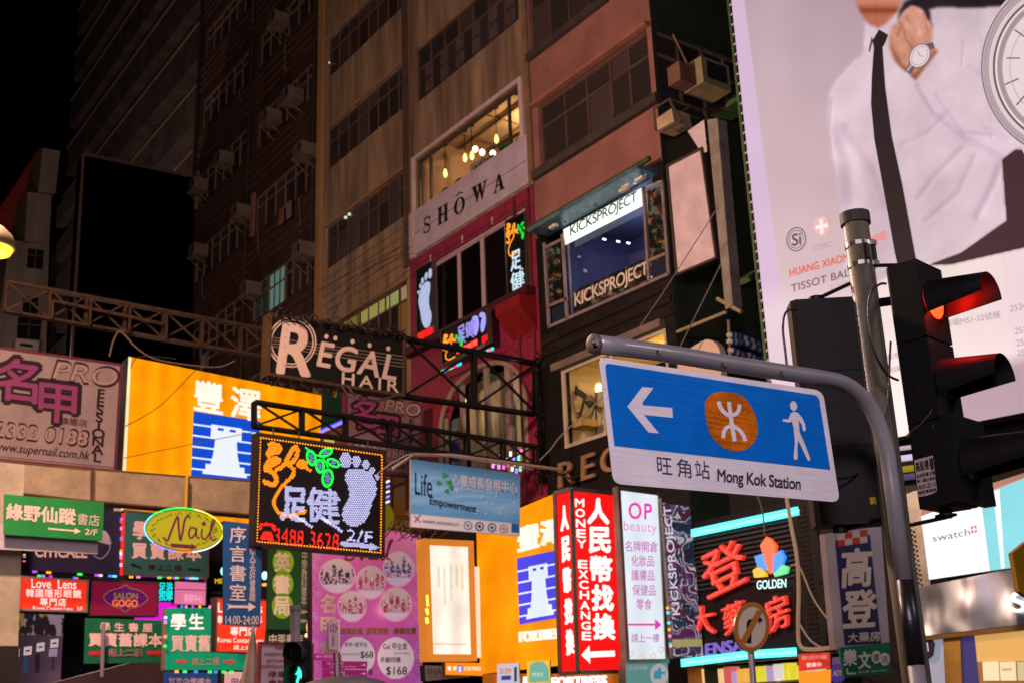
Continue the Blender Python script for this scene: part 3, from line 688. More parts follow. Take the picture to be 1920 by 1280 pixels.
# small red lit canopy below
mb = MB(); mb.prism([fx(22.2, 10.35, -.02), fx(22.2, 11.2, -.02), fx(22.2, 11.15, -.5), fx(22.2, 10.9, -.5)], (0, -1.0, 0)); mb.build('canopy', paint('701018', .6), NB)
mb = MB()
for y in (21.3, 21.9): mb.tube([fx(y, 6.5, -.05), fx(y, 14, -.05)], .035, 6)
mb.build('drainpipe', paint('5a2028', .6), NB)
# ---- pink-brown corner building
CB = thing('corner_building', 'terracotta-pink corner building with wrapping windows above a black shop front', 'building', (XF, 19, 0))
pinkm = paint('7e5450', 0.85, 0.25, 1.2, 0.25, streak=False)
hK1 = (18.0, 20.98, 17.55, 19.45); hK2 = (16.62, 20.8, 14.3, 16.0); hK3 = (18.0, 20.98, 21.0, 22.8)
wall_holes(fx, 16.6, 21.1, 12.75, 30, [hK1, (16.75, 20.8, 14.3, 16.0), hK3], .25, pinkm, CB)
hKW = (16.95, 20.78, 10.26, 12.5); hL = (16.9, 20.42, 7.35, 9.15)
blkm = paint('141011', .55, .5, 3, .3)
wall_holes(fx, 16.6, 21.1, 5.15, 12.75, [hKW, hL], .25, blkm, CB)
mb = MB()
for z in (9.35, 9.62, 9.9): mbox(mb, fx, 16.65, 21.05, z, z + .2, -.03 - .01 * (z > 9.5), -.001)
mb.build('fascia_board', paint('1c1514', .5, .5, 5), CB)
# side wall (faces the side street) y = 16.6
YS = 16.6
def sy(u, v, d=0.0): return np.array([u, YS + d, v])
hs1 = (XF + .12, XF + 3.0, 14.3, 16.0); hs2 = (XF + 2.3, XF + 4.6, 10.0, 12.4)
grm = paint('2a3328', .85, .4, 1, .3, streak=True)
def sym(u, v, d=0.0): return np.array([u, YS + d, v])
mb_holes = [hs1, (XF + 3.4, XF + 5.4, 9.9, 12.1)]
wall_holes(sym, XF + .001, XF + 14, 0, 30, mb_holes, .25, grm, CB, 'side_wall')
MB().box((XF + 2.2, YS + 2.2, 0), (XF + 13.8, 21.1, 30)).build('building_body', paint('121010', .9, 0), CB)
fmK = paint('4a3a34', .5, .3, 4)
window(fx, (16.75, 20.8, 14.3, 16.0), 5, .66, CB, fmK, DKP, .07, colsplit=[16.75, 17.5, 18.15, 19.0, 19.85, 20.8])
window(fx, hK1, 4, .66, CB, fmK, DKP, .06); window(fx, hK3, 4, .66, CB, fmK, DKP, .06)
window(sym, hs1, 4, .66, CB, paint('7a6a5a', .5, .3, 4), DKP, .07)
window(sym, (XF + 3.4, XF + 5.4, 9.9, 12.1), 2, .7, CB, paint('8a8a88', .5, .3, 4), DKP, .08)
for q in ((16.5, 21.0, 14.08, 14.3, -.14, .02), (17.9, 21.05, 17.35, 17.55, -.12, .02)): mb = MB(); mbox(mb, fx, *q); mb.build('window_ledge', paint('3a3230', .7, .3), CB)
mb = MB(); mbox(mb, fx, 16.62, 20.9, 16.0, 16.1, -.16, .02); mb.build('lintel', paint('84584a', .7, .2), CB)
MB().box((XF - .08, 21.02, 14.0), (XF + .02, 21.2, 30)).build('drainpipe', paint('6e5644', .7, .3), CB)
mb = MB(); mb.tube([fx(21.0, 12.72, -.35), fx(16.6, 12.72, -.35)], .06, 6)
for y in (20.8, 19.7, 18.6, 17.5): mb.tube([fx(y, 12.72, -.35), fx(y, 12.6, -.02)], .03, 5); mb.tube([fx(y, 12.72, -.35), fx(y, 12.45, -.2)], .03, 5)
mb.build('canopy_rail', paint('3c4a30', .6), CB)
mb = MB(); mb.prism([fx(20.6, 12.48, -.02), fx(20.6, 12.62, -.02), fx(20.6, 12.55, -.62), fx(20.6, 12.45, -.62)], (0, -3.9, 0)); mb.build('canopy', paint('5c7a88', .35, .5, 5, 0, .4), CB)
# shop window: light box, clear pane, room
fmW = paint('7a6a66', .45, .3, 4)
window(fx, (17.2, 20.1, 10.3, 12.42), 1, None, CB, fmW, clear_glass(), .06, name='shop_window')
room(fx, 17.1, 20.2, 10.2, 12.6, .3, 2.1, (paint('3a3a4a', .5, .1), paint('3a3a55', .5, .2), paint('202028')), CB)
lamp((XF + 1.2, 18.6, 11.9), 60, (.42, .55, 1.0), .1, 'room_lamp')
P = PX(XF - .02)
t2 = MB().quad(*[P.at(p) for p in [(1056, 431), (1204, 352), (1206, 386), (1060, 460)]]).build('light_box', lit('e4f2ea', 1.25, .3), CB)
text(P, 'KICKSPROJECT', (1069, 424), (1194, 358), (1069, 449), lit('10220c', .1, .2), t2, .012, .01, italic=0, spacing=.92)
for p in [(1133, 449), (1159, 453), (1178, 456)]:
    q = PX(XF + 1.0).at(p); mb = MB(); mb.tube([q + (-.04, 0, .0), q + (.04, 0, 0)], .02, 8); mb.build('spot_lamp', lit('e8e0ff', 5), CB)
mb = MB(); q0 = PX(XF + .5).at((1075, 490)); mb.box(q0 - (.03, .04, .9), q0 + (.03, .04, .1)); mb.box(q0 - (.03, .25, 0), q0 + (.03, .1, .05)); mb.build('display_stand', paint('b0b0c8', .4), CB)
for p, c_ in [((1090, 515), 'b080c0'), ((1068, 522), 'c030a0'), ((1110, 545), '303040')]:
    q = PX(XF + .7).at(p); mb = MB(); mb.tube([q + (0, -.22, 0), q + (0, -.12, .05), q + (0, .0, .08), q + (0, .12, .14), q + (0, .15, .14)], [.02, .06, .07, .09, .07], 8); mb.build('shoe_on_display', paint(c_, .5), CB, True)
def sticker(X, Y, u, v):
    n = vn(X, Y, 7, 1); n2 = vn(X, Y, 12, 2); n3 = vn(X, Y, 10, 5)
    g_ = 14 + 90 * (n > .62) + 50 * ((n > .5) & (n < .54)); return np.stack([g_ + 60 * (n2 > .66) + 20 * (n3 < .4), g_ + 35 * (n2 > .68) + 15 * (n3 > .6), g_ * .9 + 25 * (n3 > .66)], -1)
sm = vcol(.1, .5, .6)
Pf = PX(XF - .012)
s1 = mural(Pf, [(1075, 547), (1213, 483), (1217, 523), (1077, 587)], 70, 22, sticker, sm, CB, 'sticker_band')
text(Pf, 'KICKSPROJECT', (1077, 551), (1214, 489), (1078, 583), paint('c8bcb8', .5, .1), CB, .012, .012, spacing=.92)
for q in [[(1026, 468), (1050, 457), (1054, 562), (1031, 574)], [(1214, 361), (1240, 350), (1251, 474), (1219, 488)]]:
    mural(Pf, q, 24, 60, sticker, vcol(.1, .45, .6), CB, 'poster')
mb = MB()
for a, b in [((1022, 457), (1031, 614)), ((1056, 440), (1065, 598)), ((1208, 352), (1219, 530)), ((1244, 345), (1256, 514)), ((1023, 466), (1055, 450)), ((1030, 575), (1066, 560)), ((1219, 490), (1253, 475)), ((1030, 614), (1256, 514)), ((1213, 357), (1245, 341))]:
    mb.beam(Pf.at(a), Pf.at(b), .07, .05, (-1, 0, 0))
mb.build('shop_frame', fmW, CB)
MB().quad(*[Pf.at(p) for p in [(1034, 580), (1064, 564), (1065, 597), (1036, 610)]]).build('pane', glass('202838', .2), CB)
MB().quad(*[Pf.at(p) for p in [(1221, 494), (1250, 480), (1254, 512), (1223, 526)]]).build('pane', glass('242838', .2), CB)
MB().quad(*[Pf.at(p) for p in [(1212, 350), (1238, 338), (1240, 348), (1214, 359)]]).build('lit_pane', lit('8fb8c0', .6), CB)
for p in [(1038, 425), (1175, 350), (1200, 336), (1170, 356)]:
    q = PX(XF - .5).at(p); mb = MB().box(q - (.05, .12, .03), q + (.05, .12, .03)); mb.build('flood_lamp', paint('c8c0b8', .4), CB)
# warm lit room below
room(fx, 16.95, 20.5, 7.2, 9.4, .3, 3.0, (paint('e8b860', .7, .05), paint('d8c090', .7, .05), paint('a08050')), CB)
lamp((XF + 1.5, 18.4, 8.7), 62, (1, .72, .30), .15, 'room_lamp')
window(fx, hL, 2, None, CB, paint('a89888', .5, .2), clear_glass(), .08, d=.04)
q = PX(XF + 1.2).at((1122, 731)); mb = MB(); mb.tube([q + (0, 0, .17), q + (0, 0, .12), q, q - (0, 0, .12), q - (0, 0, .17)], [.03, .13, .17, .13, .03], 12); mb.build('globe_lamp', lit('fff0a0', 3), CB, True)
mb = MB(); q = PX(XF + .5)
mb.tube([q.at(p) for p in smooth([(1068, 790), (1066, 760), (1072, 740), (1085, 735), (1096, 742)])], .07, 8); mb.tube([q.at((1098, 738)), q.at((1086, 783))], .035, 6)
mb.tube([q.at((1072, 775)), q.at((1090, 774))], .03, 6); mb.tube([q.at((1083, 735)), q.at((1078, 722))], .05, 6); mb.tube([q.at((1098, 752)), q.at((1108, 758))], [.03, .09], 8)
mb.build('salon_machine', paint('3c3c38', .5), CB, True)
MB().quad(*[PX(XF + .9).at(p) for p in [(1097, 740), (1145, 728), (1145, 830), (1097, 838)]]).build('cupboard', paint('c0b090', .6), CB)
mb = MB(); mb.beam(PX(XF + .88).at((1118, 735)), PX(XF + .88).at((1118, 834)), .03, .02, (-1, 0, 0)); mb.build('cupboard_joint', paint('5a4a38'), CB)
mb = MB(); q = PX(XF + .45).at((1080, 798)); mb.box(q - (.2, .5, .1), q + (.2, .5, .05)); mb.build('worktop', paint('b89860', .6), CB)
mb = MB(); mbox(mb, fx, 16.9, 20.6, 9.15, 9.32, -.15, -.001); mb.build('window_head', paint('6a5a54', .6, .3), CB)
text(PX(XF - .1), 'REGAL', (1046, 868), (1250, 802), (1046, 915), paint('8a6a50', .5, .3), CB, .02, .02, spacing=1.25, depth=.06)
# blank pink board and grey post at the corner
Pb = PX(XF - .35)
t = thing('blank_board', 'blank pinkish signboard hanging at the corner, above the direction sign', 'signboard', Pb.at((1308, 500)))
board(t, Pb, [(1252, 312), (1316, 279), (1344, 484), (1270, 515)], .12, paint('b8a4ae', .7, .2, 2.5), paint('2a2020'), .05, paint('3a2c2a'))
polys(Pb, [[(1289, 246), (1320, 225), (1326, 285), (1316, 288)]], paint('b8a4ae', .7, .2, 2.5), t, -.02, 'upper_flap')
polys(Pb, [[(1250, 268), (1314, 238), (1316, 279), (1252, 312)]], BLACK(), t, -.03, 'dark_panel')
t = thing('grey_post', 'weathered grey upright post beside the blank board at the corner', 'post', Pb.at((1365, 578)))
P = [Pb.at(p) for p in [(1326, 225), (1345, 222), (1374, 574), (1360, 580)]]; MB().prism(P, (.25, 0, 0)).build('post_shaft', paint('7a726c', .7, .4, 3), t)
mb = MB(); mb.tube([Pb.at((1345, 560)), Pb.at((1390, 585))], .04, 6); mb.tube([Pb.at((1362, 585)), Pb.at((1270, 622))], .035, 6); mb.build('clamp', paint('8a7a60', .6), t)
# window box and brackets at the corner
t = thing('air_conditioner', 'beige air conditioner box mounted high on the side wall of the corner building', 'air conditioner', sy(XF + 2.3, 14.9, -.1))
q = PY(YS - .3).at((1325, 150)); mb = MB().box(q - (.42, .3, .32), q + (.42, .3, .32)); mb.build('housing', paint('8f8064', .6, .3, 3), t)
mb = MB().box(q + (-.28, -.312, -.17), q + (.32, -.302, .25)); mb.build('grille', paint('2a2624', .6), t)
mb = MB(); mb.tube([q + (-.3, .2, .3), q + (-.6, .3, 1.1)], .03, 5); mb.tube([q + (.3, .2, .3), q + (.2, .3, 1.0)], .03, 5); mb.box(q + (-.9, -.1, -.3), q + (-.45, .28, .15)); mb.build('bracket', paint('6a4c42', .7, .3), t)
t = thing('air_conditioner', 'tilted beige air conditioner hanging at the corner edge under the wrapping window', 'air conditioner', PX(XF).at((1250, 245)))
Pa = PX(XF - .35); c = [(1229, 222), (1261, 207), (1276, 228), (1243, 245)]
MB().prism([Pa.at(p) for p in [(1227, 226), (1259, 203), (1264, 228), (1230, 246)]], (.5, 0, 0)).build('housing', paint('a08c74', .6, .3, 3), t)
mb = MB(); 
for a, b in [((1226, 204), (1255, 186)), ((1226, 204), (1230, 245)), ((1255, 186), (1276, 228)), ((1276, 228), (1243, 246))]: mb.tube([Pa.at(a, .02), Pa.at(b, .02)], .025, 5)
mb.build('bracket', paint('4a3c34', .7), t)
mb = MB()
for a, b in [((1256, 186), (1318, 207)), ((1318, 207), (1330, 235)), ((1260, 210), (1310, 222)), ((1275, 213), (1295, 200)), ((1318, 207), (1370, 208))]: mb.tube([PY(YS - .4).at(a), PY(YS - .4).at(b)], .03, 5)
tag(mb.build('metal_bracket', paint('5a4038', .7, .3)), 'rusty steel bracket frame below the air conditioner at the corner', 'bracket')
t = MB().prism([PY(YS - .5).at(p) for p in [(1352, 203)] + [(1352 + 40 * math.sin(a), 203 - 42 * (1 - math.cos(a))) for a in (.5, .8, 1.1, 1.4)] + [(1398, 212)]], (0, .4, 0)).build('awning', paint('5a7a48', .6, .2))
tag(t, 'green plastic awning on the side wall beside the giant billboard', 'awning')
t = MB().prism([PY(YS - .5).at(p) for p in [(1404, 518), (1430, 500), (1432, 524), (1408, 527)]], (0, .4, 0)).build('awning', paint('4a6040', .6, .2))
tag(t, 'small dull green awning low on the side wall by the billboard edge', 'awning')
# striped awning bundles
t = thing('striped_awning', 'rolled blue and white striped awning cloth on the side wall behind the direction sign', 'awning', PY(YS - .6).at((1400, 680)))
Ps = PY(YS - .6); random.seed(5)
for k, (a, b) in enumerate([((1365, 628), (1392, 632)), ((1365, 640), (1395, 642)), ((1392, 632), (1432, 650)), ((1367, 655), (1400, 668)), ((1395, 640), (1435, 660)), ((1400, 664), (1425, 676))]):
    mb = MB(); mb.tube([Ps.at(a), Ps.at(L(a, b, .5)), Ps.at(b)], [.05, .075, .05], 8); mb.build('cloth_roll', paint('a8a090', .8, .2), t, True)
    for j in range(3):
        c_ = L(a, b, .2 + .3 * j); mb = MB(); mb.tube([Ps.at(L(a, b, .15 + .3 * j), .0), Ps.at(L(a, b, .28 + .3 * j), .0)], .081, 8); mb.build('blue_stripe', paint('28408a', .8, .2), t)
for a, b, r in (((1420, 680), (1445, 662), .06), ((1366, 600), (1370, 690), .03)): MB().tube([Ps.at(a), Ps.at(b)], r, 6).build('rail', paint('8a8080', .4), t)
# round pale sign end visible above the arm
Pz = PX(XF - .6)
t = thing('rounded_sign', 'pale round-cornered sign behind the top pipe of the direction sign', 'sign', Pz.at((1320, 690)))
sh = smooth([(1270, 668), (1290, 655), (1322, 637), (1340, 642), (1350, 660), (1352, 700)], k=5) + [(1352, 760), (1270, 760)]
MB().prism([Pz.at(p) for p in sh], (.15, 0, 0)).build('panel', paint('b8a090', .6, .1), t)
# ---- low podium with the medicine shop
PB = thing('podium_building', 'low black-clad shop building with red characters and cyan light bars', 'building', (15.8, 15.5, 0))
XP = 15.85
def fp(u, v, d=0.0): return np.array([XP + d, u, v])
MB().box((XP, 13.0, 2.5), (XP + 1.5, 17.2, 5.1)).build('fascia_body', paint('151214', .5, .3, 3), PB)
mb = MB()
for k in range(13): mbox(mb, fp, 13.95, 17.1, 3.82 + k * .085, 3.86 + k * .085, -.05, -.001)
mb.build('louvre', paint('2a2428', .45, .3), PB)
mb = MB(); mbox(mb, fp, 13.0, 13.85, 2.5, 5.1, -.12, -.001)
for k in range(30): mbox(mb, fp, 13.55, 13.75, 2.6 + k * .08, 2.63 + k * .08, -.14, -.12)
mb.build('side_panel', paint('1e1a1c', .5, .3), PB)
MB().box((XP + .6, 12.8, 5.1), (XP + 8, YS - .6, 6.2)).build('podium_roof', paint('1a1818', .8), PB)
cy = lit('56e6e6', 1.7, .3); cyw = lit('c8ffff', 1.6, .3, True)
for a, b, z in [((1300, 999), (1500, 957), 0), ((1281, 1242), (1402, 1227), 0), ((1412, 1226), (1494, 1221), 0)]:
    Pp = PX(XP - .1); f = MB(); f.beam(Pp.at(a), Pp.at(b), .14, .06, (-1, 0, 0)); o = f.build('light_bar', cy, PB)
    led_line(Pp, [(a[0] + 2, a[1] - 1), (b[0] - 2, b[1] - 1)], 2.6, cyw, o, .9, .07); led_line(Pp, [(a[0] + 2, a[1] + 2), (b[0] - 2, b[1] + 2)], 2.6, cyw, o, .9, .07)
Pg = PX(XP - .08); redl = lit('e8382c', .8, .3)
def ledchar(s_, tl, tr, bl, par, mat, dm, bold=.012, sp=3.4, pl=Pg):
    o = text(pl, s_, tl, tr, bl, mat, par, bold, .06, depth=.08, name='lit_character'); led_text(pl, s_, tl, tr, bl, sp, dm, o, bold * .3, off=.068, r=.26); return o
rd = lit('ff8a78', 1.5, .2, True)
ledchar('登', (1308, 1042), (1386, 1004), (1324, 1124), PB, redl, rd, .012)
ledchar('大', (1290, 1140), (1337, 1130), (1292, 1196), PB, redl, rd)
ledchar('藥', (1350, 1138), (1392, 1120), (1358, 1192), PB, redl, rd)
ledchar('房', (1428, 1126), (1472, 1108), (1436, 1188), PB, redl, rd)
text(Pg, 'ENSA', (1322, 1206), (1392, 1196), (1322, 1229), lit('7a66c8', .75, .5), PB, .02, .05, depth=.05, spacing=1.05)
for n_, (sh, c_) in enumerate([([(1436, 1005), (1445, 1010), (1455, 1022), (1449, 1074), (1441, 1074), (1425, 1022)], 'ff5a10'), ([(1414, 1042), (1434, 1036), (1440, 1070), (1420, 1062)], '2a90ff'), ([(1450, 1040), (1464, 1030), (1471, 1044), (1466, 1058), (1448, 1072)], '2a90ff'), ([(1411, 1068), (1420, 1062), (1434, 1072), (1436, 1080), (1414, 1082)], 'ffb400'), ([(1450, 1074), (1466, 1058), (1477, 1062), (1474, 1074), (1452, 1080)], '60e090')]):
    o = polys(Pg, [sh], lit(c_, 1.1, .3), PB, .05, 'logo_petal', .06); led_dots(Pg, [sh], 3, lit('ffffff', .7, .2, True), o, .056, r=.2)
text(Pg, 'GOLDEN', (1419, 1088), (1474, 1084), (1419, 1104), lit('c8f4f4', 1.3, .3), PB, .03, .05)
# shop interior under the cyan bar
room(fp, 13.0, 17.2, 0.2, 2.5, .3, 3.2, (paint('c0a080', .6), paint('c08040', .6, .1), paint('706050')), PB)
lamp((XP + 1.0, 15.3, 2.3), 28, (1, .72, .42), .1, 'room_lamp')
shelf = []
random.seed(11)
t = thing('goods_shelf', 'brightly lit shelf of small boxed medicines under the cyan light bar', 'shelf', fp(15.2, 1.2, .6))
mb = MB()
for k in range(5): mbox(mb, fp, 13.2, 17.1, .7 + .36 * k, .72 + .36 * k, .5, .9)
mb.build('shelf_board', paint('b09070', .6), t)
for k in range(5):
    y = 13.25
    while y < 17.0:
        w2 = random.uniform(.1, .24); h2 = random.uniform(.18, .31); mb = MB(); mbox(mb, fp, y, y + w2, .72 + .36 * k, .72 + .36 * k + h2, .5, .75)
        mb.build('goods_box', lit(random.choice(['ffb850', 'e8e0d8', 'ff7a40', 'f0e040', 'd0e8e0', 'c0a0d0', 'ffd890', '60c080', 'e06060']), .8, .5, True), t); y += w2 + .02
random.seed(14)
for k, z in enumerate((10.75, 11.15, 11.55)):
    MB().box((XF + 1.7, 17.3, z), (XF + 2.05, 19.9, z + .03)).build('shoe_shelf', paint('8a90b0', .5), CB)
    for j in range(8):
        yy = 17.4 + j * .31; mb = MB(); mb.tube([(XF + 1.75, yy, z + .06), (XF + 1.75, yy + .1, z + .09), (XF + 1.75, yy + .2, z + .14), (XF + 1.75, yy + .24, z + .15)], [.03, .05, .06, .04], 6); mb.build('shoe_on_display', paint(random.choice(['c8c8d8', '303448', 'b04060', '50a0b0', 'd0a040']), .5), CB, True)
# ================================================================= SIGNS OVER THE STREET
def A4(f): return [f(0, 0), f(1, 0), f(1, 1), f(0, 1)]
def star_weights(): pass
# ---- trusses
def truss(label, pl, top, bot, xs, mat, w_=.07, diag='X', th=.5):
    """lattice truss: chords (front and back), posts and diagonals; top/bot = (left,right) picture points"""
    t = thing('lattice_truss', label, 'truss', pl.at(bot[1]))
    f = lambda e, x: L(e[0], e[1], x); back = Plane(pl.p0 - pl.n * th, pl.n)
    sh = lambda p: p - pl.n * th
    for e, nm in ((top, 'top_chord'), (bot, 'bottom_chord')):
        for k in (0, 1):
            a, b = pl.at(e[0]), pl.at(e[1])
            if k: a, b = sh(a), sh(b)
            MB().beam(a, b, w_, w_, pl.n).build(nm, mat, t)
    for i, x in enumerate(xs):
        a, b = pl.at(f(top, x), .002), pl.at(f(bot, x), .002)
        MB().beam(a, b, w_ * .9, w_ * .8, pl.n).build('post', mat, t)
        mb = MB(); mb.beam(sh(a), sh(b), w_ * .8, w_ * .8, pl.n); mb.tube([a, sh(a)], w_ * .35, 4); mb.tube([b, sh(b)], w_ * .35, 4); mb.build('rear_post', mat, t)
        if i < len(xs) - 1:
            x2 = xs[i + 1]; mb = MB()
            if diag in 'X\\': mb.beam(pl.at(f(top, x), .004), pl.at(f(bot, x2), .004), w_ * .75, w_ * .5, pl.n)
            if diag in 'X/': mb.beam(pl.at(f(bot, x), -.03), pl.at(f(top, x2), -.03), w_ * .7, w_ * .5, pl.n)
            mb.build('diagonal', mat, t)
    return t
blk_st = paint('0b0809', .6, .5, 5, .3)
Y1 = PY(21.2)
truss('heavy black lattice truss running right from the black lettered sign to the crimson wall', Y1, ((757, 634), (1006, 681)), ((757, 742), (1006, 776)), [0, .535, 1], blk_st, .075, th=.14)
truss('black lattice truss carrying the big foot sign below the black lettered sign', PY(20.9), ((478, 752), (1006, 836)), ((478, 798), (1006, 872)), [0, .17, .325, .48, .62, .755, .885, 1], blk_st, .06, th=.14)
rust = paint('3c2a1c', .7, .6, 5, .3)
truss('rusty yellow-brown lattice truss across the upper left, above the purple nail sign', PY(27.5), ((12, 528), (700, 655)), ((8, 583), (700, 704)), [0, .12, .22, .325, .43, .535, .64, .75, .87, 1], rust, .062, th=.12)
t = thing('steel_rail', 'rusty middle rail and short uprights fixed to the front of the upper left truss', 'rail', PY(27.2).at((300, 600))); pl = PY(27.2); mb = MB()
mb.beam(pl.at((98, 565)), pl.at((308, 609)), .07, .07, pl.n); mb.build('rail', rust, t)
for a, b in [((98, 563), (96, 598)), ((170, 560), (167, 610)), ((243, 573), (241, 622)), ((312, 584), (310, 634))]: MB().beam(pl.at(a), pl.at(b), .06, .06, pl.n).build('upright', rust, t)
# posts near the facade
t = thing('sign_bracket', 'black steel upright bracket bolted to the wall at the right end of both trusses', 'bracket', Y1.at((1012, 900)))
mb = MB(); mb.beam(Y1.at((1004, 672)), Y1.at((1016, 905)), .12, .12, Y1.n); mb.build('upright', blk_st, t)
mb = MB(); mb.tube([Y1.at((1012, 868)), Y1.at((1090, 884))], .09, 8); mb.tube([Y1.at((1010, 868)), Y1.at((1056, 812))], .025, 5); mb.build('pipe', paint('6a5a54', .5, .3), t)
# ---- yellow light box with the blue castle logo
Yy = PY(31.8); Q = [(241, 668), (604, 741), (592, 1010), (224, 972)]
yl = thing('light_box_sign', 'big glowing yellow-orange light box with a white castle on blue stripes, upper left', 'sign', Yy.at((420, 990)))
board(yl, Yy, Q, .55, lit('ff9a00', 1.0, .3, tube=.2), paint('302418', .6))
def castle(pl, q, par, off=.01, blue='0a4ac8', kb=1.0, kw=1.0):
    f = UV(q); R = lambda a, b, c, d: [f(a, c), f(b, c), f(b, d), f(a, d)]
    polys(pl, [A4(f)], lit(blue, kb, .3), par, off, 'logo_panel')
    wh = lit('dfeaf4', kw, .3)
    bars = []
    for v in (.2, .37, .54, .71, .88): bars.append(R(0, 1, v - .013, v + .013))
    rook = [f(*p) for p in [(.27, .2), (.27, .36), (.34, .38), (.34, .53), (.31, .72), (.28, .78), (.22, .78), (.22, .86), (.19, .88), (.19, .93), (.81, .93), (.81, .88), (.78, .86), (.78, .78), (.72, .78), (.69, .72), (.66, .53), (.66, .38), (.73, .36), (.73, .2)]]
    rook2 = [[f(.27, .16), f(.27, .375), f(.73, .375), f(.73, .16)], [f(.34, .37), f(.66, .37), f(.68, .6), f(.72, .79), f(.28, .79), f(.32, .6)], [f(.21, .78), f(.79, .78), f(.79, .87), f(.83, .88), f(.83, .94), f(.17, .94), f(.17, .88), f(.21, .87)]]
    polys(pl, bars, wh, par, off + .006, 'logo_stripe'); polys(pl, rook2, wh, par, off + .012, 'logo_castle')
    polys(pl, [R(.37, .46, .2, .24), R(.55, .64, .2, .24)], lit(blue, kb, .3), par, off + .018, 'logo_slit')
castle(Yy, [(363, 770), (488, 789), (484, 905), (358, 892)], yl)
wht = lit('fff4e4', 1.0, .3)
text(Yy, '豐澤', (365, 711), (489, 733), (364, 768), wht, yl, .035, .012, spacing=1.35)
polys(Yy, [[(241, 668), (246, 669), (232, 973), (226, 972)]], lit('fffac8', .9), yl, .008, 'edge_strip')
# ---- purple nail signs (same print, twice)
def nailsign(label, pl, q, extra=True, dark=1.0):
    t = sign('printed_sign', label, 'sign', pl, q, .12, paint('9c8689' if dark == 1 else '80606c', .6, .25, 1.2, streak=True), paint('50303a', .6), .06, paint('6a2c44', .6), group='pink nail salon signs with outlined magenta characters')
    f = UV(q); blk = paint('2a1620', .6, 0); mag = paint('8a3c70', .6, .1); pale = paint('a88a88', .6, .1)
    def tx(s_, u0, v0, u1, v1, m, o, b, **k): text(pl, s_, f(u0, v0), f(u1, v0), f(u0, v1), m, t, b, o, **k)
    for s_, a in (('名', (.10, .08, .40, .45)), ('甲', (.42, .26, .69, .60))):
        tx(s_, a[0] - .012, a[1] - .012, a[2] + .012, a[3] + .012, blk, .008, .13); tx(s_, *a, mag, .014, .03)
    tx('PRO', .50, .03, .97, .22, blk, .010, .05, italic=.08); tx('PRO', .508, .045, .96, .205, pale, .016, -.0, italic=.08)
    tx('2332 0188', .10, .65, .79, .80, blk, .010, .05, italic=.02); tx('2332 0188', .108, .663, .782, .787, pale, .016, 0, italic=.02)
    tx('FESSIONAL', .82, .25, .91, .93, blk, .01, .05, vertical=True, line=.62); tx('www.supernail.com.hk', .10, .84, .80, .94, blk, .01, .02, italic=.03)
    tx('旗艦店', .58, .55, .78, .615, paint('4a3428'), .01, .03)
    polys(pl, stroke([f(0, .97), f(1, .97)], 1.5), paint('6a2c44', .6), t, .008, 'edge_stain')
    return t
nailsign('large pink nail salon sign with magenta 名甲 characters at the far left edge', PY(29.0), [(-30, 648), (227, 684), (215, 882), (-40, 858)])
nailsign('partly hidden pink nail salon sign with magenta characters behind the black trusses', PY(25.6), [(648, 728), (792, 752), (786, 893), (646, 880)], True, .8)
# ---- beige tarpaulin boxes
tarp = paint('b89f84', .33, .3, 2.2, 1.0)
YT = PY(28.4)
for i, (q, lb) in enumerate([([(-40, 860), (171, 880), (170, 939), (-40, 915)], 'left long beige tarpaulin-wrapped box beam under the pink sign'), ([(177, 879), (349, 893), (346, 954), (176, 939)], 'middle beige wrapped box with glossy creases below the yellow sign'), ([(354, 893), (497, 903), (494, 966), (352, 954)], 'right beige wrapped box behind the foot sign')]):
    t = thing('wrapped_box', lb, 'box beam', YT.at(q[3]), 'beige wrapped boxes'); P = [YT.at(p) for p in q]; MB().prism(P, -YT.n * .6).build('tarpaulin', tarp, t)
    mb = MB(); c = sum(P) / 4
    for k in range(4): mb.tube([P[k] + YT.n * .01, P[(k + 1) % 4] + YT.n * .01], .025, 6)
    mb.build('hem', paint('7a5c44', .5, .3), t)
t = tag(MB().tube([PY(28).at((350, 893)), PY(28).at((348, 952))], .035, 8).build('hanging_rod', lit('e89020', .8)), 'short glowing orange rod hanging between the wrapped boxes above the oval sign', 'rod')
# ---- black lettered hair sign
RG = PY(21.0); Q = [(507, 590), (758, 628), (756, 741), (503, 701)]
rg = sign('printed_sign', 'black signboard with big pale R in a ring, lettered REGAL HAIR', 'sign', RG, Q, .3, paint('070606', .8, .4, 4), STEELDK(), .06, paint('3c2a1c', .7, .4))
cr = paint('b39a92', .6, .12, 3); gr = paint('6a5850', .6, .2)
for y0 in (0, 6, 12, 18): polys(RG, stroke([(506, 632 + y0 * .9), (757, 668 + y0 * 1.1)], 1.6), gr, rg, .008, 'stripe')
for r_, w_ in ((44, 2.6), (39, 2.4)):
    el = ell((548, 641), r_, r_ * 1.05, 8, 40); polys(RG, stroke(el + [el[0]], w_), cr, rg, .012, 'ring')
text(RG, 'R', (528, 606), (588, 613), (520, 697), cr, rg, .045, .018, italic=.08)
text(RG, 'EGAL', (601, 640), (748, 668), (594, 685), cr, rg, .035, .018, spacing=1.1, italic=.02)
text(RG, 'HAIR', (642, 697), (748, 713), (641, 719), cr, rg, .03, .018, spacing=1.35)
polys(RG, [ell((x, y), 4, 4.4, 0, 12) for x, y in ((612, 631), (629, 634), (661, 640), (693, 647), (728, 653))], cr, rg, .018, 'dot')
polys(RG, [ell((x, y), 1.2, 1.2, 0, 8) for x, y in ((537, 618), (535, 632), (534, 650), (534, 668), (533, 685), (691, 674))], gr, rg, .024, 'lamp_socket')
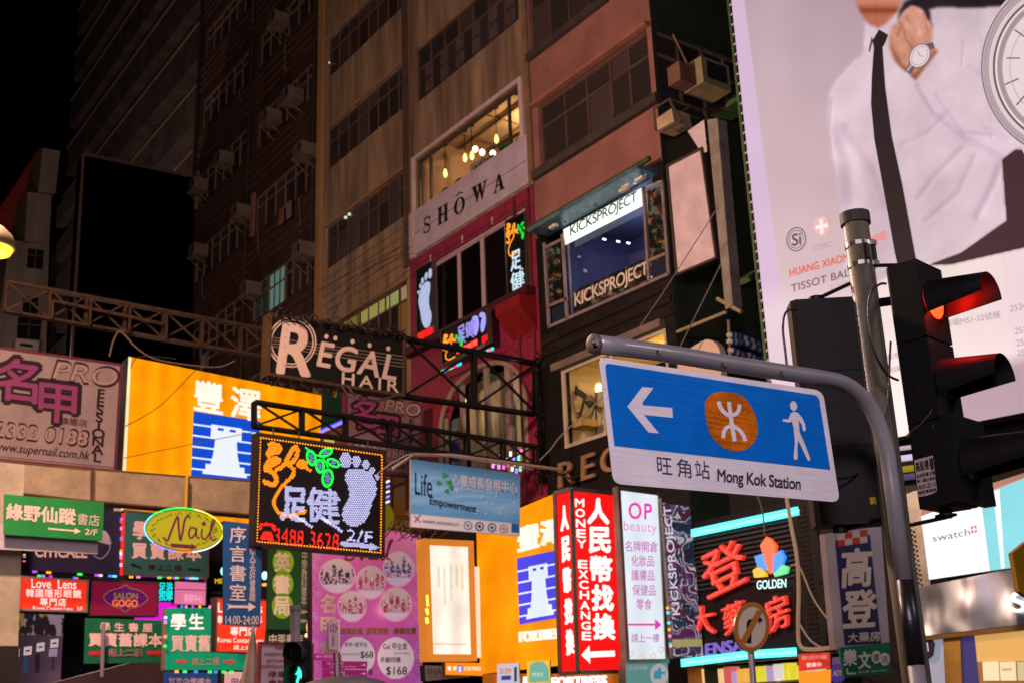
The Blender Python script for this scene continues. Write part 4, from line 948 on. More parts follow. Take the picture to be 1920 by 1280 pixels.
# ---- the big foot LED sign
FL = PY(20.4); C = lambda x, y: (440 + x / 4, 780 + y / 4)
Q = [C(176, 135), C(1122, 268), C(1108, 1040), C(150, 955)]
ft = sign('led_sign', 'big black LED sign with orange dragon stroke, white footprint and red phone number', 'sign', FL, Q, .22, paint('141013', .5, .2, 4), STEELDK(), .07, paint('2a201e', .5))
OR = lit('ff9a1c', 2.1, .3, True); GN = lit('18ff50', 1.7, .3, True); BW = lit('c9ccff', 1.6, .3, True); RD = lit('ff2a20', 1.5, .3, True); WB2 = lit('9ab8ff', 1.3, .3, True)
ORb = lit('9a5008', .8, .3, True); BWb = lit('4c4c68', .8, .3, True)
bord = [C(195, 158), C(1105, 290), C(1095, 1022), C(168, 937), C(195, 158)]
led_line(FL, bord, 5.3, OR, ft, 1.5, name='led_border')
DR = {'blob1': smooth([(250, 200), (300, 192), (350, 215), (358, 250), (330, 285), (290, 290), (262, 310), (232, 280), (255, 240)], True),
      'blob2': smooth([(213, 375), (240, 325), (300, 298), (345, 318), (342, 350), (300, 378), (250, 402), (222, 395)], True)}
def dragon_regions():
    R = [DR['blob1'], DR['blob2']]
    for pts, wd in [([(225, 395), (295, 425), (315, 475), (290, 515), (215, 485)], 36), ([(305, 402), (370, 365), (420, 270), (450, 228), (472, 255), (462, 305), (430, 345), (395, 360)], 32), ([(395, 360), (445, 400), (430, 450), (360, 520), (310, 590), (296, 650), (320, 712), (390, 748), (450, 735), (540, 710)], 27), ([(525, 375), (575, 412)], 20)]:
        R += stroke(smooth(pts), wd)
    R.append(ell((505, 358), 44, 36)); return R
LV = [((575, 310), 32, 58, -15), ((685, 270), 50, 27, -25), ((640, 372), 30, 50, -5), ((740, 348), 50, 27, 25), ((697, 462), 40, 66, 5)]
TOES = [((833, 328), 42, 58), ((915, 337), 32, 46), ((985, 363), 28, 36), ((1030, 405), 24, 28), ((1070, 455), 19, 23)]
SOLE = smooth([(840, 410), (900, 390), (970, 400), (1030, 440), (1062, 510), (1060, 580), (1030, 650), (1010, 720), (970, 790), (910, 822), (850, 815), (812, 770), (808, 710), (840, 650), (857, 590), (850, 530), (830, 465)], True)
mp = lambda R: [[C(*p) for p in r] for r in R]
polys(FL, mp(dragon_regions()), ORb, ft, .006, 'dragon_backing'); led_dots(FL, mp(dragon_regions()), 3.5, OR, ft, name='led_dragon', r=.34)
gl = MB()
for c, rx, ry, a in LV: e = [C(*p) for p in ell(c, rx, ry, a)]; dots_at(FL, dot_line(e + [e[0]], 3.0), 1.5, gl, .03); dots_at(FL, dot_line([C(*p) for p in ell(c, rx * .8, ry * .8, a)], 3.0), 1.2, gl, .03)
dots_at(FL, dot_line([C(535, 235), C(600, 285), C(660, 305), C(700, 380)], 3), 1.5, gl, .03); gl.build('led_leaves', GN, ft)
led_dots(FL, mp([ell(c, rx * .5, ry * .62, a) for c, rx, ry, a in LV]), 3.6, WB2, ft, name='led_leaf_veins', r=.3)
foot = mp([ell(c, rx, ry, 0) for c, rx, ry in TOES] + [SOLE])
polys(FL, foot, BWb, ft, .006, 'footprint_backing'); led_dots(FL, foot, 4.0, BW, ft, name='led_footprint', r=.34)
text(FL, '足', C(362, 528), C(545, 545), C(345, 775), BWb, ft, .04, .006); led_text(FL, '足', C(362, 528), C(545, 545), C(345, 775), 3.1, BW, ft, .045, r=.36)
text(FL, '健', C(540, 528), C(785, 550), C(540, 785), BWb, ft, .03, .006); led_text(FL, '健', C(540, 528), C(785, 550), C(540, 785), 3.0, BW, ft, .03, r=.36)
led_dots(FL, mp(stroke([(450, 738), (580, 830)], 20) + stroke([(650, 758), (812, 865)], 20)), 3.2, BW, ft, name='led_tail')
led_text(FL, '3488 3628', C(303, 833), C(783, 880), C(299, 955), 2.6, RD, ft, .0, 1.05, r=.46)
led_dots(FL, mp([[(215, 860), (275, 865), (298, 935), (190, 925)]]), 3, RD, ft, name='led_telephone', r=.44)
led_dots(FL, mp(stroke(smooth([(190, 845), (200, 815), (245, 808), (290, 820), (298, 850)]), 26)), 3, RD, ft, name='led_telephone', r=.44)
led_text(FL, '2/F', C(848, 845), C(1035, 862), C(842, 932), 2.9, BW, ft, .03, 1.1, r=.42)
ar = [C(*p) for p in [(793, 935), (1012, 955), (1014, 940), (1088, 985), (1010, 1010), (1012, 990), (792, 970)]]
polys(FL, [ar], BWb, ft, .006, 'arrow_backing'); led_dots(FL, [ar], 3.0, BW, ft, name='led_arrow', r=.36)
mb = MB()
for x0, x1 in (((513, 800), (512, 818)), ((561, 808), (560, 826)), ((690, 826), (689, 846))): mb.tube([FL.at(x0, -.1), FL.at(x1, -.1)], .015, 5)
mb.build('hanger', STEELDK(), ft)
# ---- small LED signs on the crimson storey
def xf(ox, oy, sx, sy_, sk=0.0): return lambda R, a=0, b=0: [[(ox + (x - a) * sx, oy + (y - b) * sy_ + (x - a) * sx * sk) for x, y in r] for r in R]
W1 = PX(XF - .1)
def small_dragon(T, pl, par, sp=2.2):
    R = T(dragon_regions(), 213, 190); polys(pl, R, lit('ff8c14', 1.1, .3), par, .008, 'dragon_stroke'); led_dots(pl, R, sp, lit('ffc050', 1.3, .3, True), par, name='led_dragon', r=.25)
    R = T([ell(c, rx, ry, a) for c, rx, ry, a in LV], 213, 190); polys(pl, R, lit('10d840', 1.0, .3), par, .012, 'leaf')
t1 = sign('led_sign', 'tall LED sign with white footprint and red characters, left end of the crimson storey', 'sign', W1, [(781, 508), (811, 490), (812.5, 632), (782, 647)], .08, paint('08070a', .5, .2), STEELDK(), .02)
fl = lambda R: [[(783 + (1085 - x) * .0935, 500 + (y - 270) * .2 - (1085 - x) * .0935 * .45 + 12) for x, y in r] for r in R]
TT = fl([ell(c, rx, ry * .8, 0) for c, rx, ry in TOES] + [SOLE]); polys(W1, TT, lit('8090b8', .9, .3), t1, .008, 'footprint'); led_dots(W1, TT, 2.0, lit('dce4ff', 1.1, .3, True), t1, name='led_footprint', r=.3)
text(W1, '按摩', (783, 626), (812, 611), (784, 641), lit('ff1a14', 1.3, .3), t1, .09, .01); polys(W1, [[(783, 626), (812, 611), (812, 622), (783, 640)]], lit('d01010', 1.0, .3), t1, .008, 'red_band')
t1 = sign('led_sign', 'tall LED sign with orange and green stroke above white characters, right end of crimson storey', 'sign', W1, [(949, 415), (985, 398), (989, 565), (953, 580)], .08, paint('08070a', .5, .2), STEELDK(), .02)
small_dragon(xf(948, 420, .066, .115, -.3), W1, t1)
for s_, a in (('足', ((958, 474), (976, 466), (958, 510))), ('健', ((957, 514), (982, 505), (959, 548)))): text(W1, s_, *a, lit('a8c8d8', 1.0, .3), t1, .03, .012); led_text(W1, s_, *a, 2, lit('e8f4ff', 1.1, .3, True), t1, .02, r=.25)
polys(W1, stroke([(965, 500), (981, 505)], 3) + stroke([(968, 541), (987, 543)], 3), lit('a8c8d8', 1.0, .3), t1, .012, 'tail_stroke')
W2 = PX(XF - .45)
t1 = sign('led_sign', 'slanting LED sign with orange dragon, two footprints and red strip, hung below the dark windows', 'sign', W2, [(827, 621), (914, 579), (917, 640), (830, 684)], .1, paint('08070a', .5, .2), STEELDK(), .02)
small_dragon(xf(829, 628, .0745, .088, -.25), W2, t1)
for s_, a in (('足', ((858, 615), (871, 607), (859, 642))), ('健', ((872, 607), (889, 598), (873, 634)))): text(W2, s_, *a, lit('9088e0', 1.0, .3), t1, .04, .012)
polys(W2, stroke([(863, 634), (873, 641)], 2.5) + stroke([(879, 627), (889, 632)], 2.5), lit('9088e0', 1.0, .3), t1, .012, 'tail_stroke')
for ox in (0, 13): polys(W2, [[(p[0] + ox, p[1] - ox * .5) for p in ell((893, 613), 4.6, 17, 8)], ] + [[(p[0] + ox, p[1] - ox * .5) for p in ell((891, 597), 6, 5, -20)]], lit('9a96f0', 1.05, .3), t1, .014, 'footprint')
polys(W2, [[(855, 655), (895, 634), (896, 647), (856, 664)], [(903, 632), (913, 626), (914, 637), (904, 644)]], lit('ff1414', 1.2, .3), t1, .012, 'red_band'); text(W2, '足底按摩', (856, 655), (894, 636), (857, 664), lit('ff7060', 1.2), t1, .02, .02)
strip = ['20e060', '4060ff', 'b0e040', 'e040b0', '30e0d8']
for (a, b) in (((829, 697), (867, 681)), ((908, 662), (927, 653))):
    t1 = thing('led_strip', 'short rainbow LED strip ' + ('under the left part' if a[0] < 850 else 'to the right') + ' of the slanting dragon sign', 'light strip', W2.at(a))
    for k in range(5): MB().beam(W2.at(L(a, b, k / 5)), W2.at(L(a, b, (k + .85) / 5)), .07, .05, (-1, 0, 0)).build('lit_segment', lit(strip[k], 1.1, .3), t1)
a, b = (600, 806), (648, 784); PZ = PY(23); t1 = thing('led_strip', 'violet and blue neon strip slanting beside the yellow light box', 'light strip', PZ.at(a))
for k in range(3): MB().beam(PZ.at((a[0], a[1] + k * 3)), PZ.at((b[0], b[1] + k * 3)), .035, .03, (0, -1, 0)).build('lit_segment', lit(['5048ff', '60b0ff', 'd060e0'][k], 1.1, .3), t1)
# ---- string of colour lights in front of the crimson wall
random.seed(4); t1 = thing('festoon_lights', 'cluster of coloured festoon bulbs by the crimson wall above the blue banner', 'lights', Y1.at((950, 890)))
for x, y in [(918, 862), (929, 866), (938, 856), (949, 862), (957, 850), (965, 868), (972, 858), (977, 846), (981, 870), (944, 874), (960, 878), (935, 874), (968, 882), (952, 870), (975, 878), (924, 872), (973, 850), (963, 860)]:
    q = Y1.at((x, y), .1); MB().tube([q - (0, 0, .05), q + (.01, 0, .05)], .028, 6).build('bulb', lit(random.choice(['ff60c0', '60ffb0', '8080ff', 'ffe0d0', 'ff80e0', '40e0a0']), 2.0, .3, True), t1)
# ---- blue life banner
LF = PY(19.6); Q = [(770.5, 860), (975, 888), (975, 1004), (770.5, 987)]
lf = thing('banner_sign', 'blue and white banner sign with green leaf print hanging from a pipe in the middle', 'sign', LF.at((872, 996)))
MB().prism([LF.at(p, -.004) for p in Q], -LF.n * .06).build('casing', paint('8a8080', .5), lf)
def lifefn(X, Y, u, v):
    s_ = np.clip(.1 + .9 * vn(X * .12, Y, 7, 3) * np.exp(-((v - .4) / .35) ** 2), 0, 1)[..., None]
    c = np.array([70, 130, 185]) * (1 - s_) + np.array([150, 190, 225]) * s_
    c = c * (1 - np.clip((.25 - v) / .25, 0, 1)[..., None] * .25); wh = (v > .80)[..., None]; return np.where(wh, np.array([205, 195, 205]), c)
mural(LF, Q, 90, 50, lifefn, vcol(.22, .95, .5), lf, 'printed_face')
dk = paint('181820', .6, 0); lw = paint('d0d0d8', .6, 0)
text(LF, 'Life', (778, 884), (810, 890), (778, 926), dk, lf, .0, .012); text(LF, 'Empowerment', (806, 930), (893, 946), (806, 949), dk, lf, .02, .012)
text(LF, '心靈成長發展中心', (848, 887), (970, 904), (848, 909), lw, lf, .02, .012); text(LF, 'http://lifeempowermentctr.org', (864, 907), (969, 921), (864, 913), paint('20305a'), lf, 0, .012)
for c, r_, a in [((834, 890), 6, 0), ((823, 905), 5, 40), ((843, 904), 6, 20), ((838, 920), 5, -20), ((846, 914), 5, 60)]: polys(LF, [ell((c[0] + r_ * .5 * math.cos(k * 2.09 + a), c[1] + r_ * .5 * math.sin(k * 2.09 + a)), r_ * .55, r_ * .5, a, 10) for k in range(3)], paint('2f9a48', .6, .1), lf, .014, 'leaf_print')
text(LF, '中國基督教心靈成長協會有限公司', (792, 973), (860, 980), (792, 979), dk, lf, 0, .012)
polys(LF, stroke([(777, 966), (788, 978)], 2) + stroke([(788, 964), (777, 978)], 2), paint('a03c34'), lf, .012, 'emblem')
for x, c_ in ((877, '6a9ac0'), (899, '2a2a30'), (922, '3c6a68'), (944, 'c0a070')): e = ell((x, 984 + (x - 877) * .09), 7, 7.5, 0, 16); polys(LF, stroke(e + [e[0]], 2), paint(c_), lf, .012, 'emblem'); polys(LF, [ell((x, 984 + (x - 877) * .09), 3, 3, 0, 8)], paint(c_), lf, .013, 'emblem')
polys(LF, [[(959, 980), (973, 981.5), (973, 998), (959, 997)]], paint('2a7ac0'), lf, .012, 'emblem')
random.seed(2); polys(LF, [ell((random.uniform(850, 970), random.uniform(915, 962)), 2, 2, 0, 6) for _ in range(22)], paint('c8d8e8'), lf, .012, 'sparkle')
mb = MB(); mb.tube([PY(19.8).at((736, 878)), PY(19.8).at((775, 852)), PY(19.8).at((850, 853)), PY(19.8).at((1050, 880))], .035, 6); tag(mb.build('steel_pipe', paint('9a8a80', .4, .3)), 'thin pale pipe above the blue banner sign', 'pipe')
# ================================================================= LOWER LEFT CLUSTER
def unlit(h, k=.12): return paint(h, .6, .12, 2)
def T_(pl, par, s_, x0, y0, x1, y1, m, b=.03, sk=0.0, **k): return text(pl, s_, (x0, y0), (x1, y0 + (x1 - x0) * sk), (x0, y1), m, par, b, **k)
pinkw = paint('d8b4b8', .6, .1)
# grey pillar at the left edge
t = tag(MB().prism([PY(24.4).at(p) for p in [(-60, 860), (46, 870), (34, 1210), (-60, 1210)]], (0, 2, 0)).build('concrete_pillar', paint('a89a8a', .8, .3, 1.5, .2)), 'pale concrete wall edge at the far lower left below the green banner', 'wall')
t = tag(MB().prism([PY(24.35).at(p) for p in [(-60, 1211), (36, 1211), (28, 1420), (-60, 1420)]], (0, 1.5, 0)).build('wall_cladding', paint('241e1e', .7)), 'dark cladding at the bottom left corner under the pale wall', 'wall')
pl = PY(23.5)
g1 = sign('banner_sign', 'green banner with white 綠野仙蹤 lettering and arrow, over a blank pale strip, far left', 'sign', pl, [(8, 925.5), (195, 941), (192, 1013), (7, 1001)], .03, paint('1c7a3a', .6, .2, 2, streak=True), paint('206030'))
text(pl, '綠野仙蹤', (13, 943), (142, 954), (12, 972), paint('e0b8bc', .6, .1), g1, .04, .012); text(pl, '書店', (146, 961), (187, 965), (145, 982), paint('c8b8b0'), g1, .01, .012)
polys(pl, [arrow((90, 990), (152, 995.5), 2.6, 12, 11)], paint('e0c0bc'), g1, .012, 'arrow'); text(pl, '2/F', (160, 990), (183, 992), (159, 1001), paint('e0c0bc'), g1, .015, .012)
t = tag(MB().prism([PY(23.8).at(p) for p in [(-20, 980), (184, 1000), (183, 1038), (-20, 1028)]], (0, .03, 0)).build('blank_banner', paint('b0a4b4', .7, .15)), 'blank pale lilac banner strip showing below the green banner', 'banner')
pl = PY(26.5)
g2 = sign('light_box_sign', 'dark navy sign with pale arc logo and coloured light edges behind the green banner', 'sign', pl, [(44, 940), (227, 958), (225, 1077), (42, 1068)], .25, paint('201c3c', .5, .2), paint('302830'))
T_(pl, g2, 'CITICALL', 66, 1021, 163, 1043, pinkw, .04, .02); polys(pl, stroke(smooth([(175, 1040), (190, 1046), (205, 1030), (206, 1008)]), 2), paint('8a7aa8'), g2, .012, 'logo_arc'); polys(pl, [smooth([(176, 1010), (178, 996), (198, 995), (208, 1014), (204, 1020)], True)], paint('a898b0'), g2, .012, 'logo_arc')
mb_c = ['4080ff', 'ff4040', '40ff60', 'ffb020', 'e0e0ff', 'c040e0', '60e0ff', 'ff80c0']
def edge_leds(par, pl, pts, n, seed):
    random.seed(seed)
    for k in range(n):
        a = random.random() * .93; MB().beam(pl.at(L(pts[0], pts[1], a), .05), pl.at(L(pts[0], pts[1], a + .05), .05), .045, .03, pl.n).build('edge_light', lit(random.choice(mb_c), 1.2, .3, True), par)
edge_leds(g2, pl, ((227, 960), (226, 1075)), 8, 1); edge_leds(g2, pl, ((45, 1070), (222, 1080)), 7, 2); edge_leds(g2, pl, ((46, 1030), (44, 1066)), 5, 3)
t = tag(MB().beam(pl.at((230, 962)), pl.at((227, 1078)), .05, .05, pl.n).build('red_neon_tube', lit('ff2020', 1.2)), 'thin red neon tube between the navy sign and the teal sign', 'neon tube')
g3 = sign('printed_sign', 'faded teal bookshop sign with 買賣課本 lettering half hidden by the oval nail sign', 'sign', pl, [(234, 956), (390, 972), (389, 1081), (233, 1076)], .2, paint('2a5a60', .6, .2, streak=True), paint('403038'), .04)
T_(pl, g3, '學生書屋', 250, 976, 380, 1009, pinkw, .05, .06, spacing=1.25); T_(pl, g3, '買賣課本', 248, 1016, 377, 1045, pinkw, .05, .04, spacing=1.25); T_(pl, g3, '請上二樓', 278, 1057, 340, 1068, paint('3a1c24'), .03, .02, spacing=1.3)
polys(pl, [arrow((265, 1064), (244, 1056), 4, 8, 8), arrow((352, 1066), (378, 1068), 4, 8, 8)], paint('1c1416'), g3, .012, 'arrow'); edge_leds(g3, pl, ((240, 1081), (385, 1084)), 10, 5)
# oval nail sign
pl = PY(22.5); C2 = (344.5, 993)
on = thing('oval_sign', 'oval olive-yellow Nail sign ringed with multicoloured LED lights', 'sign', pl.at((344, 1035)))
fo = ell(C2, 71, 38, 4, 48); MB().prism([pl.at(p, -.004) for p in fo], -pl.n * .1).build('casing', paint('40381c'), on); polys(pl, [fo], lit('9a9418', .8, .5), on, 0, 'oval_face')
seg = [(-60, 25, 'd8e030'), (25, 75, 'd8d0e8'), (75, 100, 'ff6a3a'), (100, 140, '8070ff'), (140, 215, '60e0f0'), (215, 285, '20ff60'), (285, 302, 'ffe080')]
for a0, a1, c_ in seg:
    pts = [(C2[0] + 73.5 * math.cos(math.radians(a)) * math.cos(.07) - 41 * math.sin(math.radians(a)) * math.sin(.07), C2[1] + 73.5 * math.cos(math.radians(a)) * math.sin(.07) + 41 * math.sin(math.radians(a))) for a in np.arange(a0, a1 + .1, 2.5)]
    led_line(pl, pts, 2.8, lit(c_, 2.2, .3, True), on, 1.5, .05, 'led_rim'); polys(pl, stroke(pts, 1.6), lit(c_, 1.0, .2, True), on, .03, 'rim_glow')
pu = paint('6a1848', .6, .1); dk2 = paint('3a3410')
polys(pl, stroke(smooth([(306, 1006), (314, 1012), (322, 992), (330, 972), (334, 970), (335, 990), (338, 1011), (342, 998), (346, 975), (352, 966), (356, 970)]), 4) + stroke(smooth([(366, 990), (358, 988), (354, 1000), (358, 1008), (366, 1000), (368, 990), (368, 1004), (374, 1008)]), 3.4) + stroke(smooth([(379, 990), (378, 1004), (384, 1010), (392, 1000), (402, 978), (404, 972), (398, 976), (394, 1000), (398, 1012), (406, 1008)]), 3.2) + [ell((382, 981), 4, 4.4, 0, 10)], pu, on, .012, 'script_lettering')
polys(pl, [arrow((320, 1021), (370, 1025), 7, 12, 13)], pu, on, .012, 'arrow')
for s0 in (0, 1):
    random.seed(20 + s0); polys(pl, sum([stroke(smooth([(C2[0] + math.cos(a + d) * (58 + 5 * math.sin(k2 * 2)), C2[1] + math.sin(a + d) * (31 + 3 * math.cos(k2 * 3))) for k2, d in enumerate((0, .08, .16, .24))]), 1.0) for a in np.arange(0, 6.28, .34)], []), dk2, on, .012, 'scrollwork') if s0 == 0 else None
mb = MB(); mb.tube([pl.at((350, 950)), pl.at((350, 952))], .02, 5); mb.tube([pl.at((300, 960)), pl.at((292, 948))], .015, 5); mb.build('hanger', BLACK(), on)
# love lens
pl = PY(25.0); red = lit('f03418', .95, .3, tube=.06); ww = lit('ffe8e0', .95, .3)
g5 = sign('light_box_sign', 'glowing red contact lens light box with white Love Lens lettering at lower left', 'sign', pl, [(38, 1080), (164.5, 1088), (162, 1146), (34, 1142)], .25, red, paint('6a5048'), .035)
T_(pl, g5, 'Love  Lens', 59, 1084, 143, 1101, ww, .02, .03); T_(pl, g5, '韓國隱形眼鏡', 49, 1103, 152, 1118, ww, .02, .02, spacing=1.15); T_(pl, g5, '專門店', 75, 1120, 124, 1134, ww, .02, .02, spacing=1.15); T_(pl, g5, 'Korea Contact Lens   3/F', 62, 1135, 155, 1143, ww, .01, .02)
edge_leds(g5, pl, ((32, 1082), (30, 1140)), 8, 8); edge_leds(g5, pl, ((40, 1077), (160, 1084)), 6, 9)
g6 = sign('light_box_sign', 'deep crimson salon sign with small ornamental gold-outlined badge', 'sign', pl, [(171, 1087), (296, 1091.5), (295, 1153), (169.5, 1152)], .3, lit('7a0c34', .8, .4), paint('302024'), .03, paint('4a3028'))
bd = smooth([(194, 1119), (204, 1108), (214, 1104), (226, 1101), (235, 1096), (244, 1102), (258, 1105), (268, 1110), (277, 1121), (268, 1131), (256, 1137), (243, 1140), (234, 1146), (225, 1139), (212, 1135), (203, 1130)], True)
polys(pl, [bd], lit('5a1060', .7), g6, .01, 'badge'); polys(pl, stroke(bd + [bd[0]], 1.3), lit('a8702a', .7), g6, .014, 'badge_outline')
T_(pl, g6, 'SALON', 213, 1110, 258, 1121, lit('a08a28', .7), .02, .02); T_(pl, g6, 'GOGO', 211, 1123, 258, 1136, lit('e86a28', .9), .09, .02)
pl = PY(27.5)
g7 = sign('neon_sign', 'small black sign with cyan neon characters right of the crimson salon sign', 'sign', pl, [(296, 1088), (327, 1090), (327, 1128), (296, 1127)], .1, BLACK()); T_(pl, g7, '足浴\n按摩', 298, 1091, 324, 1125, lit('20d8d8', 1.2, .3), .04)
g8 = sign('light_box_sign', 'glowing pink light box with faint white lettering above the green bookshop sign', 'sign', pl, [(328, 1089), (386, 1092), (385, 1134), (327, 1131)], .2, lit('e878a0', .9, .3)); T_(pl, g8, '美容中心', 345, 1112, 380, 1128, lit('f8b0c8', 1), .01, .02); polys(pl, [[(328, 1103), (385, 1105), (385, 1106.5), (328, 1104.5)]], lit('803050', .5), g8, .01, 'seam')
pl = PY(28.5)
g9 = sign('light_box_sign', 'magenta light box with white text, its lower part showing under the dark green bookshop sign', 'sign', pl, [(252, 1120), (332, 1126), (330, 1300), (252, 1300)], .2, lit('e818d8', 1.0, .3)); T_(pl, g9, '化妝品', 270, 1240, 305, 1252, ww, .03); T_(pl, g9, 'Korea Smart Lens', 262, 1254, 304, 1259, ww, .0); polys(pl, [[(263, 1266), (304, 1266), (304, 1271), (263, 1271)]], ww, g9, .012, 'bar'); T_(pl, g9, '請上一樓', 272, 1274, 304, 1284, ww, .02)
polys(pl, [[(252, 1243), (257, 1243), (256, 1300), (251, 1300)]], lit('ffe8f0', 1), g9, .014, 'edge_strip')
g10 = sign('led_sign', 'dark sign with cyan lamp and yellow METRO letters behind the blue bookroom banner', 'sign', pl, [(388, 975), (420, 978), (420, 1135), (388, 1132)], .15, paint('140e10', .5)); T_(pl, g10, 'METRO', 403, 1084, 440, 1093, lit('f0c020', 1), .03); polys(pl, [ell((418, 1070), 5, 8, 0, 10)], lit('b0f0ff', 1.4), g10, .012, 'lamp'); polys(pl, [arrow((395, 1110), (417, 1111), 3, 8, 9)], paint('b09a9c'), g10, .012, 'arrow')
# green book signs
pl = PY(22.0); gg = paint('0c5a3c', .6, .2, 2, streak=True); rda = paint('c01c28', .6, .1)
g11 = sign('banner_sign', 'dark green bookshop banner with pink 學生書屋 買賣舊課本 lettering and red arrows', 'sign', pl, [(160, 1157.5), (309, 1162), (305.5, 1241), (157.5, 1243)], .04, gg, gg)
T_(pl, g11, '學生書屋', 188, 1166, 286, 1182, pinkw, .04, .02, spacing=1.6); T_(pl, g11, '買賣舊課本', 167, 1186, 304, 1210, pinkw, .06, .01, spacing=1.08); T_(pl, g11, '請上二樓', 204, 1216, 266, 1230, pinkw, .055, 0, spacing=1.05); T_(pl, g11, '請上二樓', 204, 1216, 266, 1230, paint('5a1c28'), .01, 0, spacing=1.05, off=.018)
polys(pl, [arrow((167, 1224), (193, 1223), 7, 8, 12), arrow((276, 1223), (304, 1223), 7, 8, 12)], rda, g11, .012, 'arrow')
t = tag(MB().tube([PY(21.8).at((194, 1168)), PY(21.8).at((191, 1268))], .035, 8).build('slim_post', paint('7a6a74', .5)), 'slim grey pole in front of the dark green bookshop banner', 'pole')
pl = PY(21.0); gl_ = lit('0c8a62', .55, .6)
g12 = thing('light_box_sign', 'lit green L-shaped bookshop sign with 學生 and pink arrow strip', 'sign', pl.at((380, 1256)))
Lq = [(312, 1139), (396, 1138), (395, 1222), (463, 1226), (462, 1255), (309, 1255)]; MB().prism([pl.at(p, -.004) for p in Lq], -pl.n * .2).build('casing', paint('8a6a6c', .5), g12); polys(pl, [Lq], gl_, g12, 0, 'lit_face')
T_(pl, g12, '學生', 321, 1150, 382, 1179, ww, .04, 0, spacing=1.25); T_(pl, g12, '買賣舊', 322, 1190, 394, 1220, paint('e0c0c0'), .04, 0, spacing=1.05); T_(pl, g12, '請上二樓', 360, 1232, 411, 1246, paint('c08088'), .02, 0, spacing=1.1)
polys(pl, [arrow((330, 1239), (351, 1239), 5, 8, 12), arrow((419, 1239), (441, 1240), 5, 8, 12)], lit('d83848', .7), g12, .012, 'arrow'); edge_leds(g12, pl, ((310, 1145), (308, 1252)), 6, 11); edge_leds(g12, pl, ((330, 1136), (396, 1137)), 5, 12); edge_leds(g12, pl, ((312, 1258), (440, 1259)), 7, 13)
pl = PY(23.0)
g13 = sign('light_box_sign', 'second red contact lens light box, largely hidden behind the blue bookroom sign', 'sign', pl, [(405, 1120), (500, 1124), (499, 1224), (404, 1221)], .25, red, paint('6a5048'), .03)
T_(pl, g13, 'Love Lens', 409, 1129, 492, 1147, ww, .02, .02); T_(pl, g13, '韓國隱形', 408, 1153, 492, 1168, ww, .02, .02); T_(pl, g13, '專門店', 432, 1174, 480, 1190, ww, .03, .02); T_(pl, g13, 'Korea Contact Lens', 408, 1194, 494, 1203, ww, .015, .02); T_(pl, g13, '請上3樓', 438, 1208, 476, 1217, ww, .01, .02)
# blue bookroom sign
pl = PY(20.6)
g14 = sign('banner_sign', 'tall blue bookroom banner with 序言書室, white arrow and opening hours', 'sign', pl, [(419, 975), (492, 984), (488, 1174), (419, 1170)], .04, paint('1c4a82', .6, .15, streak=True), paint('1c3a62'))
lw2 = paint('c8b8c0', .6, .1)
for k, ch in enumerate('序言書室'): T_(pl, g14, ch, 431, 986 + k * 36, 461, 1016 + k * 36, lw2, .015, .04)
text(pl, '個人文及社會書籍', (468, 1024), (480, 1025), (467, 1126), lw2, g14, 0, .012, vertical=True); polys(pl, [arrow((428, 1136), (480, 1137), 5, 14, 17)], lw2, g14, .012, 'arrow'); T_(pl, g14, '14:00-24:00', 423, 1153, 485, 1169, lw2, 0, .01)
polys(pl, [[(428, 1133), (424, 1130), (436, 1134)], [(428, 1139), (424, 1142), (436, 1138)]], lw2, g14, .012, 'arrow_fletching')
pl = PY(22.6)
g15 = sign('banner_sign', 'dark green bookstore banner with lime discs and white 英書局 characters', 'sign', pl, [(504, 1020), (583, 1028), (572, 1181), (500, 1178)], .05, paint('1e4a28', .6, .2, streak=True), paint('203020'))
for k, ch in enumerate('育英書局'):
    c_ = (532 - k * .8, 1012 + k * 41); polys(pl, [[(min(max(p[0], 503), 578), max(p[1], 1022)) for p in ell(c_, 20, 24, 0, 20)]], lit('7a9a18', .5, .6), g15, .01, 'lime_disc')
    if k: T_(pl, g15, ch, c_[0] - 16, c_[1] - 17, c_[0] + 13, c_[1] + 17, paint('d8c8b8'), .05, .03, off=.018)
text(pl, '中學教科書本', (566, 1031), (577, 1032), (564, 1134), paint('b8a8a8'), g15, .02, .012, vertical=True)
polys(pl, stroke([(562, 1143), (570, 1146), (562, 1149)], 1.6) + stroke([(568, 1143), (576, 1146), (568, 1149)], 1.6) + stroke([(562, 1160), (570, 1163), (562, 1166)], 1.6) + stroke([(568, 1160), (576, 1163), (568, 1166)], 1.6), paint('b8a8a8'), g15, .012, 'chevron')
g15b = sign('banner_sign', 'lower dark green banner with pale characters half cut by the grey warning board', 'sign', PY(22.7), [(499, 1181), (572, 1183), (570, 1210), (498, 1208)], .05, paint('1a3c28', .6, .2), paint('203020')); T_(PY(22.7), g15b, '中英書店', 505, 1188, 568, 1206, paint('c8b8b0'), .03)
t = thing('neon_sign', 'narrow vertical strip of coloured neon shapes left of the pink nail poster', 'neon sign', PY(26).at((583, 1200)))
for (x, y), c_, rx, ry in [((582, 1082), 'ffb040', 3, 7), ((581, 1093), 'ff7020', 3, 4), ((581, 1112), '20ff90', 3.2, 12), ((582, 1152), 'd040e0', 3, 4), ((580, 1175), 'ffb060', 4, 12), ((577, 1190), 'ffe0a0', 5, 4), ((497, 1078), 'b8f0ff', 5, 8), ((497, 1095), 'e0a040', 5, 3)]:
    MB().prism([PY(26).at(p) for p in ell((x, y), rx, ry, 0, 10)], (0, .05, 0)).build('neon_shape', lit(c_, 1.5, .3, True), t)
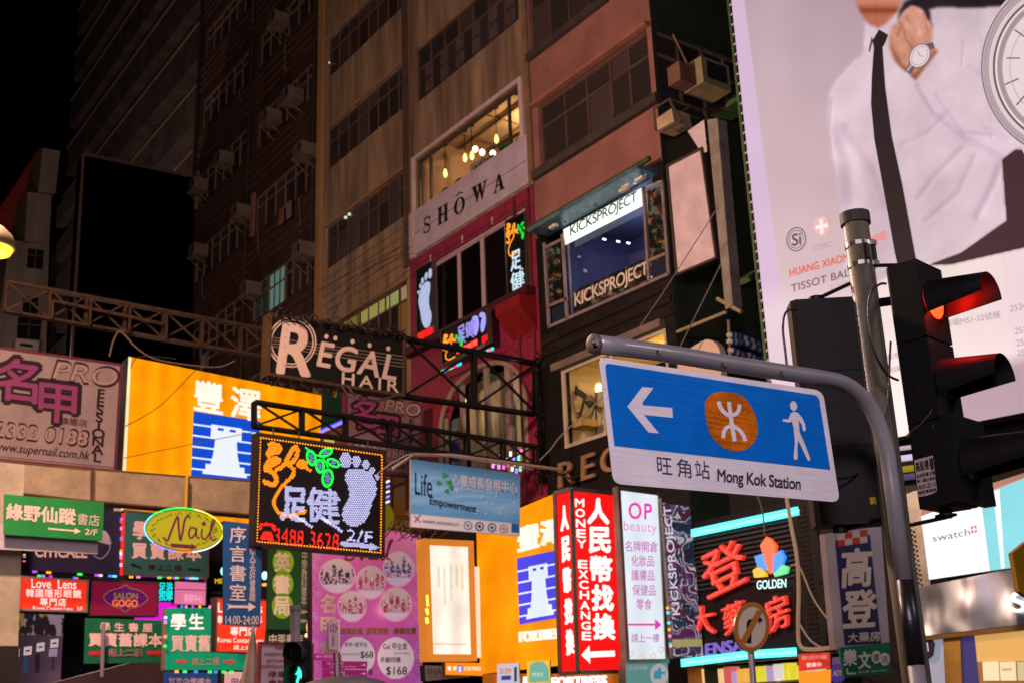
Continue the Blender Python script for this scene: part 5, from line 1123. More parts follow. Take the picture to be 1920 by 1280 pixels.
# phone advert
pl = PY(30.0)
g16 = thing('advert_panel', 'purple-grey phone advert panel with price boxes at the lower left corner', 'advertisement', pl.at((70, 1290))); Q = [(25, 1148), (120, 1152), (112, 1300), (15, 1300)]; MB().prism([pl.at(p, -.004) for p in Q], -pl.n * .3).build('casing', BLACK(), g16)
random.seed(8)
def phonefn(X, Y, u, v):
    c = np.zeros(X.shape + (3,)) + np.array([92, 68, 84]); c *= (.75 + .4 * u)[..., None]
    top = (v < .27)[..., None]; st = vn(X, Y * .4, 6, 4) > .52; cc = np.where(st[..., None], np.array([175, 150, 165]), np.array([50, 38, 44])); gold = ((u > .1) & (u < .22) | (u > .55) & (u < .66))[..., None] & st[..., None]; cc = np.where(gold, np.array([180, 130, 60]), cc)
    c = np.where(top, cc, c); c = np.where(((u < .16) & (v > .3))[..., None], np.array([48, 34, 40]), c); return c
mural(pl, Q, 50, 70, phonefn, vcol(.45, .5, .5), g16, 'printed_face')
for k, (x, y) in enumerate([(22, 1215), (45, 1210), (69, 1203), (95, 1196)]): polys(pl, [[(x, y + 2), (x + 15, y), (x + 14, y + 16), (x - 1, y + 18)]], lit('d8c0c0', .75, .4), g16, .012, 'price_box'); polys(pl, [[(x + 3, y + 8), (x + 11, y + 7), (x + 11, y + 10), (x + 3, y + 11)]], paint(['404050', '303060', 'c04020', '404040'][k]), g16, .018, 'price_print')
for x, y, w2, h2, c_ in [(44, 1228, 10, 32, '38506a'), (66, 1226, 9, 34, '302430'), (92, 1216, 16, 14, 'c0a0b8'), (97, 1230, 6, 26, '4a3440'), (20, 1236, 12, 14, '907080')]: polys(pl, [[(x, y), (x + w2, y - 1), (x + w2 - 1, y + h2), (x - 1, y + h2)]], lit(c_, .5, .5), g16, .012, 'phone_print')
T_(pl, g16, '最新手機優惠 全港最平', 45, 1190, 102, 1195, paint('b090a0'), 0, -.09)
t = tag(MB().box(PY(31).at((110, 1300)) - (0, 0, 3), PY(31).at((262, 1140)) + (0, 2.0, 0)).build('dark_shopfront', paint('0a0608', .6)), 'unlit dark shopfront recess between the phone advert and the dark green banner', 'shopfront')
t = tag(MB().prism([PY(24).at(p) for p in [(104, 1278), (252, 1240), (330, 1238), (330, 1330), (90, 1330)]], (0, .6, 0)).build('van_roof_edge', paint('3c2a32', .6, .2)), 'dull purple sloping canopy edge at the bottom left under the dark green banner', 'canopy')
g17 = sign('light_box_sign', 'blue bookshop sign with pale characters at the bottom edge below the L-shaped green sign', 'sign', PY(23), [(307, 1259), (408, 1260), (407, 1300), (306, 1300)], .2, lit('24407a', .5, .6)); T_(PY(23), g17, '買賣中學課本', 316, 1270, 396, 1284, paint('c0a8c8'), .03)
g18 = sign('light_box_sign', 'pale pink lit sign with dark letters at the bottom edge beside the folded parasol', 'sign', PY(23), [(421, 1258), (462, 1259), (460, 1300), (420, 1300)], .2, lit('d8a0a4', .7, .5)); T_(PY(23), g18, 'FENDES', 434, 1271, 470, 1283, paint('3a2028'), .02)
# folded parasol
P0 = PY(14.5); t = thing('folded_parasol', 'folded pale beige parasol standing upright at the bottom left', 'parasol', P0.at((466, 1300)))
mb = MB(); n = 10
ax = [P0.at(L((475, 1178), (468, 1300), k / 6)) for k in range(7)]; rings = []
for k, q in enumerate(ax):
    r = .012 + .10 * (k / 6) ** .9; rings.append([q + np.array([math.cos(a) * r * (1 + .25 * (i % 2)), math.sin(a) * r * (1 + .25 * (i % 2)), 0]) for i, a in enumerate([6.283 * j / 12 for j in range(12)])])
mb.add([p for r in rings for p in r], [(i * 12 + j, i * 12 + (j + 1) % 12, (i + 1) * 12 + (j + 1) % 12, (i + 1) * 12 + j) for i in range(6) for j in range(12)]); mb.build('canopy', paint('7a6a62', .8, .3, 5, .3), t)
mb = MB(); mb.tube([ax[0] + (0, 0, .04), ax[-1]], .02, 6); mb.build('pole', METAL(), t)
# warning board
P0 = PY(13.0); g19 = sign('notice_board', 'grey warning notice board with dark red English and Chinese lettering at the bottom', 'notice', P0, [(487, 1204), (585, 1207), (584, 1330), (484, 1330)], .03, paint('a08c94', .6, .15), paint('6a6064'), .02, paint('7a3034'))
rdk = paint('6a2228', .6, 0)
for s_, x0, x1, y in (('Vehicles', 514, 556, 1208), ('waiting will be', 495, 575, 1221), ('prosecuted', 502, 570, 1233), ('without warning', 490, 578, 1244)): T_(P0, g19, s_, x0, y, x1, y + 8, rdk, .01, .01)
T_(P0, g19, '停車等候', 503, 1257, 572, 1268, rdk, .02); T_(P0, g19, '會被檢控', 503, 1273, 572, 1284, rdk, .02)
# pedestrian signal and its post
P0 = PY(11.5); t = thing('pedestrian_signal', 'black pedestrian signal showing the lit green walking figure at the bottom', 'traffic light', P0.at((562, 1300)))
mb = MB(); mb.tube([PY(11.9).at((553, 1142)), PY(11.9).at((556, 1330))], .05, 12); mb.build('pole', paint('7a7074', .5, .3), t); mb = MB(); q = PY(11.9).at((553, 1143)); mb.tube([q, q + (0, 0, .05)], .06, 12); mb.build('pole_cap', paint('6a6064', .5), t)
MB().prism([P0.at(p) for p in [(543, 1202), (583, 1200), (587, 1330), (543, 1330)]], (0, .14, 0)).build('housing', BLACK(), t)
for cy_ in (1222, 1264):
    q = P0.at((560, cy_)); mb = MB(); k = 14; r = .105; d = np.array([-.30, -.30, -.02])
    ringA = [q + np.array([math.cos(a) * r, 0, math.sin(a) * r]) for a in [math.pi * 2 * (j / k * .75) - math.pi * .25 for j in range(k + 1)]]; ringB = [p + d * .45 for p in ringA]
    mb.add(ringA + ringB, [(j, j + 1, j + 1 + k + 1, j + k + 1) for j in range(k)]); mb.build('visor', BLACK(), t, True)
    e = [P0.at(p, .004) for p in ell((562, cy_), 19, 20, 0, 24)]; MB().add(e, [tuple(range(24))]).build('lens', paint('101412', .2), t)
G = lit('30f0b0', 3.0, .3)
polys(P0, [ell((562, 1250), 3, 3.4, 0, 10)] + stroke(smooth([(562, 1254), (562, 1263)]), 7) + stroke([(561, 1264), (557, 1279)], 4) + stroke([(564, 1264), (569, 1278)], 4) + stroke([(560, 1256), (555, 1264)], 2.6) + stroke([(565, 1256), (570, 1262)], 2.6), G, t, .02, 'green_figure')
# pink nail poster
pl = PY(24.6); Q = [(585, 980), (788, 1000), (794, 1330), (586, 1330)]
g20 = thing('poster_sign', 'tall pink nail poster with five round photos and $68 and $168 price discs', 'sign', pl.at((690, 1330))); MB().prism([pl.at(p, -.004) for p in Q], -pl.n * .25).build('casing', paint('40202c'), g20)
discs = [((632.5, 1079), 33, 31), ((695, 1091), 27, 30), ((747, 1066), 28, 32), ((660, 1136), 26, 28), ((742, 1132), 29, 31)]
def nailfn(X, Y, u, v):
    b = np.stack([200 - 25 * v, 92 - 15 * v + 20 * np.exp(-((v - .1) / .08) ** 2), 150 + 15 * v], -1)
    fl_ = (np.sin(X * .7 + np.sin(Y * .35) * 2.2) * np.sin(Y * .62 + np.cos(X * .5) * 2) > .3); ed = np.clip(np.maximum((.1 - u) / .1, (u - .86) / .14) + .25 * np.sin(v * 40), 0, 1)
    b = b + (fl_ * ed)[..., None] * np.array([10, 60, 50]); b += np.exp(-(((X - 722) / 14) ** 2 + ((Y - 1143) / 12) ** 2))[..., None] * 90
    for k, (c, rx, ry) in enumerate(discs):
        dx, dy = (X - c[0]) / rx, (Y - c[1]) / ry; r = np.hypot(dx, dy); ins = r < 1
        base = np.stack([185 - 10 * dy, 150 - 25 * dy, 165 - 5 * dy], -1)
        fx0 = (dx * 2.6 + k * .3) % 1.0 - .5; hgt = -.35 + .25 * np.sin(np.floor(dx * 2.6 + k * .3) * 2.3 + k); m1 = (((fx0 / .36) ** 2 + ((dy - hgt - .25) / .42) ** 2) < 1) | ((vn(X, Y, 5, k) > .6) & (dy > 0) & (dy < .6))
        m1 &= vn(X, Y, 4, k + 9) > .3
        col = [(60, 40, 62), (170, 50, 95), (66, 62, 110), (150, 60, 80), (140, 62, 72)][k]
        base = np.where(m1[..., None], np.array(col), base); sp_ = (vn(X, Y, 2.5, k + 3, 1) > .72) & m1; base = np.where(sp_[..., None], np.array([215, 190, 200]), base)
        base = np.where(((dy > .5))[..., None], np.array([196, 176, 200]), base)
        b = np.where(ins[..., None], base, b); b = np.where(((r > .96) & (r < 1.05))[..., None], np.array([215, 150, 180]), b)
    for c, rx, ry in (((670, 1229), 33, 36), ((742, 1233), 34, 39)):
        r = np.hypot((X - c[0]) / rx, (Y - c[1]) / ry); b = np.where((r < 1)[..., None], np.array([215, 195, 205]), b)
    return b
mural(pl, Q, 200, 290, nailfn, vcol(.5, .6, .5), g20, 'printed_face')
dkt = paint('2a2422'); gd = paint('9a7040')
for k, ch in enumerate('名甲集'): T_(pl, g20, ch, 625 - 0 if False else 602, 1114 + k * 43, 628, 1148 + k * 43, paint('d8c8c0'), .05)
for s_, x0 in (('環境舒適', 638), ('優質服務', 686), ('廉價收費', 738)): T_(pl, g20, s_, x0, 1176, x0 + 42, 1188, gd, .05)
T_(pl, g20, '修甲+蜜甲油', 646, 1203, 688, 1212, dkt, .01); T_(pl, g20, '(manicure with polish)', 640, 1222, 674, 1229, dkt, 0); T_(pl, g20, '$68', 676, 1220, 700, 1234, dkt, .02); T_(pl, g20, 'Gel 甲全套', 718, 1204, 764, 1217, dkt, .01); T_(pl, g20, '(Full Set)', 740, 1221, 768, 1227, dkt, 0); T_(pl, g20, '手腳同價', 713, 1231, 751, 1241, dkt, .02); T_(pl, g20, '$168', 724, 1249, 763, 1266, dkt, .02); T_(pl, g20, '8', 691, 1253, 698, 1264, dkt, .02)
polys(pl, stroke(smooth([(650, 1040), (648, 1048), (662, 1046), (668, 1026), (672, 1020), (674, 1030), (678, 1048), (684, 1034), (690, 1022)]), 4) + stroke(smooth([(703, 1036), (694, 1036), (692, 1046), (702, 1046), (704, 1036), (706, 1048), (714, 1040), (716, 1048), (722, 1044), (732, 1020), (736, 1012), (730, 1016), (726, 1044), (732, 1048)]), 3.2), paint('8a4440'), g20, .012, 'script_lettering')
# wayfinding signs
P0 = PY(12.0); t = thing('wayfinding_post', 'purple and magenta pedestrian direction blades on a post before the nail poster', 'sign post', P0.at((640, 1300)))
MB().tube([P0.at((631, 1222)), P0.at((634, 1330))], .04, 8).build('pole', METAL(), t)
for i, q in enumerate([[(590, 1223), (640, 1226), (641, 1239), (592, 1236)], [(607, 1238), (689, 1239), (688, 1253), (607, 1252)], [(607, 1253.5), (688, 1254.5), (688, 1275), (607, 1275)]]):
    b_ = MB().prism([P0.at(p) for p in q], (0, .04, 0)).build('direction_blade', lit('9a1c6c' if i else 'b03080', .3, .8), t)
polys(P0, [arrow((603, 1230), (592, 1230), 1.6, 4, 7), arrow((677, 1246), (686, 1246), 1.6, 4, 7), arrow((677, 1262), (686, 1262), 1.6, 4, 7)], pinkw, t, .012, 'arrow')
T_(P0, t, '女人街', 612, 1240, 645, 1245, pinkw, .0); T_(P0, t, 'Tung Choi Street Market', 618, 1247, 668, 1251, pinkw, 0); T_(P0, t, '金魚街', 618, 1257, 645, 1262, pinkw, 0); T_(P0, t, 'Goldfish Market', 622, 1265, 668, 1270, pinkw, 0); T_(P0, t, '廟街', 606, 1227, 624, 1232, pinkw, 0)
t2 = sign('info_plate', 'small lilac information plate with an i symbol beside the nail poster', 'sign', P0, [(616, 1165), (634, 1163), (634, 1218), (616, 1216)], .03, paint('b098a8', .6, .1), paint('6a5060')); e = ell((625, 1176), 6, 7, 0, 16); polys(P0, stroke(e + [e[0]], 1.6), paint('8a4080'), t2, .01, 'ring'); T_(P0, t2, 'i', 624, 1172, 626.5, 1180, paint('8a4080'), .03); text(P0, '旅客諮詢', (622, 1188), (628, 1188), (622, 1210), paint('8a7080'), t2, 0, .01, vertical=True)
MB().prism([P0.at(p) for p in [(633, 1161), (637, 1161), (637, 1221), (633, 1221)]], (0, .03, 0)).build('plate_edge', paint('d8c8b8', .5), t2)
# umbrella
P0 = PY(7.5); t = thing('umbrella', 'open dark navy umbrella whose top just shows at the bottom edge', 'umbrella', P0.at((645, 1340)))
q = P0.at((645, 1266)); mb = MB(); rs = []; K = 16
for j in range(7):
    a = j / 6 * 1.25; rr = .56 * math.sin(a) / math.sin(1.25); zz = -.26 * (1 - math.cos(a)) / (1 - math.cos(1.25)); rs.append([q + np.array([math.cos(b) * rr * (1 + (0 if i % 2 == 0 else -.025 * j / 6)), math.sin(b) * rr * (1 + (0 if i % 2 == 0 else -.025 * j / 6)), zz]) for i, b in enumerate([6.283 * i_ / K for i_ in range(K)])])
mb.add([p for r in rs for p in r], [(i * K + j, i * K + (j + 1) % K, (i + 1) * K + (j + 1) % K, (i + 1) * K + j) for i in range(6) for j in range(K)]); mb.build('canopy', paint('14142a', .5, .1), t, True)
mb = MB(); mb.tube([q + (0, 0, .03), q - (0, 0, .75)], .008, 6); mb.build('shaft', METAL(), t)
# white menu light box
pl = PY(22.3); Q = [(799, 1015), (882, 1019), (888, 1232), (806, 1232)]
g21 = sign('light_box_sign', 'tall glowing cream light box in an orange frame with faint vertical writing', 'sign', pl, Q, .3, lit('fff0dc', 1.0, .3, tube=.2), paint('c86a20', .5), .14, lit('e88830', .75, .5))
for k, (x, n_, y0) in enumerate([(822, 5, 1055), (833, 9, 1055), (845, 8, 1052), (856, 5, 1055), (866, 6, 1052)]): text(pl, '心靈成長按摩足浴中心'[:n_], (x - 3, y0), (x + 3, y0), (x - 2, y0 + n_ * 9), lit('c0a89c' if k != 4 else 'e0b070', .9, .3), g21, 0, .012, vertical=True)
polys(pl, [[(812, 1205), (874, 1206), (874, 1208), (812, 1207)]], lit('d0b8a8', .9), g21, .012, 'text_line')
g21b = sign('light_box_sign', 'narrow plain cream light box tucked behind the orange-framed one', 'sign', PY(22.9), [(884, 1061), (899, 1062), (902, 1232), (888, 1232)], .2, lit('ffe2c0', .95, .3))
t = thing('neon_sign', 'three short yellow-green neon segments left of the cream light box', 'neon sign', pl.at((800, 1170)))
for y0, y1 in ((1115, 1136), (1140, 1152), (1157, 1168)): MB().beam(pl.at((799, y0)), pl.at((800.5, y1)), .05, .04, pl.n).build('neon_segment', lit('d8ff60', 1.7, .3, True), t)
g22 = sign('printed_sign', 'grey-white SNAP shop sign below the cream light box', 'sign', pl, [(796, 1246), (886, 1250), (882, 1268), (798, 1276)], .2, paint('a8988c', .6, .1), paint('50403c')); T_(pl, g22, 'SNAP', 801, 1252, 836, 1264, paint('4a4040'), 0, 0, spacing=1.05); T_(pl, g22, '時尚攝影 影樓', 804, 1267, 832, 1270, paint('4a4040'), 0)
g23 = sign('light_box_sign', 'small orange shop sign with tiny castle logo at the bottom centre', 'sign', PY(21.9), [(835, 1241), (904, 1242), (905, 1266), (835, 1264)], .12, lit('ff8c10', .95, .3)); T_(PY(21.9), g23, '豐 澤', 839, 1248, 856, 1256, wht, .03); castle(PY(21.9), [(858, 1246), (867, 1246), (867, 1259), (858, 1259)], g23, .01); T_(PY(21.9), g23, 'FORTRESS', 871, 1249, 902, 1256, wht, .01)
# ---- orange facade sign with the castle logo
FP = PX(XF - .5)
g24 = thing('facade_sign', 'huge glowing orange wall sign with white castle on blue and FORTRESS lettering', 'sign', FP.at((975, 1262)))
Q = [(893, 986), (1062, 915), (1066, 1245), (900, 1263)]; MB().prism([FP.at(p, -.004) for p in Q], (.48, 0, 0)).build('casing', paint('6a4010', .6), g24); MB().quad(*[FP.at(p) for p in Q]).build('lit_face', lit('ff9600', 1.0, .3, tube=.2), g24)
castle(FP, [(969, 1046), (1046, 1030), (1052, 1156), (974, 1170)], g24, .06, '4a44e0')
for m_, o, e in ((paint('c05a00'), .02, 0), (wht, .09, 0)): text(FP, '豐澤', (970, 990), (1050, 968), (971, 1034), m_, g24, .05, o, depth=.06 if o > .05 else 0, spacing=1.15); text(FP, 'FORTRESS', (972, 1184), (1052, 1176), (973, 1203), m_, g24, .03, o, depth=.06 if o > .05 else 0)
# lit fascia and little posters under it
FP2 = PX(XF - .9)
g25 = thing('shop_fascia', 'white glowing shop name letters along the bottom edge under the orange sign', 'sign', FP2.at((1060, 1300)))
MB().quad(*[FP2.at(p) for p in [(905, 1262), (1170, 1262), (1170, 1330), (905, 1330)]]).build('fascia_panel', lit('c86a10', .5, .5), g25); text(FP2, '豐澤 FORTRESS', (980, 1268), (1135, 1262), (980, 1290), lit('ffffff', 1.4), g25, .04, .05, depth=.04)
for i, (q, c_, lb) in enumerate([([(932, 1244), (973, 1242), (974, 1282), (932, 1282)], 'b8c4dc', 'pale blue price poster with a purple strip under the orange sign'), ([(988, 1239), (1031, 1236), (1032, 1280), (988, 1280)], 'e8c040', 'teal and yellow price poster under the orange sign'), ([(1046, 1235), (1056, 1234), (1056, 1258), (1046, 1259)], 'c8c8d8', 'narrow pale poster beside the red exchange light box')]):
    g = sign('price_poster', lb, 'poster', PX(XF - 1.0), q, .02, lit(c_, .7, .5)); pp = PX(XF - 1.0)
    if i == 0: polys(pp, [[(940, 1266), (958, 1265), (958, 1273), (940, 1274)]], lit('4a3c98', .7), g, .01, 'purple_strip'); T_(pp, g, '$1299', 938, 1252, 958, 1263, lit('f07840', .8), .04); polys(pp, [[(964, 1250), (969, 1249), (969, 1276), (964, 1277)]], lit('404830', .6), g, .01, 'phone_print')
    if i == 1: polys(pp, [[(994, 1246), (1002, 1240), (1018, 1239), (1028, 1250), (1030, 1276), (992, 1278)]], lit('78c0b0', .7), g, .01, 'teal_shape'); T_(pp, g, 'MOOV', 998, 1260, 1018, 1267, lit('d8e8d0', .8), .03)
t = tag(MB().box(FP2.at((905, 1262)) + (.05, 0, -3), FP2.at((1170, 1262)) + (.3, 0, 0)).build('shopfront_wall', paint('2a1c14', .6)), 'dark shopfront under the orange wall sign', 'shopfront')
# ---- red exchange light box
pl = PY(17.4); Q = [(1070, 916), (1152, 925), (1167, 1258), (1082, 1260)]
g26 = thing('light_box_sign', 'tall glowing red MONEY EXCHANGE light box with white 人民幣找換', 'sign', pl.at((1120, 1262)))
P = [pl.at(p) for p in Q]; D = np.array([0, .46, 0])
MB().prism([p + (0, .004, 0) for p in P], D).build('casing', paint('6a2018', .5), g26); MB().quad(*P).build('lit_face', lit('f01414', 1.0, .3, tube=.06), g26)
off = np.array([-.004, 0, 0]); MB().quad(P[0] + off + D * .97, P[0] + off, P[3] + off, P[3] + off + D * .97).build('lit_side', lit('e81010', 1.0, .3), g26)
mb = MB(); fm = .07
for i in range(4): mb.beam(P[i], P[(i + 1) % 4], fm, .04, pl.n)
for i in (0, 3): mb.beam(P[i] + off, P[i] + D + off, fm, .05, np.array([-1.0, 0, 0]))
mb.beam(P[0] + D + off, P[3] + D + off, fm, .05, np.array([-1.0, 0, 0])); mb.build('frame', METAL(), g26)
W3_ = lit('fff2ea', 1.15, .3)
for k, ch in enumerate('人民幣找換'): T_(pl, g26, ch, 1103 + k * 2.6, 934 + k * 54, 1141 + k * 2.8, 980 + k * 54, W3_, .06, .03)
for k, ch in enumerate('MONEY EXCHANGE'):
    if ch != ' ': T_(pl, g26, ch, 1078.5 + k * 1.0, 934 + k * 19.2, 1095 + k * 1.0, 948.5 + k * 19.2, W3_, .06, .05)
polys(pl, [arrow((1153, 1224), (1090, 1227), 11, 16, 34)], W3_, g26, .012, 'arrow')
nx_ = np.cross(D, P[3] - P[0]); nx_ = nx_ if nx_[0] < 0 else -nx_; Sx = Plane(P[0] + off, nx_)
for k, ch in enumerate('人民幣找換'):
    x0 = 1051 + k * 2.6; text(Sx, ch, (x0 + 0, 950 + k * 58), (x0 + 13, 946 + k * 58), (x0 + 1.5, 995 + k * 58), W3_, g26, .05, .02)
# ---- white beauty light box
pl = PY(16.9); Q = [(1159, 915), (1235, 925), (1250, 1238), (1176, 1239)]
g27 = sign('light_box_sign', 'tall white light box with pink OP beauty lettering and arrow', 'sign', pl, Q, .12, lit('dfe8f0', 1.0, .3, tube=.08), paint('7a7078', .4), .07)
pk = lit('e83cae', .95, .3); pk2 = lit('b070b0', .9, .3)
T_(pl, g27, 'OP', 1179, 941, 1222, 971, pk, .03, .06, spacing=1.15); T_(pl, g27, 'beauty', 1170, 975, 1231, 999, lit('d890c4', .95, .3), -.005, .07, spacing=1.1)
for s_, x0, x1, y in (('名牌開倉', 1172, 1233, 1013), ('化妝品', 1184, 1226, 1040), ('護膚品', 1184, 1227, 1067), ('保健品', 1186, 1229, 1095), ('零食', 1193, 1222, 1122)): T_(pl, g27, s_, x0, y, x1, y + 20, lit('c060b0', .95, .3), .01, .02)
polys(pl, [arrow((1178, 1170), (1240, 1170), 4, 12, 22)], pk, g27, .012, 'arrow'); T_(pl, g27, '請上一樓', 1184, 1187, 1236, 1203, pk2, .01)
for c_ in ((1183, 1225), (1204, 1231), (1225, 1229), (1240, 1217)): e = ell(c_, 4, 5.5, 30, 12); polys(pl, stroke(e + [e[0]], 1.2), lit('e8a090', .9), g27, .012, 'lips_print')
g28 = sign('printed_sign', 'teal and cream sign with a pointing thumb circle under the white beauty light box', 'sign', pl, [(1173, 1240), (1252, 1240), (1254, 1300), (1174, 1300)], .2, lit('6aa8a4', .45, .6)); polys(pl, [ell((1236, 1264), 17, 21, 0, 24)], lit('c0b8b8', .6, .5), g28, .01, 'disc'); polys(pl, [[(1226, 1258), (1232, 1256), (1236, 1250), (1240, 1252), (1239, 1258), (1248, 1258), (1248, 1262), (1240, 1263), (1240, 1272), (1226, 1272)]], lit('389ab0', .7), g28, .016, 'thumb_print'); T_(pl, g28, '正品保證', 1178, 1247, 1214, 1254, lit('c8b0b8', .6), .02)
# ---- vertical shoe banner
pl = PY(16.4); Q = [(1241, 941), (1294, 950), (1319, 1230), (1261, 1232)]
g29 = thing('banner_sign', 'tall dark purple shoe-pattern banner with KICKSPROJECT running up its edge', 'sign', pl.at((1288, 1232))); MB().prism([pl.at(p, -.004) for p in Q], -pl.n * .1).build('casing', paint('3a3034'), g29)
def kickfn(X, Y, u, v):
    a = vn(X, Y, 26, 1, 2); b = vn(X, Y, 18, 2, 2); c = np.stack([26 + 80 * a, 20 + 60 * b, 34 + 110 * a * b + 20], -1)
    for lv in (.36, .5, .64): c = np.where((np.abs(a - lv) < .022)[..., None], np.array([205, 195, 205]), c)
    c = np.where((b > .7)[..., None], np.array([90, 40, 60]), c); c = np.where((b < .26)[..., None], np.array([30, 66, 96]), c); c = np.where((np.abs(b - .55) < .015)[..., None], np.array([130, 130, 170]), c)
    c = np.where((v > .88)[..., None] & (v < .93)[..., None], np.array([190, 180, 110]), c); return c
mural(pl, Q, 60, 200, kickfn, vcol(.5, .5, .5), g29, 'printed_face')
text(pl, 'KICKSPROJECT', (1261, 1152), (1244, 948), (1279, 1151), lit('d0c8d4', .8, .6), g29, .03, .014)
mb = MB(); mb.tube([pl.at((1238, 934)), pl.at((1260, 1234))], .03, 6); mb.build('side_pole', METAL(), g29); edge_leds(g29, pl, ((1250, 1130), (1258, 1230)), 8, 21)
# ---- navy banner right of the medicine shop
pl = PY(10.8); 
g30 = sign('banner_sign', 'navy and white vertical banner with white 高登 characters and red-white checks', 'sign', pl, [(1547, 1000), (1652, 985), (1668, 1206), (1567, 1216)], .1, paint('a8989c', .6, .15), paint('6a6068'))
polys(pl, [[(1566, 1012), (1631, 1002), (1652, 1205), (1584, 1209)]], paint('26204c', .6, .1), g30, .008, 'navy_panel')
for i in range(4):
    for j in range(2): x = 1570 + i * 14; y = 1000 - i * 2 + j * 12; polys(pl, [[(x, y), (x + 14, y - 2), (x + 14.5, y + 10), (x + .5, y + 12)]], paint('b03428' if (i + j) % 2 else 'c0a8a4', .6, .1), g30, .012, 'check')
cm = paint('c8b4a4', .6, .1)
T_(pl, g30, '高', 1578, 1030, 1632, 1100, cm, .045, -.06, off=.016, italic=.05); T_(pl, g30, '登', 1580, 1108, 1641, 1176, cm, .045, -.06, off=.016, italic=.05); T_(pl, g30, '大藥房', 1590, 1186, 1650, 1204, cm, .03, -.06, off=.016)
pl = PY(10.5)
g31 = sign('banner_sign', 'small green bookstore banner with white 樂文 and an arrow, right of the navy banner', 'sign', pl, [(1575, 1213), (1668, 1203), (1670, 1261), (1583, 1269)], .03, paint('0c6a48', .6, .2), paint('0c5a3c'))
wm2 = paint('d0ccc0'); T_(pl, g31, '樂', 1582, 1218, 1606, 1248, wm2, .045, -.08); T_(pl, g31, '文', 1610, 1222, 1632, 1253, wm2, .045, -.08); polys(pl, [ell((1643, 1231), 9.5, 12, 0, 20), ell((1659, 1235), 9.5, 12, 0, 20)], wm2, g31, .012, 'disc'); T_(pl, g31, '書', 1637, 1224, 1649, 1238, paint('3a5a48'), .0, 0, off=.018); T_(pl, g31, '店', 1653, 1228, 1665, 1242, paint('3a5a48'), 0, 0, off=.018)
polys(pl, stroke([(1605, 1261), (1589, 1262), (1588, 1252)], 3), wm2, g31, .012, 'bent_arrow'); T_(pl, g31, '請上2樓 7:30am-9:30pm', 1610, 1257, 1664, 1262, wm2, .01, -.08)
g32 = sign('printed_sign', 'small red sign with faded white lines under the black shop wall', 'sign', PX(XP - .3), [(1497, 1225), (1556, 1222), (1557, 1252), (1498, 1257)], .05, lit('d83a2c', .7, .4)); T_(PX(XP - .3), g32, '歡迎光臨', 1503, 1229, 1550, 1236, lit('e8a090', .8), .02, -.05); T_(PX(XP - .3), g32, '營業中', 1512, 1242, 1540, 1250, lit('f0c8c0', .9), .05, -.05)
polys(PX(XP - .3), [[(1498, 1259), (1558, 1254), (1558, 1300), (1498, 1300)]], lit('ffa028', .75), g32, -.02, 'orange_strip')
g33 = sign('hexagon_sign', 'purple octagonal security sign with ADT letters by the green 樂文 banner', 'sign', PX(XP - .5), [(1560, 1232), (1577, 1230), (1577, 1244), (1560, 1246)], .04, paint('6a5a98')); o = [(1558, 1252), (1563, 1245), (1576, 1243), (1582, 1250), (1582, 1270), (1576, 1278), (1564, 1279), (1558, 1273)]; polys(PX(XP - .5), [o], lit('3c2c7a', .6, .6), g33, .01, 'octagon', .04); T_(PX(XP - .5), g33, 'ADT', 1562, 1256, 1578, 1266, paint('c0b0a0'), .02)
# no right turn sign
P0 = PY(9.0); t = thing('traffic_sign', 'round no-right-turn sign seen under the direction sign, beige with brown ring', 'traffic sign', P0.at((1412, 1300)))
cc = (1409.8, 1174.6); E = ell(cc, 33, 47, 4, 40); MB().prism([P0.at(p, -.004) for p in E], (0, .02, 0)).build('plate', METAL(), t)
polys(P0, [E], paint('c47a3a', .5, .15), t, 0, 'ring'); polys(P0, [ell(cc, 26, 38, 4, 40)], paint('e6d4bc', .5, .1), t, .004, 'face')
polys(P0, [[(1400, 1205), (1400, 1166), (1404, 1160), (1422, 1158), (1422, 1153), (1431, 1161), (1423, 1169), (1423, 1164), (1411, 1166), (1409, 1169), (1409, 1205)]], paint('1c2430', .5), t, .008, 'arrow'); polys(P0, [[(1420, 1142), (1430, 1146), (1398, 1206), (1389, 1200)]], paint('c47a3a', .5, .1), t, .012, 'slash_bar')
mb = MB(); mb.tube([PY(9.08).at((1408, 1216)), PY(9.08).at((1416, 1330))], .033, 12); mb.build('pole', paint('8a828a', .4, .2, 4, 0, .4), t)
# ================================================================= GIANT BILLBOARD
BP = PVP((1447, 600), 21.6, -1300)
bb = thing('billboard', 'giant lit billboard of a man in white shirt and black tie beside a huge wristwatch', 'billboard', BP.at((1700, 830)))
BQ = [(1371, -40), (2100, -40), (2100, 735), (1464, 900)]
bt = [(1371, -40), (1458, 822)]
def edge_x(Y): return 1371 + (Y + 0) * .1065
BQ = [(1367, -40), (2060, -40), (2060, 745), (1462, 862)]
def cr3(R): return [(1360 + x / 2.666, y / 2.666) for x, y in R]
shirt = cr3([(700, 100), (695, 160), (690, 262), (600, 350), (545, 415), (520, 470), (510, 600), (530, 800), (560, 950), (578, 1050), (592, 1280), (600, 1420), (760, 1420), (880, 1330), (1040, 1310), (1180, 1255), (1410, 1100), (1405, 960), (1385, 797), (1450, 750), (1560, 700), (1560, 20), (1390, 30), (1250, 40), (1020, 45), (900, 20), (830, 60)])
skin = cr3([(640, -20), (655, 25), (690, 90), (720, 125), (770, 142), (800, 120), (860, 60), (890, -20)])
hand = cr3([(815, 190), (832, 130), (862, 112), (866, 92), (900, 55), (930, 32), (968, 38), (992, 62), (1005, 100), (1028, 110), (1036, 160), (1032, 220), (1064, 258), (1000, 340), (952, 404), (912, 366), (880, 345), (840, 300), (820, 240)])
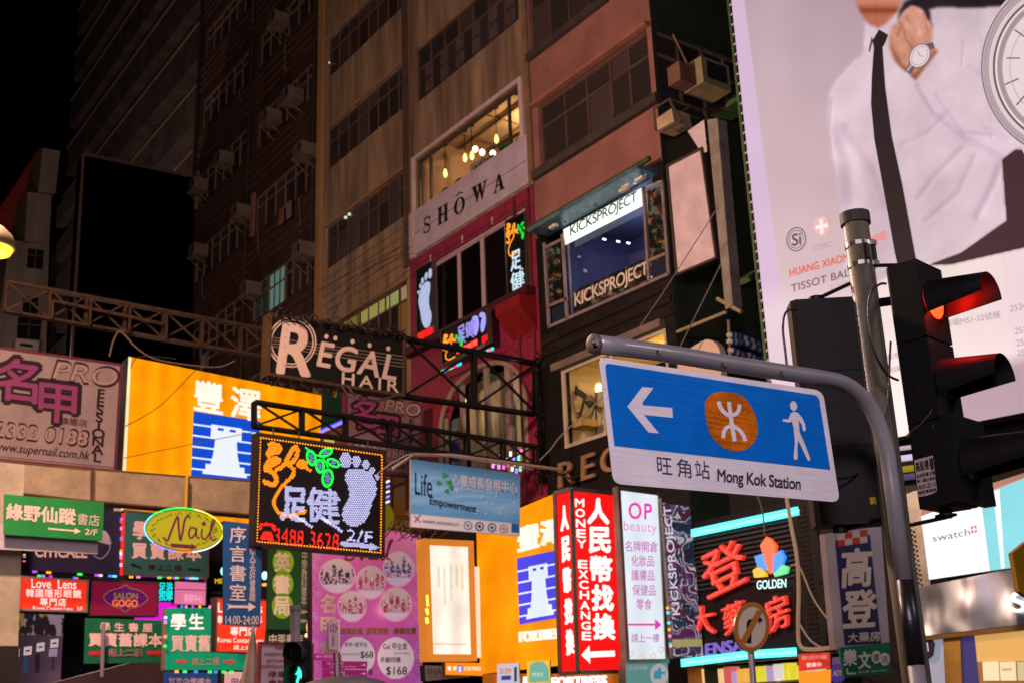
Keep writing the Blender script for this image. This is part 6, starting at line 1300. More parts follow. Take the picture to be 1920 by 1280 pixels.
jack = cr3([(862, 110), (868, 60), (895, 10), (1000, -40), (1420, -40), (1395, 30), (1250, 40), (1060, 36), (1020, 48), (1034, 150), (1010, 105), (985, 50), (930, 30), (890, 60)])
lowd = cr3([(1385, 800), (1450, 750), (1560, 760), (1560, 1215), (1493, 1237), (1130, 1320), (1020, 1325), (1180, 1265), (1408, 1105)])
folds = [([(590, 640), (720, 800), (800, 1000)], 30, -26), ([(545, 640), (600, 800), (610, 1000)], 34, -20), ([(960, 430), (1040, 560), (1200, 690), (1380, 790)], 16, -40), ([(1180, 740), (1040, 880), (960, 990)], 16, -22), ([(1240, 780), (1160, 960), (1000, 1100)], 18, -20), ([(1370, 820), (1330, 930), (1250, 1080)], 22, -34), ([(1100, 570), (1010, 660), (880, 720)], 16, -16), ([(1050, 470), (1190, 660), (1330, 680)], 12, -30), ([(1010, 420), (1150, 600)], 10, 10), ([(1180, 330), (1190, 210)], 8, -24), ([(700, 220), (640, 300), (560, 400)], 18, 10), ([(1220, 330), (1280, 370)], 12, -22), ([(640, 760), (700, 1000), (720, 1200)], 40, 10), ([(900, 500), (930, 800), (960, 1050)], 60, 8), ([(530, 500), (515, 650), (545, 880)], 12, -30), ([(1300, 640), (1410, 700)], 14, -20)]
def bbfn(X, Y, u, v):
    e = X - (1371 + Y * .107)
    g_ = np.clip(Y / 620, 0, 1)[..., None]
    c = (np.array([176, 152, 162]) * (1 - g_) + np.array([206, 184, 190]) * g_)
    c = c + (np.exp(-((X - 1440) / 60) ** 2 - ((Y - 60) / 200) ** 2))[..., None] * 10
    strip = np.clip((26 - (e - Y * .018)) / 2.0, 0, 1)[..., None]; c = c * (1 - strip) + np.array([203, 178, 206]) * strip
    low = np.clip((Y - (520 - (X - 1460) * .12)) / 60, 0, 1)[..., None]; c = c * (1 - low * .6) + np.array([226, 206, 214]) * low * .6
    wht_ = np.clip((Y + (X - 1700) * .28 - 482) / 3, 0, 1) * np.clip((X - 1600) / 20, 0, 1)
    wc = np.stack([226 + 0 * X, 206 - 6 * np.sin(X * .01), 210 + 0 * X], -1) + (np.clip((Y - 600) / 160, 0, 1) * 22)[..., None]; c = c * (1 - wht_[..., None]) + wc * wht_[..., None]
    sh = blur(inpoly(X, Y, shirt), 1); s_ = np.zeros(X.shape + (3,)) + np.array([203, 183, 195]); s_ += ((vn(X + Y * .5, Y * .8 - X * .3, 46, 3, 3) - .5) * 26 + (vn(X, Y, 3, 8, 1) - .5) * 5)[..., None]; s_ += (np.sin(X * .013 + 1) * 5 + np.sin(Y * .011) * 5)[..., None]
    s_ += (np.clip((X - 1640) / 250, 0, 1) * np.clip((Y - 130) / 300, 0, 1) * 14)[..., None]
    for pts, wd, am in folds: d = seg_dist(X, Y, cr3(pts)); s_ += (am * .8 * np.exp(-(d / (wd / 2.666 * .95)) ** 2))[..., None] * np.array([.8, .9, .75])
    for pts, wd, am in folds: d = seg_dist(X - wd * .36, Y - wd * .22, cr3(pts)); s_ += (-am * .4 * np.exp(-(d / (wd / 2.666 * .7)) ** 2))[..., None]
    fade = np.clip((Y - 400) / 130, 0, 1) * np.clip((1640 - X) / 40, 0, 1); s_ = s_ * (1 - fade[..., None] * .7) + np.array([212, 194, 204]) * fade[..., None] * .7
    c = c * (1 - sh[..., None]) + s_ * sh[..., None]
    for pg, col, sha in ((lowd, (52, 34, 42), 1), (jack, (34, 24, 32), 1)):
        m = blur(inpoly(X, Y, pg), sha)[..., None]; c = c * (1 - m) + np.array(col) * m
    m = blur(inpoly(X, Y, skin), 1)[..., None]; sk = np.array([176, 106, 84]) + (np.exp(-((Y - 2) / 7) ** 2))[..., None] * 22 - (np.exp(-((Y - 20) / 6) ** 2))[..., None] * 40; c = c * (1 - m) + sk * m
    m = blur(inpoly(X, Y, hand), 1)[..., None]; hk = np.zeros(X.shape + (3,)) + np.array([196, 138, 118]) + ((vn(X, Y, 14, 6, 3) - .5) * 34)[..., None] + (np.clip((Y - 70) / 80, -.5, 1) * -18)[..., None]
    for pts, wd, am in [([(885, 120), (905, 200), (950, 260)], 12, -22), ([(930, 60), (960, 110), (975, 180)], 10, 10), ([(830, 240), (870, 320), (940, 390)], 26, -34), ([(866, 95), (880, 130), (860, 180)], 8, -34), ([(990, 70), (1010, 150)], 10, -26), ([(955, 380), (1050, 265)], 24, -36), ([(900, 75), (925, 120)], 6, -18)]:
        d = seg_dist(X, Y, cr3(pts)); hk += (am * np.exp(-(d / (wd / 2.666 * .6)) ** 2))[..., None]
    c = c * (1 - m) + hk * m
    low2 = np.clip((Y - (690 - (X - 1790) * .27)) / 30, 0, 1) * np.clip((X - 1770) / 15, 0, 1); c = c * (1 - low2[..., None]) + np.array([176, 150, 164]) * low2[..., None]
    c = c + ((vn(X, Y, 90, 12, 2) - .5) * 9)[..., None]
    for sx_ in (1640, 1830): c = c - (5 * np.exp(-((X - sx_ - Y * .11) / 1.6) ** 2))[..., None]
    return c
mural(BP, BQ, 330, 430, bbfn, vcol(1.0, .12, .5), bb)
P = [BP.at(p, -.01) for p in BQ]; MB().prism(P, -BP.n * .35).build('casing', paint('4a4248', .5), bb)
polys(BP, [lowd], lit('34222a', .95, .5), bb, .015, 'trousers_print')
tie = cr3([(735, 205), (768, 148), (814, 175), (800, 215), (786, 238), (800, 440), (832, 680), (886, 930), (948, 1270), (975, 1400), (880, 1400), (848, 1270), (800, 1000), (745, 700), (728, 520), (732, 380), (742, 240)])
polys(BP, [tie], lit('1e141a', 1.0, .5), bb, .02, 'tie_print')
polys(BP, [cr3([(738, 200), (722, 262), (716, 255), (732, 180)])], lit('3a3038', 1.0, .5), bb, .02, 'collar_shadow_print')
def grey(h): return lit(h, .95, .3)
# wrist watch print
polys(BP, stroke(cr3([(912, 362), (935, 325)]), 13) + stroke(cr3([(1000, 238), (1042, 228)]), 12), grey('5c5058'), bb, .022, 'bracelet_print')
for k in range(7): polys(BP, [cr3([(905 + k * 5, 350 - k * 7), (915 + k * 5, 358 - k * 7), (918 + k * 5, 354 - k * 7), (908 + k * 5, 345 - k * 7)])], grey('b8acb2'), bb, .026, 'bracelet_print')
for rx, ry, h in ((50, 66, '6e6268'), (45, 60, 'd0c4ca'), (38, 52, '8a7e84'), (35, 49, 'ccc0c6')): polys(BP, [cr3(ell((972, 280), rx, ry, 32, 28))], grey(h), bb, .024 + .002 * (50 - rx) / 5, 'wristwatch_print')
polys(BP, stroke(cr3([(972, 280), (962, 255)]), 1) + stroke(cr3([(972, 280), (990, 284)]), 1), grey('504850'), bb, .034, 'wristwatch_print')
# big watch print
cx, cyy = 1997.6, 126
for r_, h in ((158, '584c54'), (156, 'b4a6ac'), (146, '8e8288'), (144, 'c8bcc2'), (136, '564a52'), (132, 'd4c8ce'), (128, '9c9096'), (118, 'd0c4c8')): polys(BP, [ell((cx, cyy), r_, r_ * 1.06, 0, 90)], grey(h), bb, .03 + .001 * (160 - r_) / 3, 'watch_print')
polys(BP, [(cr3([(1352, 60), (1400, 5), (1480, -40), (1600, -40), (1600, 80), (1450, 60), (1390, 130)]))], grey('beb2b8'), bb, .028, 'lug_print'); polys(BP, [cr3([(1385, 620), (1470, 720), (1493, 770), (1560, 900), (1560, 640), (1440, 560)])], grey('c2b6bc'), bb, .028, 'lug_print')
kn = []
for k in range(-90, 95):
    a = math.radians(180 + k * .9); kn.append([(cx + 147.5 * math.cos(a), cyy + 147.5 * 1.06 * math.sin(a)), (cx + 154.5 * math.cos(a + .006), cyy + 154.5 * 1.06 * math.sin(a + .006)), (cx + 154.5 * math.cos(a + .011), cyy + 154.5 * 1.06 * math.sin(a + .011)), (cx + 147.5 * math.cos(a + .005), cyy + 147.5 * 1.06 * math.sin(a + .005))])
stuff(polys(BP, kn, grey('6c6066'), bb, .05, 'knurling_print'))
polys(BP, stroke(cr3([(1405, 291), (1472, 292)]), 2.2) + stroke(cr3([(1397, 424), (1466, 394)]), 2.2) + stroke(cr3([(1454, 527), (1495, 480)]), 2.2) + stroke(cr3([(1446, 150), (1495, 185)]), 2.2), grey('3a3238'), bb, .06, 'hour_mark_print')
mt = []
for k in range(-55, 56):
    a = math.radians(180 + k); mt.append([(cx + 121 * math.cos(a), cyy + 121 * 1.06 * math.sin(a)), (cx + 126 * math.cos(a), cyy + 126 * 1.06 * math.sin(a)), (cx + 126 * math.cos(a + .004), cyy + 126 * 1.06 * math.sin(a + .004)), (cx + 121 * math.cos(a + .004), cyy + 121 * 1.06 * math.sin(a + .004))])
stuff(polys(BP, mt, grey('6c6268'), bb, .06, 'minute_track_print'))
e = ell((1985, 126), 92, 98, 0, 60); polys(BP, stroke(e + [e[0]], 1.0), grey('948890'), bb, .06, 'dial_ring_print')
# emblems and text
gd2 = grey('4a4044')
e = ell((1493, 449), 17.5, 22, 8, 28); polys(BP, stroke(e + [e[0]], 1.8), gd2, bb, .03, 'emblem'); e = ell((1493, 449), 13, 17, 8, 28); polys(BP, stroke(e[2:] + e[:1], 1.2), gd2, bb, .03, 'emblem')
text(BP, 'Si', (1485, 440), (1501, 436), (1486, 462), gd2, bb, .03, .03)
polys(BP, [ell((1540, 424), 15, 18, 0, 24)], grey('d8a8a8'), bb, .03, 'emblem'); polys(BP, [[(1536, 412), (1543, 411), (1544, 439), (1538, 440)], [(1529, 424), (1551, 419), (1552, 426), (1530, 431)]], grey('f0dcdc'), bb, .036, 'emblem_cross')
text(BP, 'COSC', (1525, 461), (1558, 452), (1526, 471), grey('b88890'), bb, .01, .03)
orr = grey('d0502c'); text(BP, 'HUANG XIAOMING', (1480, 505), (1618, 467), (1481, 519), orr, bb, .03, .03, spacing=1.05); text(BP, '黃曉明', (1618, 449), (1660, 432), (1620, 467), grey('e07060'), bb, .01, .03)
text(BP, 'TISSOT BALLADE', (1483, 534), (1642, 490), (1484, 548), grey('6a5058'), bb, .02, .03, spacing=1.05)
text(BP, '天梭寶環系列腕錶', (1552, 535), (1660, 505), (1554, 550), grey('b8a0a8'), bb, 0, .03)
tg = grey('a08c94')
for s_, a, b, h in (('旺角廣場M51-52號舖', (1741, 606), (1874, 582), 14), ('2534 1177', (1893, 573), (1960, 560), 12), ('2534 8810', (1902, 615), (1966, 603), 12), ('2580 1020', (1905, 637), (1969, 625), 12), ('2516 5500', (1907, 655), (1971, 643), 12), ('海港城', (1660, 665), (1700, 655), 11), ('銅鑼灣', (1662, 690), (1702, 680), 11)): text(BP, s_, a, b, (a[0] + 1, a[1] + h), tg, bb, 0, .03)
# lacing along the left edge
mb = MB(); mb2 = MB()
lf_ = lambda y: BP.at((1367 + (y + 40) * .1053 - 2, y))
for k in range(0, 48):
    y = -30 + k * 18.5; a = BP.at((1367 + (y + 40) * .1053, y)); b = BP.at((1367 + (y + 40) * .1053 - 5, y + 5)); mb.tube([a, b], .02, 4)
mb.build('lacing', paint('c0b4b0', .5), bb); mb2.tube([BP.at((1361, -40)), BP.at((1456, 862))], .03, 6); mb2.build('edge_wire', paint('4a5a40', .5), bb)
# building behind the billboard
BK = thing('retail_building', 'building carrying the giant billboard, with mirror-steel band and watch shop below', 'building', BP.at((1900, 1300)))
P = [BP.at(p, -.6) for p in [(1500, -40), (2100, -40), (2100, 745), (1500, 880)]]
dR = BP.at((2300, 700), -.6) - BP.at((1500, 700), -.6); dR[2] = 0; dR /= np.linalg.norm(dR); base = BP.at((1500, 800), -.6); n_ = BP.n
mb = MB(); mb.prism([np.array([*(base + dR * a)[:2], z]) for a, z in ((0, 0), (14, 0), (14, 26), (0, 26))], -n_ * 8); mb.build('building_body', paint('1a181a', .8), BK)
polyq = lambda q, off, mat, nm, th=.1: MB().prism([BP.at(p, off) for p in q], -BP.n * th).build(nm, mat, BK)
# soffit tubes under the billboard
for (y, c_, r) in ((838, 'b0a0b0', .035), (857, 'c8c0e8', .05), (878, '8a8018', .05), (893, '4a4468', .05)):
    MB().tube([BP.at((1660, y + 6), .1), BP.at((1720, y - 2), .1)], r, 8).build('neon_tube', lit(c_, .8, .4), BK)
polyq([(1660, 885), (1728, 870), (1735, 1010), (1672, 1030)], -.05, paint('141012', .5), 'dark_recess')
polyq([(1700, 925), (1728, 915), (1745, 1100), (1712, 1110)], .0, paint('8a8680', .4, .3, 3, 0, .7), 'steel_jamb')
mb = MB()
for k in range(12): mb.prism([BP.at(p, .04) for p in [(1706 + k * 1.3, 992 + k * 9), (1710 + k * 1.3, 991 + k * 9), (1711 + k * 1.3, 995 + k * 9), (1707 + k * 1.3, 996 + k * 9)]], BP.n * .01)
mb.build('perforation', BLACK(), BK)
polyq([(1727, 948), (2000, 860), (2000, 878), (1728, 966)], .05, paint('b09488', .6, .3), 'fascia_edge', .2)
t = thing('light_box_sign', 'white and turquoise watch shop light panel with small grey lettering and red cross', 'sign', BP.at((1790, 1086), .2)); SP = Plane(BP.p0 + BP.n * .15, BP.n)
Q = [(1727, 967), (2000, 865), (2000, 1050), (1742, 1086)]; MB().prism([SP.at(p, -.004) for p in Q], -SP.n * .2).build('casing', METAL(), t)
polys(SP, [[(1727, 967), (1838, 928), (1856, 1069), (1742, 1086)]], lit('f4f6fa', 1.0, .3), t, .0, 'white_panel'); polys(SP, [[(1838, 928), (2000, 865), (2000, 1050), (1856, 1069)]], lit('7ccbd8', 1.0, .3, tube=.08), t, .0, 'turquoise_panel')
polys(SP, [[(1862, 920), (1874, 916), (1882, 1038), (1884, 1064), (1877, 1065), (1875, 1040)]], lit('e4eef2', 1.0, .3), t, .01, 'white_stripe')
text(SP, 'swatch', (1748, 1002), (1818, 989), (1749, 1015), lit('5a6a68', .9), t, -.005, .012, spacing=1.0)
polys(SP, [[(1820, 986), (1831, 984), (1832, 997), (1821, 999)]], lit('c87068', .9), t, .012, 'emblem'); polys(SP, [[(1824.5, 986), (1827, 985.5), (1828, 997), (1825.5, 997.5)], [(1821, 991), (1831.5, 989), (1831.5, 992), (1821, 994)]], lit('f8f0f0', .95), t, .018, 'emblem_cross')
def mirror():
    m = bpy.data.materials.new('mirror_steel'); m.use_nodes = True; t_ = m.node_tree; b = t_.nodes['Principled BSDF']; b.inputs['Metallic'].default_value = 1; b.inputs['Roughness'].default_value = .36; b.inputs['Base Color'].default_value = (.40, .43, .54, 1)
    g_ = t_.nodes.new('ShaderNodeNewGeometry'); mp_ = t_.nodes.new('ShaderNodeMapping'); mp_.inputs['Scale'].default_value = (1.3, 1.3, .8); n = t_.nodes.new('ShaderNodeTexNoise'); n.inputs['Scale'].default_value = 1.3; n.inputs['Detail'].default_value = 1; bp = t_.nodes.new('ShaderNodeBump'); bp.inputs['Strength'].default_value = .55; bp.inputs['Distance'].default_value = .35
    t_.links.new(g_.outputs['Position'], mp_.inputs[0]); t_.links.new(mp_.outputs[0], n.inputs['Vector']); t_.links.new(n.outputs[0], bp.inputs['Height']); t_.links.new(bp.outputs[0], b.inputs['Normal']); return m
polyq([(1714, 1102), (2000, 1044), (2000, 1160), (1727, 1192)], .12, mirror(), 'mirror_band', .2)
text(Plane(BP.p0 + BP.n * .12, BP.n), 'Swatch', (1893, 1111), (2080, 1085), (1897, 1148), lit('ffffff', 1.1), BK, .03, .1, depth=.06)
polyq([(1727, 1193), (2000, 1161), (2000, 1172), (1728, 1200)], .14, paint('7a5a30', .4, .2, 3, 0, .5), 'brass_trim', .2)
polyq([(1732, 1200), (1768, 1196), (1778, 1340), (1740, 1340)], .0, lit('b8bcd0', .5, .4), 'white_wall', .1); polyq([(1768, 1196), (1800, 1192), (1806, 1340), (1775, 1340)], .06, paint('b89048', .35, .2, 3, 0, .6), 'brass_column', .1)
polyq([(1800, 1192), (1826, 1189), (1840, 1340), (1806, 1340)], .02, lit('4a4488', .45, .4), 'blue_panel', .1)
polyq([(1826, 1189), (2000, 1170), (2000, 1236), (1832, 1240)], .0, lit('d8a860', .85, .4), 'lit_ceiling_panel', .1); polyq([(1832, 1240), (2000, 1236), (2000, 1340), (1842, 1340)], .0, lit('a8743a', .6, .4), 'shop_back_wall', .1)
for x, c_ in ((1842, 'f0d8b0'), (1874, 'f0d4a8'), (1907, 'c0b890')): polyq([(x, 1240), (x + 28, 1239), (x + 30, 1275), (x + 2, 1275)], .05, lit(c_, .9, .4), 'display_box', .04)
text(Plane(BP.p0 + BP.n * .05, BP.n), 'Swatch', (1878, 1250), (1896, 1249), (1879, 1257), paint('807060'), BK, 0, .02)
o = [(1729, 1208), (1736, 1199), (1746, 1198), (1751, 1206), (1748, 1228), (1738, 1236), (1729, 1232)]; polyq(o, .1, paint('14141e', .4), 'octagon_plate', .04); polyq([(1731, 1207), (1739, 1203), (1741, 1220), (1732, 1224)], .12, lit('c8b8d0', .9), 'lit_label', .01)
# ochre sign at the right edge (nearer)
P0 = PY(6.0); t = thing('hexagon_sign', 'ochre six-sided sign edge cut by the right border of the picture', 'sign', P0.at((1925, 1110))); MB().prism([P0.at(p) for p in [(1898, 1036), (1925, 1014), (1990, 1020), (1990, 1110), (1925, 1118), (1911, 1108)]], (0, .04, 0)).build('plate', paint('8a6410', .5, .2), t)
mb = MB(); mb.tube([PY(6.06).at((1935, 1100)), PY(6.06).at((1965, 1400))], .03, 8); mb.build('pole', METAL(), t)
# ================================================================= DIRECTION SIGN (near)
MKP = PY(4.0)
mk = thing('direction_sign', 'near blue and white Mong Kok Station direction sign with arrow, orange disc and walking figure', 'sign', (3.9 + 1.7, 4.0, 0))
def roundq(q, r, k=6):
    out = []; n = 4
    for i in range(4):
        p0, p1, p2 = q[i - 1], q[i], q[(i + 1) % 4]; l0 = math.dist(p0, p1); l2 = math.dist(p1, p2); a = L(p1, p0, r / l0); b = L(p1, p2, r / l2)
        for j in range(k + 1):
            t_ = j / k; out.append(L(L(a, p1, t_), L(p1, b, t_), t_))
    return out
mq = [(1122, 668), (1543, 732), (1575, 941), (1150, 906)]
fo = roundq(mq, 17); MB().prism([MKP.at(p, -.002) for p in fo], -MKP.n * .003).build('plate', paint('a8a4a8', .35, .1, 4, 0, .6), mk)
shm = sheeting('e6dee4', .14); polys(MKP, [fo], shm, mk, 0, 'reflective_sheet')
iq = [(1134, 680), (1535, 741), (1557, 880), (1152, 835)]; q0 = roundq(iq, 10); 
q1 = [p for p in q0[:14]] + [iq[2], iq[3]]
def blue_sheet():
    m = sheeting('0070d4', .2); return m
polys(MKP, [q1], blue_sheet(), mk, .0015, 'blue_field')
wsh = sheeting('e2dae2', .12)
f = UV(iq)
cz = lambda x, y: (1090 + x / 3.048, 600 + y / 3.048)
polys(MKP, [[cz(*p) for p in [(263, 492), (348, 380), (412, 386), (350, 468), (350, 484), (520, 500), (523, 556), (358, 540), (444, 645), (384, 640)]]], wsh, mk, .003, 'arrow')
dc = smooth([cz(*p) for p in [(707, 520), (712, 455), (760, 415), (840, 408), (915, 430), (970, 490), (1004, 580), (1003, 660), (965, 720), (895, 747), (815, 728), (750, 670), (720, 600)]], True, 5)
def orange_sheet():
    m = sheeting('e07410', .45); return m
om2 = orange_sheet()
polys(MKP, [dc], om2, mk, .003, 'orange_disc')
S_ = lambda pts, w_: ribbon([cz(*p) for p in smooth(pts)], w_)
polys(MKP, S_([(783, 463), (800, 505), (830, 536), (857, 543), (885, 533), (900, 510), (904, 480)], 7.4) + S_([(843, 465), (856, 560), (860, 600), (868, 640), (877, 690)], 7.6) + S_([(812, 673), (815, 635), (838, 608), (866, 604), (900, 624), (925, 655), (938, 690)], 7.4), wsh, mk, .0045, 'railway_emblem')
polys(MKP, [[cz(*p) for p in ell((1213, 489), 20, 28, -6, 24)], [cz(*p) for p in [(1197, 530), (1215, 520), (1238, 528), (1262, 555), (1278, 590), (1283, 625), (1275, 636), (1266, 628), (1258, 592), (1242, 572), (1248, 640), (1275, 700), (1309, 790), (1303, 803), (1293, 800), (1240, 685), (1235, 720), (1236, 785), (1232, 797), (1216, 794), (1214, 778), (1220, 690), (1212, 610), (1203, 578), (1186, 583), (1152, 577), (1150, 565), (1183, 564)]]], wsh, mk, .0045, 'walking_figure')
navy = paint('1a2440', .4, 0)
def serif(s_, tl, tr, bl): text(MKP, s_, tl, tr, bl, navy, mk, .0, .003)
for ch, a, b, c_ in (('旺', cz(430, 778), cz(515, 788), cz(436, 872)), ('角', cz(542, 785), cz(622, 795), cz(552, 892)), ('站', cz(645, 795), cz(728, 806), cz(655, 898))): serif(ch, a, b, c_)
text(MKP, 'Mong Kok Station', cz(779, 848), cz(1253, 898), cz(779, 938), paint('26262c', .4, 0), mk, .02, .003, spacing=.94)
PP = PY(4.0 - 0.0)
pipe = paint('7c787c', .42, .12, 6, 0, .0, False, .3)
path = [(1117, 645), (1234, 660), (1357, 680), (1466, 697), (1540, 708), (1576, 716), (1604, 732), (1628, 757), (1645, 790), (1656, 822), (1664, 850)]
pts = [MKP.at(p, .0) for p in smooth(path[:5], k=2)] + [MKP.at(p, 0) for p in smooth(path[4:], k=5)][1:]
xb = pts[-1]
pts2 = [MKP.at(p) for p in ((1674, 940), (1690, 1075))]; v0 = np.array([xb[0], 4.0, xb[2] - .5]); v1 = np.array([xb[0] + .0, 4.0, 0.0])
rr = .043; MB().tube([p + (0, .0, 0) for p in pts] + [np.array([xb[0], 4.0, xb[2] - .15]), np.array([xb[0], 4.0, 2.28])], rr, 20).build('bent_pipe', pipe, mk, True)
MB().tube([np.array([xb[0], 4.0, 2.28]), np.array([xb[0], 4.0, 1.85])], rr + .002, 20).build('black_tape', paint('16141a', .35, .5, 9, .2), mk, True)
MB().tube([np.array([xb[0], 4.0, 1.85]), np.array([xb[0], 4.0, 0])], rr, 20).build('lower_pipe', pipe, mk, True)
a0, a1 = pts[0], pts[1]; dd = (a1 - a0) / np.linalg.norm(a1 - a0); MB().tube([a0 - dd * .03, a0 - dd * .022, a0 + dd * .001], [rr * .6, rr * 1.03, rr * 1.06], 20).build('end_cap', paint('6a5e5a', .55, .4, 20, .2), mk, True)
for p in ((1117, 643), (1234, 658), (1357, 681), (1466, 698)):
    q = MKP.at(p, rr); mb = MB(); mb.tube([q - MKP.n * .01, q + MKP.n * .004], .011, 12); mb.tube([q + MKP.n * .004, q + MKP.n * .009], .006, 6); mb.build('bolt', paint('6a5c50', .35, .4, 30, 0, .8), mk)
# ================================================================= SIGNAL POLE AND HEADS
sp = PY(4.32); pp_ = sp.at((1607, 440)); sx_ = pp_[0]
pole = thing('signal_pole', 'thick weathered grey signal pole with steel clamps and a black top cap', 'pole', (sx_, 4.32, 0))
zt = sp.at((1602, 405))[2]; pr = .078
MB().tube([np.array([sx_, 4.32, 0]), np.array([sx_, 4.32, zt])], pr, 28).build('pole_tube', paint('6e675a', .45, .5, 6, .1, .25, True), pole, True)
mb = MB(); mb.tube([np.array([sx_, 4.32, zt - .06]), np.array([sx_, 4.32, zt + .012])], pr + .014, 28); mb.build('cap', paint('3a3632', .6, .3, 10), pole)
for y_, in ((462,), (498,)):
    z = sp.at((1610, y_))[2]; mb = MB(); mb.tube([np.array([sx_, 4.32, z - .013]), np.array([sx_, 4.32, z + .013])], pr + .006, 28); q = np.array([sx_ + .03, 4.32 - pr - .008, z]); mb.box(q - (.02, .012, .015), q + (.02, .008, .015)); mb.build('steel_clamp', paint('a09c98', .3, .3, 12, 0, .9), pole)
mb = MB(); z = sp.at((1612, 480))[2]
for dx in (-.035, .035): mb.box((sx_ + dx - .012, 4.32 - pr - .012, z - .05), (sx_ + dx + .012, 4.32 - pr + .01, z + .05))
mb.build('clamp_strap', paint('2a2624', .5), pole)
mb = MB(); mb.tube([np.array([sx_ - .012, 4.32 - pr - .006, zt - .3]), np.array([sx_ - .012, 4.32 - pr - .006, .3])], .008, 6); mb.build('conduit', paint('4a4440', .6), pole)
hx = ray((-1300, 1330)).copy(); hx[2] = 0; hx /= np.linalg.norm(hx); d = -hx; lt = np.array([-d[1], d[0], 0]); 
if lt @ np.array([1.0, 1.0, 0]) < 0: lt = -lt
up = np.array([0, 0, 1.0])
sigb = paint('0a080a', .56, .4, 6, .06); sigv = paint('0f0d11', .52, .3, 5)
def boxf(mb, o, a0, a1, b0, b1, c0, c1, ch=0.0):
    """box in the head's frame: a along its facing direction, b sideways, c up"""
    pr_ = [(a0, b0), (a1, b0), (a1, b1), (a0, b1)] if ch == 0 else [(a0, b0 + ch), (a0 + ch, b0), (a1, b0), (a1, b1), (a0 + ch, b1), (a0, b1 - ch)]
    return mb.prism([o + d * a + lt * b + up * c0 for a, b in pr_], up * (c1 - c0))
def cowl(o, r, ln, par, mat, a_from=-40, a_to=220, drop=.03, seg=26):
    """open-bottomed visor: o = lens centre"""
    va = []; vb = []; K = seg
    for j in range(K + 1):
        a = math.radians(a_from + (a_to - a_from) * j / K); w_ = lt * math.cos(a) + up * math.sin(a); l_ = ln * (1 - .22 * max(0, -math.sin(a) + .3))
        va.append(o + w_ * r); a2 = math.radians(90 + (a_from + (a_to - a_from) * j / K - 90) * .72); w2 = lt * math.cos(a2) + up * math.sin(a2); vb.append(o + w2 * r * .98 + d * ln - up * drop)
    mb = MB(); mb.add(va + vb, [(j, j + 1, j + K + 2, j + K + 1) for j in range(K)])
    inner_a = [p + (o - p) * .035 for p in va]; inner_b = [p + ((o + d * ln) - p) * .035 for p in vb]; mb.add(inner_a + inner_b, [(j + K + 1, j + K + 2, j + 1, j) for j in range(K)]); mb.add(vb + inner_b, [(j, j + 1, j + K + 2, j + K + 1) for j in range(K)])
    return mb.build('visor', mat, par, True)
def lens(o, r, par, mat, nm='lens', bulge=.03):
    mb = MB(); rings = []; K = 24
    for t_ in (1, .8, .5, .2): rings += [o + d * bulge * (1 - t_ * t_) + (lt * math.cos(a) + up * math.sin(a)) * r * t_ for a in [6.2832 * k / K for k in range(K)]]
    mb.add(rings + [o + d * bulge], [(i * K + k, i * K + (k + 1) % K, (i + 1) * K + (k + 1) % K, (i + 1) * K + k) for i in range(3) for k in range(K)] + [(3 * K + k, 3 * K + (k + 1) % K, 4 * K) for k in range(K)]); return mb.build(nm, mat, par, True)
B0 = PY(4.12).at((1658, 503)); H1 = .40; 
hd = thing('traffic_light', 'black three-lens traffic light with the red lamp lit, long visors pointing right', 'traffic light', (B0[0], B0[1], B0[2] - 1.35))
DEP = .205; WID = .30; bot = PY(4.12).at((1719, 955))[2]; H = B0[2] - bot; s3 = H / 3
for k in range(3):
    z1 = -k * s3; z0 = -(k + 1) * s3 + .006
    mb = MB(); boxf(mb, B0, 0, DEP - .035, 0, WID, z0, z1, .02)
    if k == 0: pass
    mb.build('housing', sigb, hd)
    mb = MB(); boxf(mb, B0, DEP - .032, DEP, -.006, WID + .006, z0 + .004, z1 - .002); mb.build('lens_door', sigb, hd)
    oc = B0 + d * (DEP + .002) + lt * WID / 2 + up * (z0 + z1) / 2
    if k < 2: cowl(oc, .132, .34, hd, sigv, drop=.045)
    else:
        mb = MB(); boxf(mb, B0, DEP + .001, DEP + .07, -.01, WID + .09, z0 + .01, z1 + .02); mb.build('adaptor_box', sigb, hd)
        oc = oc + d * .07; cowl(oc, .135, .42, hd, sigv)
    if k == 0: lens(oc, .105, hd, None, 'red_lens')
    else: lens(oc, .105, hd, paint('2a2018', .15, .1, 8), 'dark_lens')
    for (bb_, cc_) in ((.02, -.03), (.02, -s3 + .04)): 
        q = B0 + d * (DEP + .001) + lt * bb_ + up * (z1 + cc_); mb = MB(); mb.tube([q, q + d * .004], .006, 8); mb.build('screw', paint('6a6260', .4, 0, 1, 0, .8), hd)
rl = [o for o in hd.children if o.name.startswith('red_lens')][0]
rm_ = bpy.data.materials.new('red_lens_lit'); rm_.use_nodes = True; t_ = rm_.node_tree; b = t_.nodes['Principled BSDF']; g_ = t_.nodes.new('ShaderNodeNewGeometry'); vo = t_.nodes.new('ShaderNodeTexVoronoi'); vo.inputs['Scale'].default_value = 130
rp = t_.nodes.new('ShaderNodeValToRGB'); rp.color_ramp.elements[0].color = (1, .10, .02, 1); rp.color_ramp.elements[0].position = .15; rp.color_ramp.elements[1].color = (.75, .02, .005, 1); rp.color_ramp.elements[1].position = .6
t_.links.new(g_.outputs[0], vo.inputs['Vector']); t_.links.new(vo.outputs[0], rp.inputs[0]); t_.links.new(rp.outputs[0], b.inputs['Emission Color']); b.inputs['Emission Strength'].default_value = 5.0; b.inputs['Base Color'].default_value = (.3, .02, .01, 1); rl.data.materials.append(rm_)
oc = B0 + d * (DEP + .09) + lt * WID / 2 + up * (-s3 / 2 + .03); lamp(tuple(oc), 11, (1, .012, .004), .04, 'red_lamp_light')
